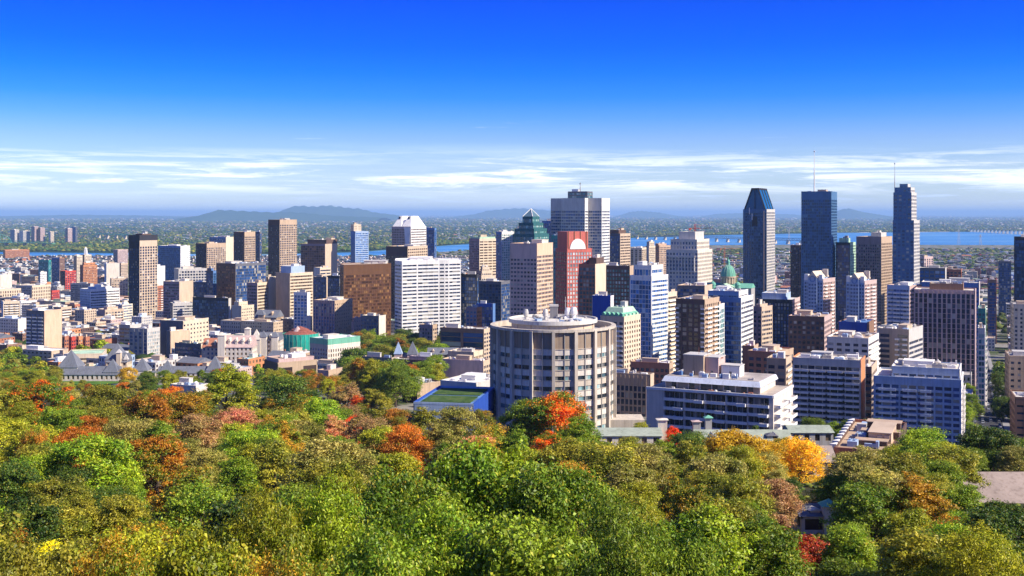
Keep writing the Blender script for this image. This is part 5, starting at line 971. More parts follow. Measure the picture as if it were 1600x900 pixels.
# cars on the street at the edge of the view
def car_mesh(c, kind):
    m_ = MB(); L_ = 4.5 if kind == 'car' else 5.4; hh = .75 if kind == 'car' else 1.0
    m_.hexa([(-.9, -L_ / 2, .3), (.9, -L_ / 2, .3), (.9, L_ / 2, .3), (-.9, L_ / 2, .3)], [(-.85, -L_ / 2 + .1, hh + .05), (.85, -L_ / 2 + .1, hh + .05), (.85, L_ / 2 - .1, hh), (-.85, L_ / 2 - .1, hh)]); body = m_.mesh('body', c)
    m_ = MB(); t_ = 1.45 if kind == 'car' else 2.1
    m_.hexa([(-.8, -L_ * .36, hh), (.8, -L_ * .36, hh), (.8, L_ * .22, hh), (-.8, L_ * .22, hh)], [(-.62, -L_ * .24, t_), (.62, -L_ * .24, t_), (.62, L_ * .08, t_), (-.62, L_ * .08, t_)]); cab = m_.mesh('cabin', wallm((.03, .035, .045), rough=.15))
    m_ = MB(); m_.box(-.6, .6, -L_ * .23, L_ * .07, t_, t_ + .04); rf = m_.mesh('car_roof', c)
    m_ = MB(); m_.tube((-.1, 0, 0), (.1, 0, 0), .34, .34, 10); wh = m_.mesh('wheel', wallm((.02, .02, .02)))
    return body, cab, rf, wh, L_
carpal = [('white', (.75, .75, .74)), ('black', (.02, .02, .025)), ('silver', (.42, .43, .45)), ('red', (.45, .03, .03)), ('dark blue', (.03, .06, .18)), ('grey', (.18, .18, .19))]
cms = {}
rr = random.Random(4); used = {}
spots = []
for side in (-6.6, -2.2, 2.2, 6.6):
    t_ = rr.uniform(0, 8)
    while t_ < 430:
        if rr.random() < (.72 if abs(side) > 5 else .3): spots.append((side, t_))
        t_ += rr.uniform(6.3, 11)
for (side, t_) in spots:
    nm_, c = rr.choice(carpal); kind = 'van' if rr.random() < .15 else 'car'
    if (nm_, kind) not in cms: cms[(nm_, kind)] = car_mesh(wallm(c, rough=.3, var=.02), kind)
    me = cms[(nm_, kind)]; X_, Y_ = SX + math.sin(STH) * t_ + math.cos(STH) * side, SY + math.cos(STH) * t_ - math.sin(STH) * side
    par = abs(side) > 5; r0 = empty('parked_car' if par else 'moving_car', (X_, Y_, ground(X_, Y_) + .5), -STH + (math.pi if side < 0 else 0))
    px_, py_ = proj(X_, Y_, ground(X_, Y_))
    where = 'beside the brown and beige edge blocks' if t_ < 110 else 'beside the blue balcony block' if side < 0 and t_ < 180 else 'level with the wide ribbed building' if t_ < 300 else 'far down the street'
    base = f"{nm_} {'van' if kind == 'van' else 'car'} {'parked along the ' + ('near' if side > 0 else 'far') + ' kerb' if par else 'driving ' + ('uphill' if side < 0 else 'downhill')} {where}"
    used[base] = used.get(base, 0) + 1; n_ = used[base]
    tag(r0, (base if n_ == 1 else f"{['', 'second', 'third', 'fourth', 'fifth', 'sixth', 'seventh', 'eighth'][min(n_ - 1, 7)]} {base}"), kind, 'cars along the edge street')
    for nm2, m_, loc in (('body', me[0], (0, 0, 0)), ('cabin', me[1], (0, 0, 0)), ('car_roof', me[2], (0, 0, 0))):
        o = bpy.data.objects.new(nm2, m_); COL.objects.link(o); o.parent = r0
    for (x, y) in ((-.85, -1.4), (.85, -1.4), (-.85, 1.4), (.85, 1.4)):
        o = bpy.data.objects.new('wheel', me[3]); COL.objects.link(o); o.parent = r0; o.location = (x, y, .34)
# ------------------------------------------------------------------ bridges and river marks
def bridge(name, label, p0, p1, zdeck, npier, wd, col, pcol, truss=0.0, ph=None, z_other=None, dd=2.5):
    (x0_, d0), (x1_, d1) = p0, p1; A = Vector(((x0_ - 800) / F * d0, d0, 0)); Bv = Vector(((x1_ - 800) / F * d1, d1, 0)); L_ = (Bv - A).length; an = math.atan2(Bv.y - A.y, Bv.x - A.x)
    root = empty(name, A, an); tag(root, label, 'bridge'); z2 = zdeck if z_other is None else z_other
    m_ = MB(); m_.hexa([(0, -wd / 2, zdeck - dd), (L_, -wd / 2, z2 - dd), (L_, wd / 2, z2 - dd), (0, wd / 2, zdeck - dd)], [(0, -wd / 2, zdeck), (L_, -wd / 2, z2), (L_, wd / 2, z2), (0, wd / 2, zdeck)]); m_.build('deck', wc(col), root)
    for i in range(npier):
        x = (i + .5) * L_ / npier; zt_ = zdeck + (z2 - zdeck) * x / L_; m_ = MB(); m_.hexa([(x - 9, -wd * .55, -2), (x + 9, -wd * .55, -2), (x + 9, wd * .55, -2), (x - 9, wd * .55, -2)], [(x - 5, -wd * .45, zt_ - dd), (x + 5, -wd * .45, zt_ - dd), (x + 5, wd * .45, zt_ - dd), (x - 5, wd * .45, zt_ - dd)]); m_.build('pier', wc(pcol), root)
    if truss:
        m_ = MB(); n = npier * 5
        for sy in (-wd / 2, wd / 2):
            m_.tube((0, sy, zdeck + truss), (L_, sy, z2 + truss), 1.2, 1.2, 4)
            for i in range(n):
                x, x2 = i * L_ / n, (i + 1) * L_ / n; m_.tube((x, sy, zdeck + (0 if i % 2 else truss)), (x2, sy, z2 + (truss if i % 2 else 0)), .9, .9, 4)
        m_.build('truss', wc(col), root, kind='stuff')
    return root
bridge('railway_bridge', 'long low truss bridge on stone piers crossing the river behind the towers', (975, 9300), (1262, 7450), 26, 17, 18, 'dgrey', 'cream', truss=12)
bridge('road_bridge', 'long bridge on many pale piers at the far side of the river', (1510, 12900), (1680, 9800), 30, 26, 22, 'dgrey', 'lgrey', z_other=52)
bridge('road_bridge', 'green steel bridge rising from the far edge over the river', (-60, 6900), (84, 6500), 34, 5, 20, 'copper', 'tan', truss=10)
bridge('road_bridge', 'pale blue steel bridge beyond the island woods', (148, 9300), (203, 8800), 38, 4, 22, 'teal', 'cream', truss=8)
gt = empty('green_truss_span', P3(-4, 371, 6800)[:2] + (34,), 0); tag(gt, 'green arched truss span at the far edge above the orange warehouse', 'bridge'); m_ = MB()
for i in range(14):
    a0, a1 = math.pi * i / 14, math.pi * (i + 1) / 14; m_.tube((-80 * math.cos(a0), 0, 45 * math.sin(a0)), (-80 * math.cos(a1), 0, 45 * math.sin(a1)), 2, 2, 4); m_.tube((-80 * math.cos(a0), 0, 0), (-80 * math.cos(a0), 0, 45 * math.sin(a0)), 1, 1, 4)
m_.box(-82, 82, -8, 8, -3, 0); m_.build('truss', wc('copper'), gt)
ct = empty('clock_tower', P3(134, 401, 5300)[:2] + (1,), 0); tag(ct, 'slim white clock tower standing on the quay of the river', 'tower')
rbox(ct, 'shaft', -6, 6, -6, 6, 0, 30, wc('white')); rbox(ct, 'base', -24, 24, -5, 8, 0, 9, wc('white')); m_ = MB(); m_.box(-5, 5, -5, 5, 30, 37); m_.pyramid(-5.5, 5.5, -5.5, 5.5, 37, 48); m_.build('belfry', wc('white'), ct)
for (px, py0, py1, D, lb) in ((1498, 358, 380, 7600, 'tall thin pylon standing in the river near the flats'), (1532, 366, 386, 7100, 'shorter thin pylon on the river bank flats'), (1233, 356, 382, 7600, 'thin pale pylon in the river before the flat-topped tower'), (1098, 350, 371, 9800, 'faint mast on the far bank beside the stone building'), (717, 346, 362, 9000, 'faint mast in the plain beyond the river channel')):
    r0 = empty('pylon', ((px - 800) / F * D, D, 0)); tag(r0, lb, 'pylon', 'river pylons'); z0_, z1_ = 0, ZY(py0, D); m_ = MB()
    for (a_, b_) in ((-1, -1), (1, -1), (1, 1), (-1, 1)): m_.tube((a_ * 7, b_ * 7, 0), (a_ * .8, b_ * .8, z1_), .9, .6, 4)
    m_.build('lattice', wc('lgrey'), r0); m_ = MB(); m_.box(-12, 12, -1, 1, z1_ * .8, z1_ * .8 + 2); m_.box(-9, 9, -1, 1, z1_ * .92, z1_ * .92 + 2); m_.build('cross_arm', wc('lgrey'), r0)
for (px, py0, D, lb, col) in ((1086, 350, 1640, 'red and white tower crane behind the stone giant', 'red'), (1132, 384, 2300, 'orange tower crane beyond the cathedral dome', 'orange')):
    r0 = empty('tower_crane', ((px - 800) / F * D, D, ground(0, D))); tag(r0, lb, 'crane', 'tower cranes'); zt_ = ZY(py0, D) - ground(0, D); m_ = MB()
    for (a_, b_) in ((-1, -1), (1, -1), (1, 1), (-1, 1)): m_.tube((a_, b_, 0), (a_, b_, zt_), .3, .3, 4)
    for k in range(int(zt_ / 4)): m_.tube((-1, -1, k * 4), (1, -1, k * 4 + 4), .18, .18, 4)
    m_.build('crane_mast', wc(col), r0); m_ = MB(); m_.tube((-8, 0, zt_ - 6), (26, 0, zt_ - 6), .6, .4, 4); m_.tube((0, 0, zt_), (24, 0, zt_ - 6), .2, .2, 4); m_.box(-9, -6, -1, 1, zt_ - 9, zt_ - 6); m_.build('jib', wc(col), r0)
# ------------------------------------------------------------------ what hides what (coarse picture mask, only to leave out what nothing shows)
VM = np.zeros((450, 1000), bool)   # columns -200 .. 1800
CAN = [(-1e4, 590), (0, 592), (90, 606), (200, 609), (300, 603), (345, 590), (420, 605), (500, 620), (640, 655), (770, 662), (960, 690), (1240, 695), (1300, 712), (1420, 690), (1500, 680), (1600, 690), (1e4, 690)]
CX, CY = [a for a, b in CAN], [b for a, b in CAN]
for i in range(1000): VM[int(np.interp(i * 2 - 200, CX, CY) / 2):, i] = True
def seen(x0, x1, y0, y1, mark=True, frac=1.0):
    a, b, c, d = max(0, int(x0 / 2 + 100)), min(1000, int(x1 / 2 + 101)), max(0, int(y0 / 2)), min(450, int(y1 / 2 + 1))
    if b <= a or d <= c: return 0
    s = VM[c:d, a:b]; n = int((~s).sum())
    if mark: VM[c:d, a:b] = True
    return n
def free(x, y, hx, hy, th, mar=2.5):
    for (cx, cy, ax, ay, t_) in FOOT:
        dx, dy = x - cx, y - cy
        if abs(dx) > 120 or abs(dy) > 120: continue
        lx = dx * math.cos(t_) - dy * math.sin(t_); ly = dx * math.sin(t_) + dy * math.cos(t_)
        if abs(lx) < ax + hx + mar and abs(ly) < ay + hy + mar: return False
    return True
NOBUILD = [(545, 712, 905, 1480), (60, 350, 640, 960), (-60, 70, 640, 1150), (95, 175, 1060, 1240), (300, 440, 640, 880), (1524, 1578, 560, 2300), (420, 640, 560, 760)]   # columns and distances kept green or open
def allowed(px, y): return not any(a < px < b and c < y < d for a, b, c, d in NOBUILD)
WP = dict(left=['lgrey', 'offwhite', 'cream', 'beige', 'lgrey', 'tan', 'brick', 'offwhite', 'dbrown', 'grey', 'beige', 'lblue', 'pink', 'orange', 'lgrey', 'brown'], right=['brick', 'brown', 'tan', 'beige', 'offwhite', 'brick', 'cream', 'lgrey', 'pink', 'dbrown'])
RP = ['lgrey', 'white', 'tan', 'grey', 'offwhite', 'dgrey', 'pcopper', 'lblue']
CN = dict(white='white', offwhite='off-white', cream='cream', brick='red brick', orange='orange brick', beige='beige', lgrey='light grey', tan='tan', dbrown='dark brown', grey='grey', lblue='pale blue', pink='pinkish', brown='brown', dgrey='dark grey', pcopper='pale green')
rr = random.Random(21); cand = []
ct_, st_ = math.cos(TH), math.sin(TH)
BU, BV = 96, 66
for iu in range(-52, 66):
    for iv in range(0, 90):
        u0, v0 = iu * BU, iv * BV
        for row in (0, 1):
            u = u0 + 7
            while u < u0 + BU - 12:
                wd = rr.choice([12, 16, 22, 28, 36, 46]); dp = rr.uniform(18, 25)
                if u + wd > u0 + BU - 5: break
                uc, vc = u + wd / 2, v0 + 7 + dp / 2 + row * 28; u += wd + rr.choice([0.6, 0.8, 1.2, 4])
                x, y = uc * ct_ + vc * st_, -uc * st_ + vc * ct_
                if y < 600 or y > 5150 or abs(x / y) > .54: continue
                if y > shore(x / y, near_py) - 90: continue
                px = 800 + x / y * F
                if y < 950 and px < 1130: 
                    if not (640 < px < 800 and y > 800): continue
                if px > 1100 and y > 1900 and rr.random() < .45: continue
                if not allowed(px, y) or rr.random() < .2: continue
                k = x / y
                h = rr.choice([7, 8, 9, 10, 12, 14]) if rr.random() < .72 else rr.choice([16, 20, 26, 30])
                if y < 1350: h = min(h, 14)
                if y > 3600: h = min(h, 12)
                cand.append((y, x, wd, dp, h, px))
cand.sort()
ev = sorted([(r_[4], 0, r_) for r_ in RECTS], key=lambda e: e[0]); ei = 0; vis = []
for c in cand:
    y, x, wd, dp, h, px = c
    while ei < len(ev) and ev[ei][0] < y: r_ = ev[ei][2]; seen(r_[0], r_[1], r_[2], r_[3]); ei += 1
    if not free(x, y, wd / 2, dp / 2, TH): continue
    gz = ground(x, y); w_ = (wd * ct_ + dp * st_) / y * F; ya, yb = proj(x, y, gz + h)[1], proj(x, y, gz)[1]
    ya2 = proj(x, y + dp, gz + h)[1]
    n = seen(px - w_ / 2, px + w_ / 2, ya2, yb)
    if n > 0: vis.append((n, c))
VM_B = VM.copy()
vis.sort(key=lambda t: -t[0] * (1 if -8 < t[1][5] < 1608 else 1e-6)); IND = vis[:270]; REST = vis[270:]
print('filler visible', len(vis))
LBL = {}; NDUP = []
ORD = ['', 'second', 'third', 'fourth', 'fifth', 'sixth', 'seventh', 'eighth', 'ninth', 'tenth', 'eleventh', 'twelfth']
def near_landmark(px, py, D, skip=0):
    best = sorted(LANDMARKS, key=lambda l: max(0, abs(l[1] - px) - l[4] / 2) + .7 * abs(l[2] - py) + 25 * abs(math.log(l[3] / D)))[skip]
    rel = 'beside' if abs(best[3] - D) < 120 else ('behind' if best[3] < D else 'in front of')
    return rel, best[0]
def unique(base, extra):
    """try the base label, then with each extra detail, then count outward"""
    for e in [''] + extra:
        l = (base + ' ' + e).strip()
        if len(l.split()) > 16: l = l.replace(' flat roof', ' roof').replace('mid-height ', '').replace(' in front of', ' before')
        if l not in LBL and len(l.split()) <= 16: LBL[l] = 1; return l
    l = base; LBL[l] = LBL.get(l, 1) + 1; k = LBL[l]; NDUP.append(l)
    if len(l.split()) > 14: l = l.replace(' flat roof', ' roof').replace('mid-height ', '').replace(' in front of', ' before')
    if len(l.split()) > 14: l = l.replace(' the ', ' ')
    return f"{ORD[min(k - 1, 11)]} farther {l}" 
for idx, (n, (y, x, wd, dp, h, px)) in enumerate(IND):
    gz = ground(x, y) - 1.5; side = 'left' if px < 900 else 'right'; wcn = rr.choice(WP[side]); rc = rr.choice(RP)
    tall = h > 18; root = empty('apartment_house' if tall else 'town_building', (x, y, gz), -TH); hx, hy = wd / 2, dp / 2
    pts = [(-hx, -hy), (hx, -hy), (hx, hy), (-hx, hy)]; gl = rr.choice(['dark', 'dark', 'navy', 'brown', 'warm'])
    kind = rr.choice(['grid', 'grid', 'grid', 'band']); s1 = St(kind, wcn, gl, fh=rr.choice([3.2, 3.8, 4.2]), bw=rr.choice([3.2, 4, 5]), sp=rr.choice([.4, .5, .6]), pr=.5 if kind == 'grid' else .08, top=1.2)
    s2 = s1 if rr.random() < .7 else bl(wcn); hb = h + 1.5
    pitched = (not tall) and wcn in ('brick', 'orange', 'brown', 'tan') and rr.random() < .25
    W, G, BL = MB(), MB(), MB()
    for i in range(4): facade(W, G, BL, pts[i], pts[(i + 1) % 4], 0, hb, (s1, s2)[i % 2], 0, 0)
    for i in range(4):
        if not pitched: W.slab(pts[i], pts[(i + 1) % 4], 0, (wd, dp)[i % 2], hb, hb + .7, -.35, .06)
    W.build('wall', wc(wcn), root, kind='stuff'); G.build('window', GL[gl], root, kind='stuff')
    if pitched:
        m_ = MB(); m_.gable(-hx - .3, hx + .3, -hy - .3, hy + .3, hb, hb + 4, 'x'); m_.build('roof', wallm(CC['slate'] if rr.random() < .6 else CC['brick'], var=.25), root); rdesc = 'pitched roof'; rbox(root, 'chimney', hx * .5, hx * .5 + 1.2, -.6, .6, hb + 1, hb + 5.5, wc('brick'))
    else:
        m_ = MB(); m_.poly([(p[0], p[1], hb + .1) for p in pts]); m_.build('roof', roofm(CC[rc]), root); rdesc = CN[rc] + ' flat roof'; add_units(root, pts, hb + .1, rr.choice([1, 2, 3, 4]) if n > 12 else rr.choice([0, 1, 1]), rr)
    ya = proj(x, y, gz + h)[1]; rel, lm = near_landmark(px, ya + 3, y)
    size = ('tall' if h > 24 else 'mid-height') if tall else ('low' if h < 9 else 'small')
    wdn = 'wide' if wd >= 24 else 'narrow' if wd <= 12 else ''
    base = f"{size} {CN[wcn]} building, {rdesc}, {rel} {lm}"; rel2, lm2 = near_landmark(px, ya + 3, y, 1)
    lab = unique(base, [wdn] if wdn else [])
    if lab.endswith(' ' + wdn) and wdn: lab = wdn + ' ' + lab[:-len(wdn) - 1]
    tag(root, lab, 'building', 'smaller town buildings')
# everything smaller: one joined district
def district(name, items, maxn):
    P, Fc, UV, Cc = [], [], [], []
    for (n, (y, x, wd, dp, h, px)) in items[:maxn]:
        gz = ground(x, y) - 1; side = 'left' if px < 900 else 'right'; wcol = CC[rr.choice(WP[side])]; rcol = CC[rr.choice(RP)]
        hx, hy = wd / 2, dp / 2; i = len(P); cs = [(-hx, -hy), (hx, -hy), (hx, hy), (-hx, hy)]
        for z in (gz, gz + h + 1):
            for (a, b) in cs: P.append((x + a * ct_ + b * st_, y - a * st_ + b * ct_, z))
        for k in range(4):
            k2 = (k + 1) % 4; Fc.append((i + k, i + k2, i + 4 + k2, i + 4 + k)); l = (wd, dp)[k % 2]; UV.append([(0, 0), (round(l / 3.5), 0), (round(l / 3.5), round(h / 3.4)), (0, round(h / 3.4))]); Cc.append(wcol)
        Fc.append((i + 4, i + 5, i + 6, i + 7)); UV.append([(0, 0)] * 4); Cc.append(rcol)
        if rr.random() < .6:   # roof hut
            i = len(P); ox, oy = rr.uniform(-.5, .5) * hx, rr.uniform(-.5, .5) * hy; s_x, s_y = wd * .15, dp * .14
            for z in (gz + h + 1, gz + h + 3.6):
                for (a, b) in ((-s_x, -s_y), (s_x, -s_y), (s_x, s_y), (-s_x, s_y)): P.append((x + (a + ox) * ct_ + (b + oy) * st_, y - (a + ox) * st_ + (b + oy) * ct_, z))
            c_ = CC[rr.choice(['white', 'lgrey', 'beige', 'lblue'])]
            for f in ((0, 1, 5, 4), (1, 2, 6, 5), (2, 3, 7, 6), (3, 0, 4, 7), (4, 5, 6, 7)): Fc.append(tuple(i + q for q in f)); UV.append([(0, 0)] * 4); Cc.append(c_)
    me = bpy.data.meshes.new(name); me.from_pydata(P, [], Fc); ul = me.uv_layers.new(name='uv'); ca = me.color_attributes.new('col', 'FLOAT_COLOR', 'CORNER')
    ul.data.foreach_set('uv', np.array([q for u in UV for q in u], 'f').ravel()); ca.data.foreach_set('color', np.array([(*c, 1) for c in Cc for _ in range(4)], 'f').ravel())
    me.materials.append(M_dist); o = bpy.data.objects.new(name, me); COL.objects.link(o); return o
m, t, b = newmat('district_walls'); M_dist = m
uvn = nn(t, 'ShaderNodeUVMap'); uvn.uv_map = 'uv'; fr_ = nn(t, 'ShaderNodeVectorMath', operation='FRACTION'); t.links.new(uvn.outputs[0], fr_.inputs[0]); sp_ = nn(t, 'ShaderNodeSeparateXYZ'); t.links.new(fr_.outputs[0], sp_.inputs[0])
def gt_(sock, v):
    n_ = nn(t, 'ShaderNodeMath', operation='GREATER_THAN'); n_.inputs[1].default_value = v; t.links.new(sock, n_.inputs[0]); return n_.outputs[0]
mm = nn(t, 'ShaderNodeMath', operation='MULTIPLY'); t.links.new(gt_(sp_.outputs[0], .45), mm.inputs[0]); t.links.new(gt_(sp_.outputs[1], .5), mm.inputs[1])
at = nn(t, 'ShaderNodeAttribute'); at.attribute_name = 'col'; gn_ = nn(t, 'ShaderNodeNewGeometry'); no = nn(t, 'ShaderNodeTexNoise'); no.inputs['Scale'].default_value = .15; no.inputs['Detail'].default_value = 5; t.links.new(gn_.outputs['Position'], no.inputs[0])
rv = ramp(t, [(.3, (.65, .65, .65)), (.7, (1.15, 1.15, 1.15))]); t.links.new(no.outputs[0], rv.inputs[0]); mu = nn(t, 'ShaderNodeMix', data_type='RGBA', blend_type='MULTIPLY'); mu.inputs[0].default_value = 1; t.links.new(at.outputs['Color'], mu.inputs[6]); t.links.new(rv.outputs[0], mu.inputs[7])
mx = nn(t, 'ShaderNodeMix', data_type='RGBA'); t.links.new(mm.outputs[0], mx.inputs[0]); t.links.new(mu.outputs[2], mx.inputs[6]); mx.inputs[7].default_value = (.025, .03, .045, 1); t.links.new(mx.outputs[2], b.inputs['Base Color']); b.inputs['Roughness'].default_value = .85
tag(district('distant_rooftops', REST, 4000), kind='stuff')
# ------------------------------------------------------------------ far suburbs and woods beyond the river, each one joined object
def scatter_boxes(name, n, gen, mat):
    P = np.zeros((n, 8, 3), 'f'); C_ = np.zeros((n, 3), 'f'); q = np.array([(-1, -1), (1, -1), (1, 1), (-1, 1)], 'f'); k = 0
    for _ in range(n * 3):
        if k >= n: break
        it = gen()
        if it is None: continue
        x, y, z, a, b_, h, th, c = it; ro = np.array([[math.cos(th), -math.sin(th)], [math.sin(th), math.cos(th)]]); xy = (q * (a, b_)) @ ro.T + (x, y)
        P[k, :4, :2] = xy; P[k, 4:, :2] = xy; P[k, :4, 2] = z; P[k, 4:, 2] = z + h; C_[k] = c; k += 1
    P = P[:k]; C_ = C_[:k]; base = (np.arange(k) * 8)[:, None, None]; f = np.array([(0, 1, 5, 4), (1, 2, 6, 5), (2, 3, 7, 6), (3, 0, 4, 7), (4, 5, 6, 7)])[None] + base; f = f.reshape(-1, 4)
    me = bpy.data.meshes.new(name); fastmesh(me, P.reshape(-1, 3), f); ca = me.color_attributes.new('col', 'FLOAT_COLOR', 'CORNER'); cc = np.ones((k, 20, 4), 'f'); cc[:, :, :3] = C_[:, None, :]; ca.data.foreach_set('color', cc.ravel())
    ul = me.uv_layers.new(name='uv'); me.materials.append(mat); o = bpy.data.objects.new(name, me); COL.objects.link(o); tag(o, kind='stuff'); return o
def fastmesh(me, V, Fq):
    n, k = len(V), Fq.shape[1]; me.vertices.add(n); me.vertices.foreach_set('co', np.ascontiguousarray(V, 'f').ravel()); me.loops.add(Fq.size); me.loops.foreach_set('vertex_index', np.ascontiguousarray(Fq, 'i').ravel())
    me.polygons.add(len(Fq)); me.polygons.foreach_set('loop_start', np.arange(0, Fq.size, k, dtype='i')); me.update(calc_edges=True); me.validate()
fc = [tuple(v * .72 for v in CC[c]) for c in ('white', 'offwhite', 'cream', 'brick', 'lgrey', 'beige', 'pink', 'white', 'tan', 'lblue', 'brown')]
def far_house():
    py = rr.uniform(337.6, 382) if rr.random() < .75 else rr.uniform(338, 352); k = rr.uniform(-.47, .47); y = 198 * F / (py - HZ)
    if y < shore(k, far_py) + 120: return None
    if math.sin(k * 31 + py * .9) + math.sin(k * 77 - py * 1.3) < rr.uniform(-1.2, 1.6): return None
    s_ = rr.uniform(.6, 1.6) * max(1, y / 9000); return (k * y, y, 3, 7 * s_ * rr.choice([1, 1, 1, 2.5]), 6 * s_, rr.uniform(5, 9) * max(1, y / 9000), rr.uniform(0, 3), rr.choice(fc))
scatter_boxes('far_suburb_houses', 3800, far_house, M_dist)
def flats_house():
    px = rr.uniform(1090, 1600); y = rr.uniform(2100, 6400); k = (px - 800) / F
    if y > shore(k, near_py) - 500 or not free(k * y, y, 20, 20, TH): return None
    return (k * y, y, ground(k * y, y), rr.choice([8, 12, 25, 40]), rr.uniform(7, 14), rr.choice([6, 7, 9, 12]), -TH, rr.choice([CC[c] for c in ('white', 'brick', 'lgrey', 'pink', 'cream', 'white', 'red', 'lblue')]))
scatter_boxes('riverside_sheds', 520, flats_house, M_dist)
# ------------------------------------------------------------------ trees
def leafmat(name, ca, cb, lo=.42, hi=.6, gloss=.5, scale=.22, ob=.6):
    wv_ = lambda c: (min(.75, c[0] * 1.18), c[1] * 1.04, c[2] * .8); ca, cb = wv_(ca), wv_(cb)
    m, t, b = newmat(name)
    tc_ = nn(t, 'ShaderNodeTexCoord'); oi = nn(t, 'ShaderNodeObjectInfo'); ml = nn(t, 'ShaderNodeMath', operation='MULTIPLY'); ml.inputs[1].default_value = 60; t.links.new(oi.outputs['Random'], ml.inputs[0])
    ad = nn(t, 'ShaderNodeVectorMath', operation='ADD'); t.links.new(tc_.outputs['Object'], ad.inputs[0]); t.links.new(ml.outputs[0], ad.inputs[1])
    no = nn(t, 'ShaderNodeTexNoise'); no.inputs['Scale'].default_value = scale; no.inputs['Detail'].default_value = 3; t.links.new(ad.outputs[0], no.inputs[0])
    at = nn(t, 'ShaderNodeAttribute'); at.attribute_name = 'rnd'
    a1 = nn(t, 'ShaderNodeMath', operation='MULTIPLY_ADD'); a1.inputs[1].default_value = .34; a1.inputs[2].default_value = -.17; t.links.new(at.outputs['Fac'], a1.inputs[0])
    a2 = nn(t, 'ShaderNodeMath', operation='ADD'); t.links.new(a1.outputs[0], a2.inputs[0]); t.links.new(no.outputs[0], a2.inputs[1])
    r = ramp(t, [(lo, ca), (hi, cb)]); t.links.new(a2.outputs[0], r.inputs[0])
    vr = nn(t, 'ShaderNodeMapRange'); vr.inputs[3].default_value = .65; vr.inputs[4].default_value = 2.2; sq = nn(t, 'ShaderNodeMath', operation='MULTIPLY'); sq.inputs[1].default_value = 7.31  # random leaves brightened as stray painted highlights
    fr = nn(t, 'ShaderNodeMath', operation='FRACT'); t.links.new(at.outputs['Fac'], sq.inputs[0]); t.links.new(sq.outputs[0], fr.inputs[0]); t.links.new(fr.outputs[0], vr.inputs[0])
    o2 = nn(t, 'ShaderNodeMapRange'); o2.inputs[3].default_value = .72; o2.inputs[4].default_value = 1.22; t.links.new(oi.outputs['Random'], o2.inputs[0])
    vm = nn(t, 'ShaderNodeMath', operation='MULTIPLY'); t.links.new(vr.outputs[0], vm.inputs[0]); t.links.new(o2.outputs[0], vm.inputs[1])
    f2 = nn(t, 'ShaderNodeMath', operation='MULTIPLY'); f2.inputs[1].default_value = 23.7; f3 = nn(t, 'ShaderNodeMath', operation='FRACT'); f4 = nn(t, 'ShaderNodeMath', operation='GREATER_THAN'); f4.inputs[1].default_value = .86
    t.links.new(at.outputs['Fac'], f2.inputs[0]); t.links.new(f2.outputs[0], f3.inputs[0]); t.links.new(f3.outputs[0], f4.inputs[0]); hm = nn(t, 'ShaderNodeMix', data_type='RGBA'); t.links.new(f4.outputs[0], hm.inputs[0]); t.links.new(r.outputs[0], hm.inputs[6])
    hm.inputs[7].default_value = (.5 * cb[0] + .16, .5 * cb[1] + .13, .5 * cb[2] + .01, 1)  # a share of leaves coloured yellowish like sunlit tips
    sc = nn(t, 'ShaderNodeVectorMath', operation='SCALE'); t.links.new(hm.outputs[2], sc.inputs[0]); t.links.new(vm.outputs[0], sc.inputs[3])
    t.links.new(sc.outputs[0], b.inputs['Base Color']); b.inputs['Roughness'].default_value = gloss; b.inputs['Specular IOR Level'].default_value = .4
    tr = nn(t, 'ShaderNodeBsdfTranslucent'); t.links.new(sc.outputs[0], tr.inputs[0]); mx = nn(t, 'ShaderNodeMixShader'); mx.inputs[0].default_value = .33
    ou = t.nodes['Material Output']; t.links.new(b.outputs[0], mx.inputs[1]); t.links.new(tr.outputs[0], mx.inputs[2]); t.links.new(mx.outputs[0], ou.inputs[0])
    return m
PAL = dict(
    green=('green', leafmat('leaf_green', (.075, .15, .010), (.17, .26, .018))), dark=('dark green', leafmat('leaf_dark', (.03, .075, .010), (.075, .14, .015))),
    bright=('bright green', leafmat('leaf_bright', (.12, .24, .012), (.25, .36, .018))), olive=('olive', leafmat('leaf_olive', (.13, .17, .015), (.28, .28, .03))),
    pale=('pale olive', leafmat('leaf_pale', (.19, .22, .04), (.35, .33, .10))), lime=('yellow-green', leafmat('leaf_lime', (.17, .23, .012), (.32, .34, .02))),
    gold=('golden', leafmat('leaf_gold', (0.462, 0.322, 0.013), (0.638, 0.462, 0.027))), yellow=('yellow', leafmat('leaf_yellow', (0.440, 0.476, 0.009), (0.682, 0.644, 0.018))),
    orange=('orange', leafmat('leaf_orange', (.30, .13, .015), (.52, .17, .015))), rust=('green and rust', leafmat('leaf_rust', (.12, .16, .012), (.34, .15, .015), .44, .54)),
    red=('bright red', leafmat('leaf_red', (0.528, 0.042, 0.009), (0.682, 0.112, 0.013))), crimson=('crimson', leafmat('leaf_crimson', (0.341, 0.035, 0.013), (0.396, 0.084, 0.027))),
    pink=('pinkish', leafmat('leaf_pink', (.36, .26, .10), (.55, .22, .17), .4, .62)), mauve=('mauve-brown', leafmat('leaf_mauve', (.20, .17, .06), (.32, .19, .11))),
    flame=('green with flame-red top', leafmat('leaf_flame', (0.093, 0.182, 0.009), (0.605, 0.140, 0.009), .52, .58)), amber=('green and amber', leafmat('leaf_amber', (.12, .18, .012), (.40, .24, .02), .46, .58)))
M_bark = noise_ground('bark', [(.3, (.05, .04, .03)), (.7, (.12, .09, .07))], 3.0)
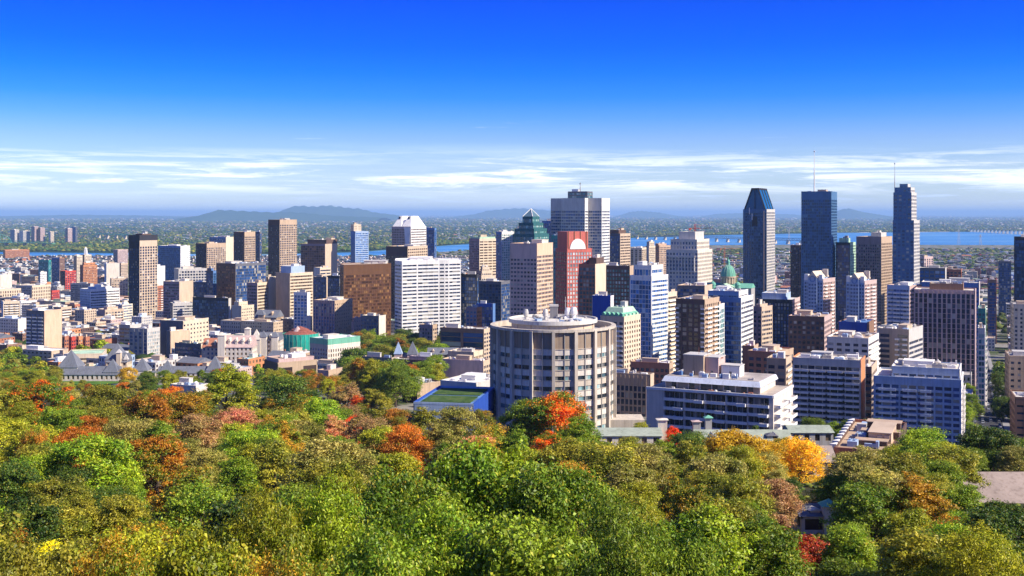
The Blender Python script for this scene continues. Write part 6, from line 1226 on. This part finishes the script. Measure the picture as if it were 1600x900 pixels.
def crown_mesh(name, R0, H, nblob, nleaf, leaf, seed, asp=.62, droop=0.0, sparse=0.0, cone=False):
    g = np.random.default_rng(seed); th = g.uniform(0, 2 * np.pi, nblob) + np.arange(nblob) * 2.4; u = (np.arange(nblob) + .5) / nblob
    el = u ** .8; rad = R0 * .70 * np.sqrt(np.clip(1 - (el * 1.02 - .28) ** 2 / .62, .05, 1)) * g.uniform(.45, 1.05, nblob)
    if cone: rad = R0 * .75 * (1.02 - el) * g.uniform(.6, 1, nblob)
    bz = H * (.12 + .76 * el) + g.normal(0, H * .04, nblob); C_ = np.stack([rad * np.cos(th), rad * np.sin(th), bz], 1)
    br = R0 * g.uniform(.14, .34, nblob) * (1.0 if not cone else .7)
    cen = np.array([0, 0, H * .42]); outw = C_ - cen; outw /= np.linalg.norm(outw, axis=1)[:, None] + 1e-6
    w = br ** 2; nt_ = nblob * 11; bi = g.choice(nblob, nt_, p=w / w.sum()); dt = g.normal(size=(nt_, 3)); dt /= np.linalg.norm(dt, axis=1)[:, None]
    dt = dt + outw[bi] * .7 + np.array([0, 0, .4]); dt /= np.linalg.norm(dt, axis=1)[:, None]
    reach = g.uniform(.62, 1.12, nt_) + (g.random(nt_) < .12) * g.uniform(.15, .55, nt_)
    TC = C_[bi] + dt * (br[bi] * reach)[:, None] * np.array([1, 1, .9]); tr_ = g.uniform(.18, .46, nt_) * (R0 / 6) ** .5 * (1.7 if nleaf < 3000 else 1)
    ti = g.choice(nt_, nleaf, p=tr_ ** 1.6 / (tr_ ** 1.6).sum()); idx = bi[ti]; loc = g.normal(0, 1, (nleaf, 3)) * tr_[ti][:, None]; loc[:, 2] *= .62
    inner = g.random(nleaf) < .07; P = TC[ti] + loc; P = np.where(inner[:, None], C_[idx] + (P - C_[idx]) * g.uniform(.4, .9, nleaf)[:, None], P)
    d = dt[ti] * .55 + loc / (np.linalg.norm(loc, axis=1)[:, None] + 1e-6) * .6
    nrm = d * .75 + g.normal(0, .55, (nleaf, 3)) + np.array([0, 0, .25]); nrm /= np.linalg.norm(nrm, axis=1)[:, None]
    a = np.cross(nrm, g.normal(size=(nleaf, 3))); a[:, 2] -= droop; a -= nrm * (a * nrm).sum(1)[:, None]; a /= np.linalg.norm(a, axis=1)[:, None] + 1e-9; b = np.cross(nrm, a)
    s = leaf * g.uniform(.6, 1.35, nleaf)[:, None]; fold = nrm * s * .18
    V = np.stack([P - a * s * .55, P + b * s * asp * .5 + fold, P + a * s * .75, P - b * s * asp * .5 + fold], 1).reshape(-1, 3)
    Fq = np.arange(nleaf * 4).reshape(-1, 4); me = bpy.data.meshes.new(name); fastmesh(me, V, Fq)
    at = me.attributes.new('rnd', 'FLOAT', 'FACE'); rv_ = (.45 * g.random(nleaf) + .3 * g.random(nt_)[ti] + .25 * g.random(nblob)[idx]); at.data.foreach_set('value', rv_.astype('f')); me.materials.append(PAL['green'][1])
    me['H'] = H; me['R'] = R0; tips = C_[g.choice(nblob, min(9, nblob), replace=False)]; return me, tips
def trunk_mesh(H, R0, tips, seed, hb=.0):
    g = random.Random(seed); m_ = MB(); r = .028 * H + .08; m_.tube((0, 0, -2), (0, 0, H * .25), r * 1.15, r * .8, 8); m_.tube((0, 0, H * .25), (R0 * .05, 0, H * .72), r * .8, r * .25, 7)
    for tp in tips:
        a = Vector((0, 0, H * g.uniform(.16, .45))); t_ = Vector(tp); mid = a.lerp(t_, .5) + Vector((0, 0, -H * .03)); m_.tube(a, mid, r * .42, r * .26, 6); m_.tube(mid, t_, r * .26, r * .07, 5)
    return m_.mesh('trunk', M_bark)
TV = dict(near=[], mid=[], far=[])
for s in range(5):
    H, R0 = [(11, 6.2), (12, 6.8), (10, 6.0), (12.5, 6.4), (11, 5.4)][s]; me, tips = crown_mesh('crown', R0, H, [70, 84, 64, 90, 72][s], 46000, .19, 100 + s, asp=[.6, .5, .75, .55, .42][s], droop=[.4, 1.2, .2, .8, 1.4][s]); TV['near'].append((me, trunk_mesh(H, R0, tips, s), H, R0))
for s in range(7):
    H, R0 = [(12, 6.0), (13, 6.6), (11, 6.2), (14, 5.6), (12, 5.2), (12, 6.8), (13, 5.8)][s]; me, tips = crown_mesh('crown', R0, H, [64, 76, 56, 70, 52, 90, 66][s], 24000, .25, 200 + s, asp=.7); TV['mid'].append((me, trunk_mesh(H, R0, tips, s + 20), H, R0))
for s in range(4):
    H, R0 = [(9, 4.6), (10, 5), (8, 5), (11, 4.2)][s]; me, tips = crown_mesh('crown', R0, H, 20, 1500, .95, 300 + s, asp=.8); TV['far'].append((me, trunk_mesh(H, R0, tips[:4], s + 40), H, R0))
me, tips = crown_mesh('crown', 2.6, 15, 40, 9000, .3, 411, cone=True); TV['spire'] = [(me, trunk_mesh(15, 2.6, tips[:3], 77), 15, 2.6)]
trees = []     # (D, x, height, width factor, class, palette, name)
def plant(x, y, h, wf, cls, pal, vi, name, lab, group):
    me, tr, H, R0 = TV[cls][vi % len(TV[cls])]; sc = h / H / 1.04; gz = ground(x, y)
    lift = {'near': .10, 'mid': .14, 'far': .12, 'spire': .02}[cls] * h
    root = empty(name, (x, y, gz), random.uniform(0, 6.28)); tag(root, lab, 'tree', group)
    for nm, m_ in (('crown', me), ('trunk', tr)):
        o = bpy.data.objects.new(nm, m_); COL.objects.link(o); o.parent = root; s_ = sc * (.9); o.scale = (sc * wf, sc * wf, s_); o.location = (0, 0, lift if nm == 'crown' else 0)
        if nm == 'crown':
            o.material_slots[0].link = 'OBJECT'; o.material_slots[0].material = PAL[pal][1]
        else: o.scale = (sc * wf, sc * wf, s_ + lift / H)
# hand-read crowns of the wood: (column, row of the top, half width in pixels, palette)
HAND = [(1540, 668, 50, 'dark'), (1592, 684, 50, 'green'), (985, 684, 30, 'olive'), (1220, 684, 26, 'amber'), (1080, 684, 30, 'bright'), (700, 655, 40, 'lime'), (35, 630, 40, 'lime'), (410, 640, 36, 'lime'), (470, 615, 40, 'amber'), (100, 616, 26, 'flame'), (640, 652, 22, 'orange'), (62, 598, 52, 'flame'), (20, 610, 45, 'olive'), (8, 655, 50, 'lime'), (140, 648, 24, 'orange'), (165, 604, 48, 'olive'), (105, 640, 46, 'green'), (232, 618, 50, 'rust'), (262, 606, 40, 'orange'), (300, 612, 46, 'amber'), (352, 578, 58, 'lime'),
        (395, 602, 36, 'amber'), (448, 590, 52, 'dark'), (50, 672, 24, 'rust'), (118, 688, 26, 'rust'), (145, 682, 74, 'bright'), (60, 700, 60, 'olive'), (245, 680, 66, 'rust'), (205, 655, 55, 'pale'), (312, 648, 48, 'mauve'), (372, 640, 42, 'pink'), (330, 705, 46, 'pale'),
        (385, 672, 52, 'bright'), (455, 642, 46, 'olive'), (425, 625, 34, 'amber'), (500, 622, 48, 'bright'), (540, 602, 36, 'mauve'), (562, 620, 24, 'red'), (588, 612, 40, 'olive'), (520, 655, 38, 'pink'), (570, 648, 48, 'mauve'), (618, 640, 32, 'rust'), (600, 668, 44, 'lime'),
        (640, 676, 38, 'crimson'), (670, 640, 46, 'olive'), (715, 637, 62, 'pale'), (752, 640, 30, 'amber'), (745, 682, 46, 'pink'), (690, 668, 50, 'pale'), (520, 692, 84, 'pale'), (430, 690, 60, 'olive'), (480, 730, 70, 'olive'), (820, 628, 60, 'green'), (872, 618, 66, 'flame'), (905, 655, 50, 'bright'), (790, 690, 40, 'olive'),
        (1000, 662, 26, 'lime'), (950, 694, 66, 'olive'), (890, 690, 60, 'olive'), (1010, 700, 60, 'pale'), (830, 705, 48, 'lime'), (1052, 668, 13, 'red'), (1072, 676, 40, 'dark'), (1040, 690, 34, 'bright'), (1150, 676, 58, 'gold'), (1195, 690, 46, 'gold'), (1120, 700, 44, 'amber'), (1250, 686, 44, 'gold'), (1075, 735, 52, 'amber'), (1110, 740, 58, 'olive'),
        (1160, 750, 60, 'olive'), (1205, 748, 48, 'mauve'), (1410, 688, 20, 'red'), (1448, 670, 44, 'bright'), (1510, 686, 46, 'dark'), (1560, 670, 60, 'dark'), (1480, 700, 56, 'olive'), (1392, 715, 66, 'olive'), (1350, 708, 62, 'pale'), (1310, 742, 44, 'green'), (1430, 752, 70, 'amber'), (1360, 760, 64, 'green'), (1505, 760, 50, 'bright'), (1500, 812, 54, 'flame'), (1572, 790, 66, 'dark'),
        (1455, 830, 60, 'green'), (1240, 838, 56, 'crimson'), (1195, 800, 46, 'mauve'), (1330, 828, 62, 'bright'), (1050, 858, 26, 'orange'), (1172, 866, 34, 'yellow'), (1110, 800, 70, 'green'), (60, 850, 60, 'yellow'), (20, 800, 60, 'rust'), (120, 800, 70, 'olive'), (235, 820, 70, 'amber'), (300, 760, 60, 'green')]
OAKS = [(640, 742, 112, 'green'), (760, 700, 120, 'bright'), (880, 728, 120, 'green'), (520, 770, 110, 'bright'), (400, 790, 110, 'lime'), (980, 790, 110, 'green'), (700, 800, 130, 'bright'), (830, 815, 130, 'green'), (580, 840, 120, 'green'), (960, 850, 110, 'green'), (450, 862, 110, 'amber'), (310, 840, 90, 'lime'), (180, 858, 90, 'amber'), (1060, 845, 80, 'green'), (90, 880, 70, 'yellow'), (740, 872, 120, 'bright'), (860, 884, 110, 'green'), (640, 885, 110, 'lime'), (1150, 880, 80, 'dark'), (1260, 880, 80, 'rust'), (1400, 876, 90, 'dark'), (1520, 880, 90, 'green'), (0, 860, 80, 'olive')]
def fitD(px, py, H, lo, hi):
    best = None
    for D in np.arange(lo, hi, 4.0):
        e = abs(ground((px - 800) / F * D, D) + H - ZY(py, D)) 
        if best is None or e < best[0]: best = (e, D)
    return best[1], best[0]
T = []
for (px, py, hw, pal) in OAKS:
    D = 104 - (min(py, 880) - 700) / 180 * 44; x = (px - 800) / F * D; h = ZY(py, D) - ground(x, D); h = max(7, min(h, 24)); T.append((D, x, h, max(.6, min(1.3, hw / F * D / 6.2 * 1.15 / (h / 12))), 'near', pal, 'oak_tree'))
for (px, py, hw, pal) in HAND:
    best = None
    for D in np.arange(70, 620, 5.0):
        x = (px - 800) / F * D
        if not free(x, D, 2, 2, 0, 0): continue
        h = ZY(py, D) - ground(x, D); wd = hw / F * D
        if h < 5 or (px > 1490 and py < 720 and D < 310): continue
        e = abs(h - 15) / 15 + abs(wd * 1.9 / max(h, 1) - 1.0) * .8
        if best is None or e < best[0]: best = (e, D, x, h, wd)
    e, D, x, h, wd = best; h = max(6, min(h, 26)); T.append((D, x, h, max(.55, min(1.6, wd / 6.0 * 12 / h * 1.08)), 'near' if D < 105 else 'mid', pal, 'maple_tree'))
rt = random.Random(77)
reg = HAND + OAKS
def pal_near(px, py):
    b_ = sorted(reg, key=lambda r_: (r_[0] - px) ** 2 + 1.5 * (r_[1] + 25 - py) ** 2)[:3]
    q = rt.random(); return b_[0][3] if q < .28 else b_[1][3] if q < .4 else rt.choice(['green', 'olive', 'bright', 'lime', 'green', 'olive', 'amber', 'pale', 'green', 'bright', 'green', 'dark'])
D = 50.0
while D < 640:
    step = 8.5 if D < 330 else 11; n_ = int(D * 1.10 / step) + 2
    for i in range(n_):
        x = -D * .55 + (i + rt.uniform(.1, .9)) * step; y = D + rt.uniform(-3, 3); px = 800 + x / y * F
        if y > 395 and px > 560 and px < 1240: continue
        if y > 520 and px > 200 and not (px > 1480): continue
        if not free(x, y, 3, 3, 0, 0): continue
        if 1236 < px < 1310 and y < 330: continue
        if 1525 < px and y < 262 and y > 150 and rt.random() < .8: continue
        if any((x - q[1]) ** 2 + (y - q[0]) ** 2 < (5.2 if y < 330 else 7) ** 2 for q in T): continue
        h = rt.choice([rt.uniform(7, 10), rt.uniform(9, 15.5)]); cls = 'near' if y < 105 else 'mid'; lim = float(np.interp(px, CX, CY)) + 2
        if 1190 < px < 1365 and y < 215: lim = 822
        if px > 1490 and y < 262: lim = 800
        h = min(h, ZY(lim, y) - ground(x, y))
        if h < 5: continue
        T.append((y, x, h, rt.uniform(.85, 1.15), cls, None, rt.choice(['maple_tree', 'ash_tree', 'oak_tree', 'birch_tree'])))
    D += step * .9
T.sort(); VM[:] = False; TK = []
for (y, x, h, wf, cls, pal, nm) in T:
    gz = ground(x, y); px, yt = proj(x, y, gz + h); w_ = 6.0 * wf * h / 12 / y * F; yb = proj(x, y, gz + h * .15)[1]
    if px < -w_ - 90 or px > 1690 + w_ or yt > 905: continue
    n = seen(px - w_ * .8, px + w_ * .8, yt + (yb - yt) * .08, yb)
    if n < max(6, (w_ * (yb - yt) / 4) * .03): continue
    TK.append((y, x, h, wf, cls, pal or pal_near(px, yt), nm, px, yt))
VM_T = VM.copy()
print('wood trees', len(TK))
tlm = [('the round concrete tower', 765, 963), ('the white balcony block', 1000, 1240), ('the green-roofed blue hall', 640, 765), ('the slate-roofed pavilion', 80, 200), ('the second slate pavilion', 240, 345), ('the brown museum-like block', 410, 535), ('the blank peach slab', 30, 80), ('the banded-roof hospital', 345, 410), ('the ornate tan house', 535, 640), ('the long orange-ended block', 1240, 1360), ('the blue balcony block', 1360, 1515), ('the edge street', 1515, 1700), ('the lawn', 200, 240)]
for i, (y, x, h, wf, cls, pal, nm, px, yt) in enumerate(TK):
    col = PAL[pal][0]; lm = next((a for a, b0, b1 in tlm if b0 <= px < b1), 'the frame edge'); sz = 'tall' if h > 17 else 'broad' if wf > 1.2 else 'slim' if wf < .8 else 'small' if h < 10 else ''
    row = 'on the nearest slope' if y < 75 else 'low on the near slope' if y < 120 else 'midway down the wood' if y < 200 else 'on the lower wood edge' if y < 300 else 'at the foot of the wood'
    nb_ = sorted((abs(q[7] - px) + abs(q[8] - yt), PAL[q[5]][0]) for q in TK if q[0] != y)[:2]
    base = f"{sz} {col} {nm.split('_')[0]} {row} below {lm}".strip()
    ex = [f"by a {nb_[0][1]} one"]; plant(x, y, h, wf, cls, pal, i * 3 + int(x), nm, unique(base, ex), 'trees of the wood')
# ------------------------------------------------------------------ park and street trees in the town
ZONES = [(552, 700, 985, 1245, 75, ['green', 'dark', 'green', 'olive', 'rust', 'bright', 'dark']), (-10, 60, 640, 1150, 46, ['olive', 'green', 'lime', 'amber', 'green']), (95, 180, 1060, 1260, 26, ['green', 'bright', 'dark', 'lime', 'amber']), (60, 100, 900, 1050, 10, ['green', 'olive']),
         (330, 525, 620, 790, 34, ['green', 'dark', 'lime', 'olive', 'rust', 'green']), (90, 345, 600, 660, 26, ['olive', 'lime', 'green', 'orange', 'pale', 'dark']), (205, 345, 740, 860, 16, ['olive', 'lime', 'green', 'orange']), (60, 95, 740, 900, 6, ['olive', 'green']), (395, 500, 960, 1050, 16, ['green', 'dark', 'rust', 'bright']), (420, 640, 640, 740, 24, ['green', 'olive', 'lime', 'rust', 'green']), (540, 580, 900, 1230, 10, ['green', 'dark']),
         (630, 760, 700, 800, 9, ['lime', 'green', 'orange']), (80, 150, 1850, 2300, 12, ['green', 'olive']), (1500, 1530, 560, 900, 10, ['bright', 'green']), (1560, 1582, 600, 1100, 10, ['green', 'dark']), (1180, 1240, 1350, 1500, 8, ['green', 'orange', 'amber']), (1130, 1600, 1500, 3000, 70, ['green', 'olive', 'green']),
         (0, 460, 1250, 2800, 60, ['green', 'olive', 'dark', 'amber']), (1230, 1330, 480, 560, 5, ['green', 'dark']), (1330, 1385, 470, 520, 3, ['green', 'olive'])]
ST_ = []
for (a, b0, c, d, n, pl) in ZONES:
    for _ in range(n * 3):
        if n <= 0: break
        y = rt.uniform(c, d); px = rt.uniform(a, b0); x = (px - 800) / F * y
        if (90 < px < 205 and 660 < y < 925) or not free(x, y, 3, 3, 0, 0) or any((x - q[1]) ** 2 + (y - q[0]) ** 2 < 30 for q in ST_): continue
        if any(abs(x - cx_) < 12 and abs(y - cy_) < 14 for (_, (cy_, cx_, *r_)) in IND): continue
        n -= 1; ST_.append((y, x, (rt.uniform(6, 9) if 90 < px < 205 and y < 700 else rt.uniform(18, 26) if 545 < px < 712 else rt.uniform(8, 14)) if y < 1480 else rt.uniform(8, 12), rt.uniform(.9, 1.3), rt.choice(pl), px))
ST_.append((880, (200 - 800) / F * 880, 13, 1.2, 'gold', 200)); ST_.append((800, (250 - 800) / F * 800, 8, 1.1, 'red', 250)); ST_.append((470, (1357 - 800) / F * 470, 19, 1.2, 'green', 1357)); ST_.append((640, (1500 - 800) / F * 560, 13, .9, 'bright', 1500))
ST_.sort(); VM[:] = VM_T
ev = sorted([r_ for r_ in RECTS], key=lambda r_: r_[4]); ei = 0; k = 0
for (y, x, h, wf, pal, px) in ST_:
    while ei < len(ev) and ev[ei][4] < y: r_ = ev[ei]; seen(r_[0], r_[1], r_[2], r_[3]); ei += 1
    gz = ground(x, y); w_ = 4.5 * wf * min(h, 14) / 10 / y * F; yt, yb = proj(x, y, gz + h)[1], proj(x, y, gz)[1]
    if seen(px - w_, px + w_, yt, yb) < 3: continue
    rel, lm = near_landmark(px, yt + 5, y); cls = 'mid' if y < 900 or h > 17 else 'far'
    plant(x, y, h, wf, cls, pal, k, 'park_tree', unique(f"{PAL[pal][0]} town tree {rel} {lm}", ['with rounded crown', 'near other trees']), 'town trees'); k += 1
print('town trees', k)
for (px, py, D, lb) in ((1498, 705, 300, 'dark pointed fir behind the flame-topped maple'), (1180, 655, 440, 'dark slim conifer before the white balcony block'), (1530, 655, 520, 'pointed conifer beside the edge street')):
    x = (px - 800) / F * D; plant(x, D, ZY(py, D) - ground(x, D), 1.5, 'spire', 'dark', 0, 'fir_tree', lb, None)
# far woods: low leafy clumps, joined
def woods(name, n, gen):
    ico = np.array([(0, 0, 1), (.89, 0, .35), (.28, .85, .4), (-.72, .53, .3), (-.72, -.53, .45), (.28, -.85, .35), (.5, .3, -.3), (-.5, .4, -.3), (0, -.6, -.3)], 'f')
    fcs = np.array([(0, 1, 2), (0, 2, 3), (0, 3, 4), (0, 4, 5), (0, 5, 1), (1, 6, 2), (2, 7, 3), (3, 7, 4), (4, 8, 5), (5, 8, 1), (2, 6, 7), (1, 8, 6)])
    P, k = np.zeros((n, 9, 3), 'f'), 0; rv = []
    for _ in range(n * 4):
        if k >= n: break
        it = gen()
        if it is None: continue
        x, y, z, r_, h = it; j = RNG.uniform(.75, 1.25, (9, 1)); a = rt.uniform(0, 6.28); ca_, sa_ = math.cos(a), math.sin(a); q = ico * j; P[k, :, 0] = x + (q[:, 0] * ca_ - q[:, 1] * sa_) * r_; P[k, :, 1] = y + (q[:, 0] * sa_ + q[:, 1] * ca_) * r_; P[k, :, 2] = z + h * .4 + q[:, 2] * h * .6; k += 1
    P = P[:k]; f = (fcs[None] + (np.arange(k) * 9)[:, None, None]).reshape(-1, 3); me = bpy.data.meshes.new(name); fastmesh(me, P.reshape(-1, 3), f)
    at = me.attributes.new('rnd', 'FLOAT', 'FACE'); at.data.foreach_set('value', np.repeat(RNG.random(k), 12).astype('f')); me.materials.append(M_woods); o = bpy.data.objects.new(name, me); COL.objects.link(o); tag(o, kind='stuff')
M_woods = leafmat('leaf_far_woods', (.035, .085, .015), (.10, .13, .02), .4, .62, .8, .004)
def g_plain():
    py = rt.uniform(336.8, 384) if rt.random() < .7 else rt.uniform(336.8, 350); k = rt.uniform(-.47, .47); y = 198 * F / (py - HZ)
    if y < shore(k, far_py) + 60 or y > 60000: return None
    s = max(1, y / 8000); return (k * y, y, 3, rt.uniform(8, 16) * s, rt.uniform(8, 13) * s ** .6)
woods('far_woods', 15000, g_plain)
def g_shore():
    px = rt.uniform(-20, 1620); k = (px - 800) / F; y = shore(k, far_py) + abs(rt.gauss(0, 350 if px > 420 else 900)) + 30; return (k * y, y, 3, rt.uniform(10, 20), rt.uniform(12, 20))
woods('riverbank_woods', 5200, g_shore)
def g_flats():
    px = rt.uniform(1080, 1620) if rt.random() < .6 else rt.uniform(-20, 1080); k = (px - 800) / F; y = rt.uniform(1500 if px > 540 else 1050, 6300)
    if y > shore(k, near_py) - 60: return None
    x = k * y
    if px < 1100 and rt.random() < .25: return None
    if not free(x, y, 6, 6, TH, 0): return None
    if px > 1080 and y < 3800 and math.sin(x * .011) + math.sin(y * .004 + x * .003) < .1: return None
    return (x, y, ground(x, y), rt.uniform(5, 9) * (1 + (y > 4000)), rt.uniform(7, 11))
woods('town_tree_mass', 6500, g_flats)
# undergrowth on the hill between the trunks
def g_under():
    y = rt.uniform(35, 560); x = rt.uniform(-.47, .47) * y
    if not free(x, y, 4, 4, 0, 0) or (y > 400 and x > -60): return None
    return (x, y, ground(x, y) - .5, rt.uniform(.8, 1.6), rt.uniform(.8, 1.6))
woods('undergrowth', 6000, g_under)

# pieces that stand on a roof or a dome belong to it
SUBOF = {'roof': ('penthouse', 'rooftop_unit', 'dormer', 'chimney', 'planted_roof', 'antenna'), 'dome': ('dome_ribs', 'lantern'), 'drum': ('drum_columns', 'drum_joint'), 'deck': ('exhaust_vent', 'cooling_unit', 'cooling_cap', 'pole')}
for r_ in [o for o in COL.objects if o.type == 'EMPTY' and o.parent is None]:
    ch = list(r_.children); by = {}
    for c_ in ch: by.setdefault(c_.name.split('.')[0], []).append(c_)
    for pn, subs in SUBOF.items():
        if pn not in by or by[pn][-1].location.length > 1e-6: continue
        for sn in subs:
            for c_ in by.get(sn, []): c_.parent = by[pn][-1]
print('duplicate bases', len(NDUP))
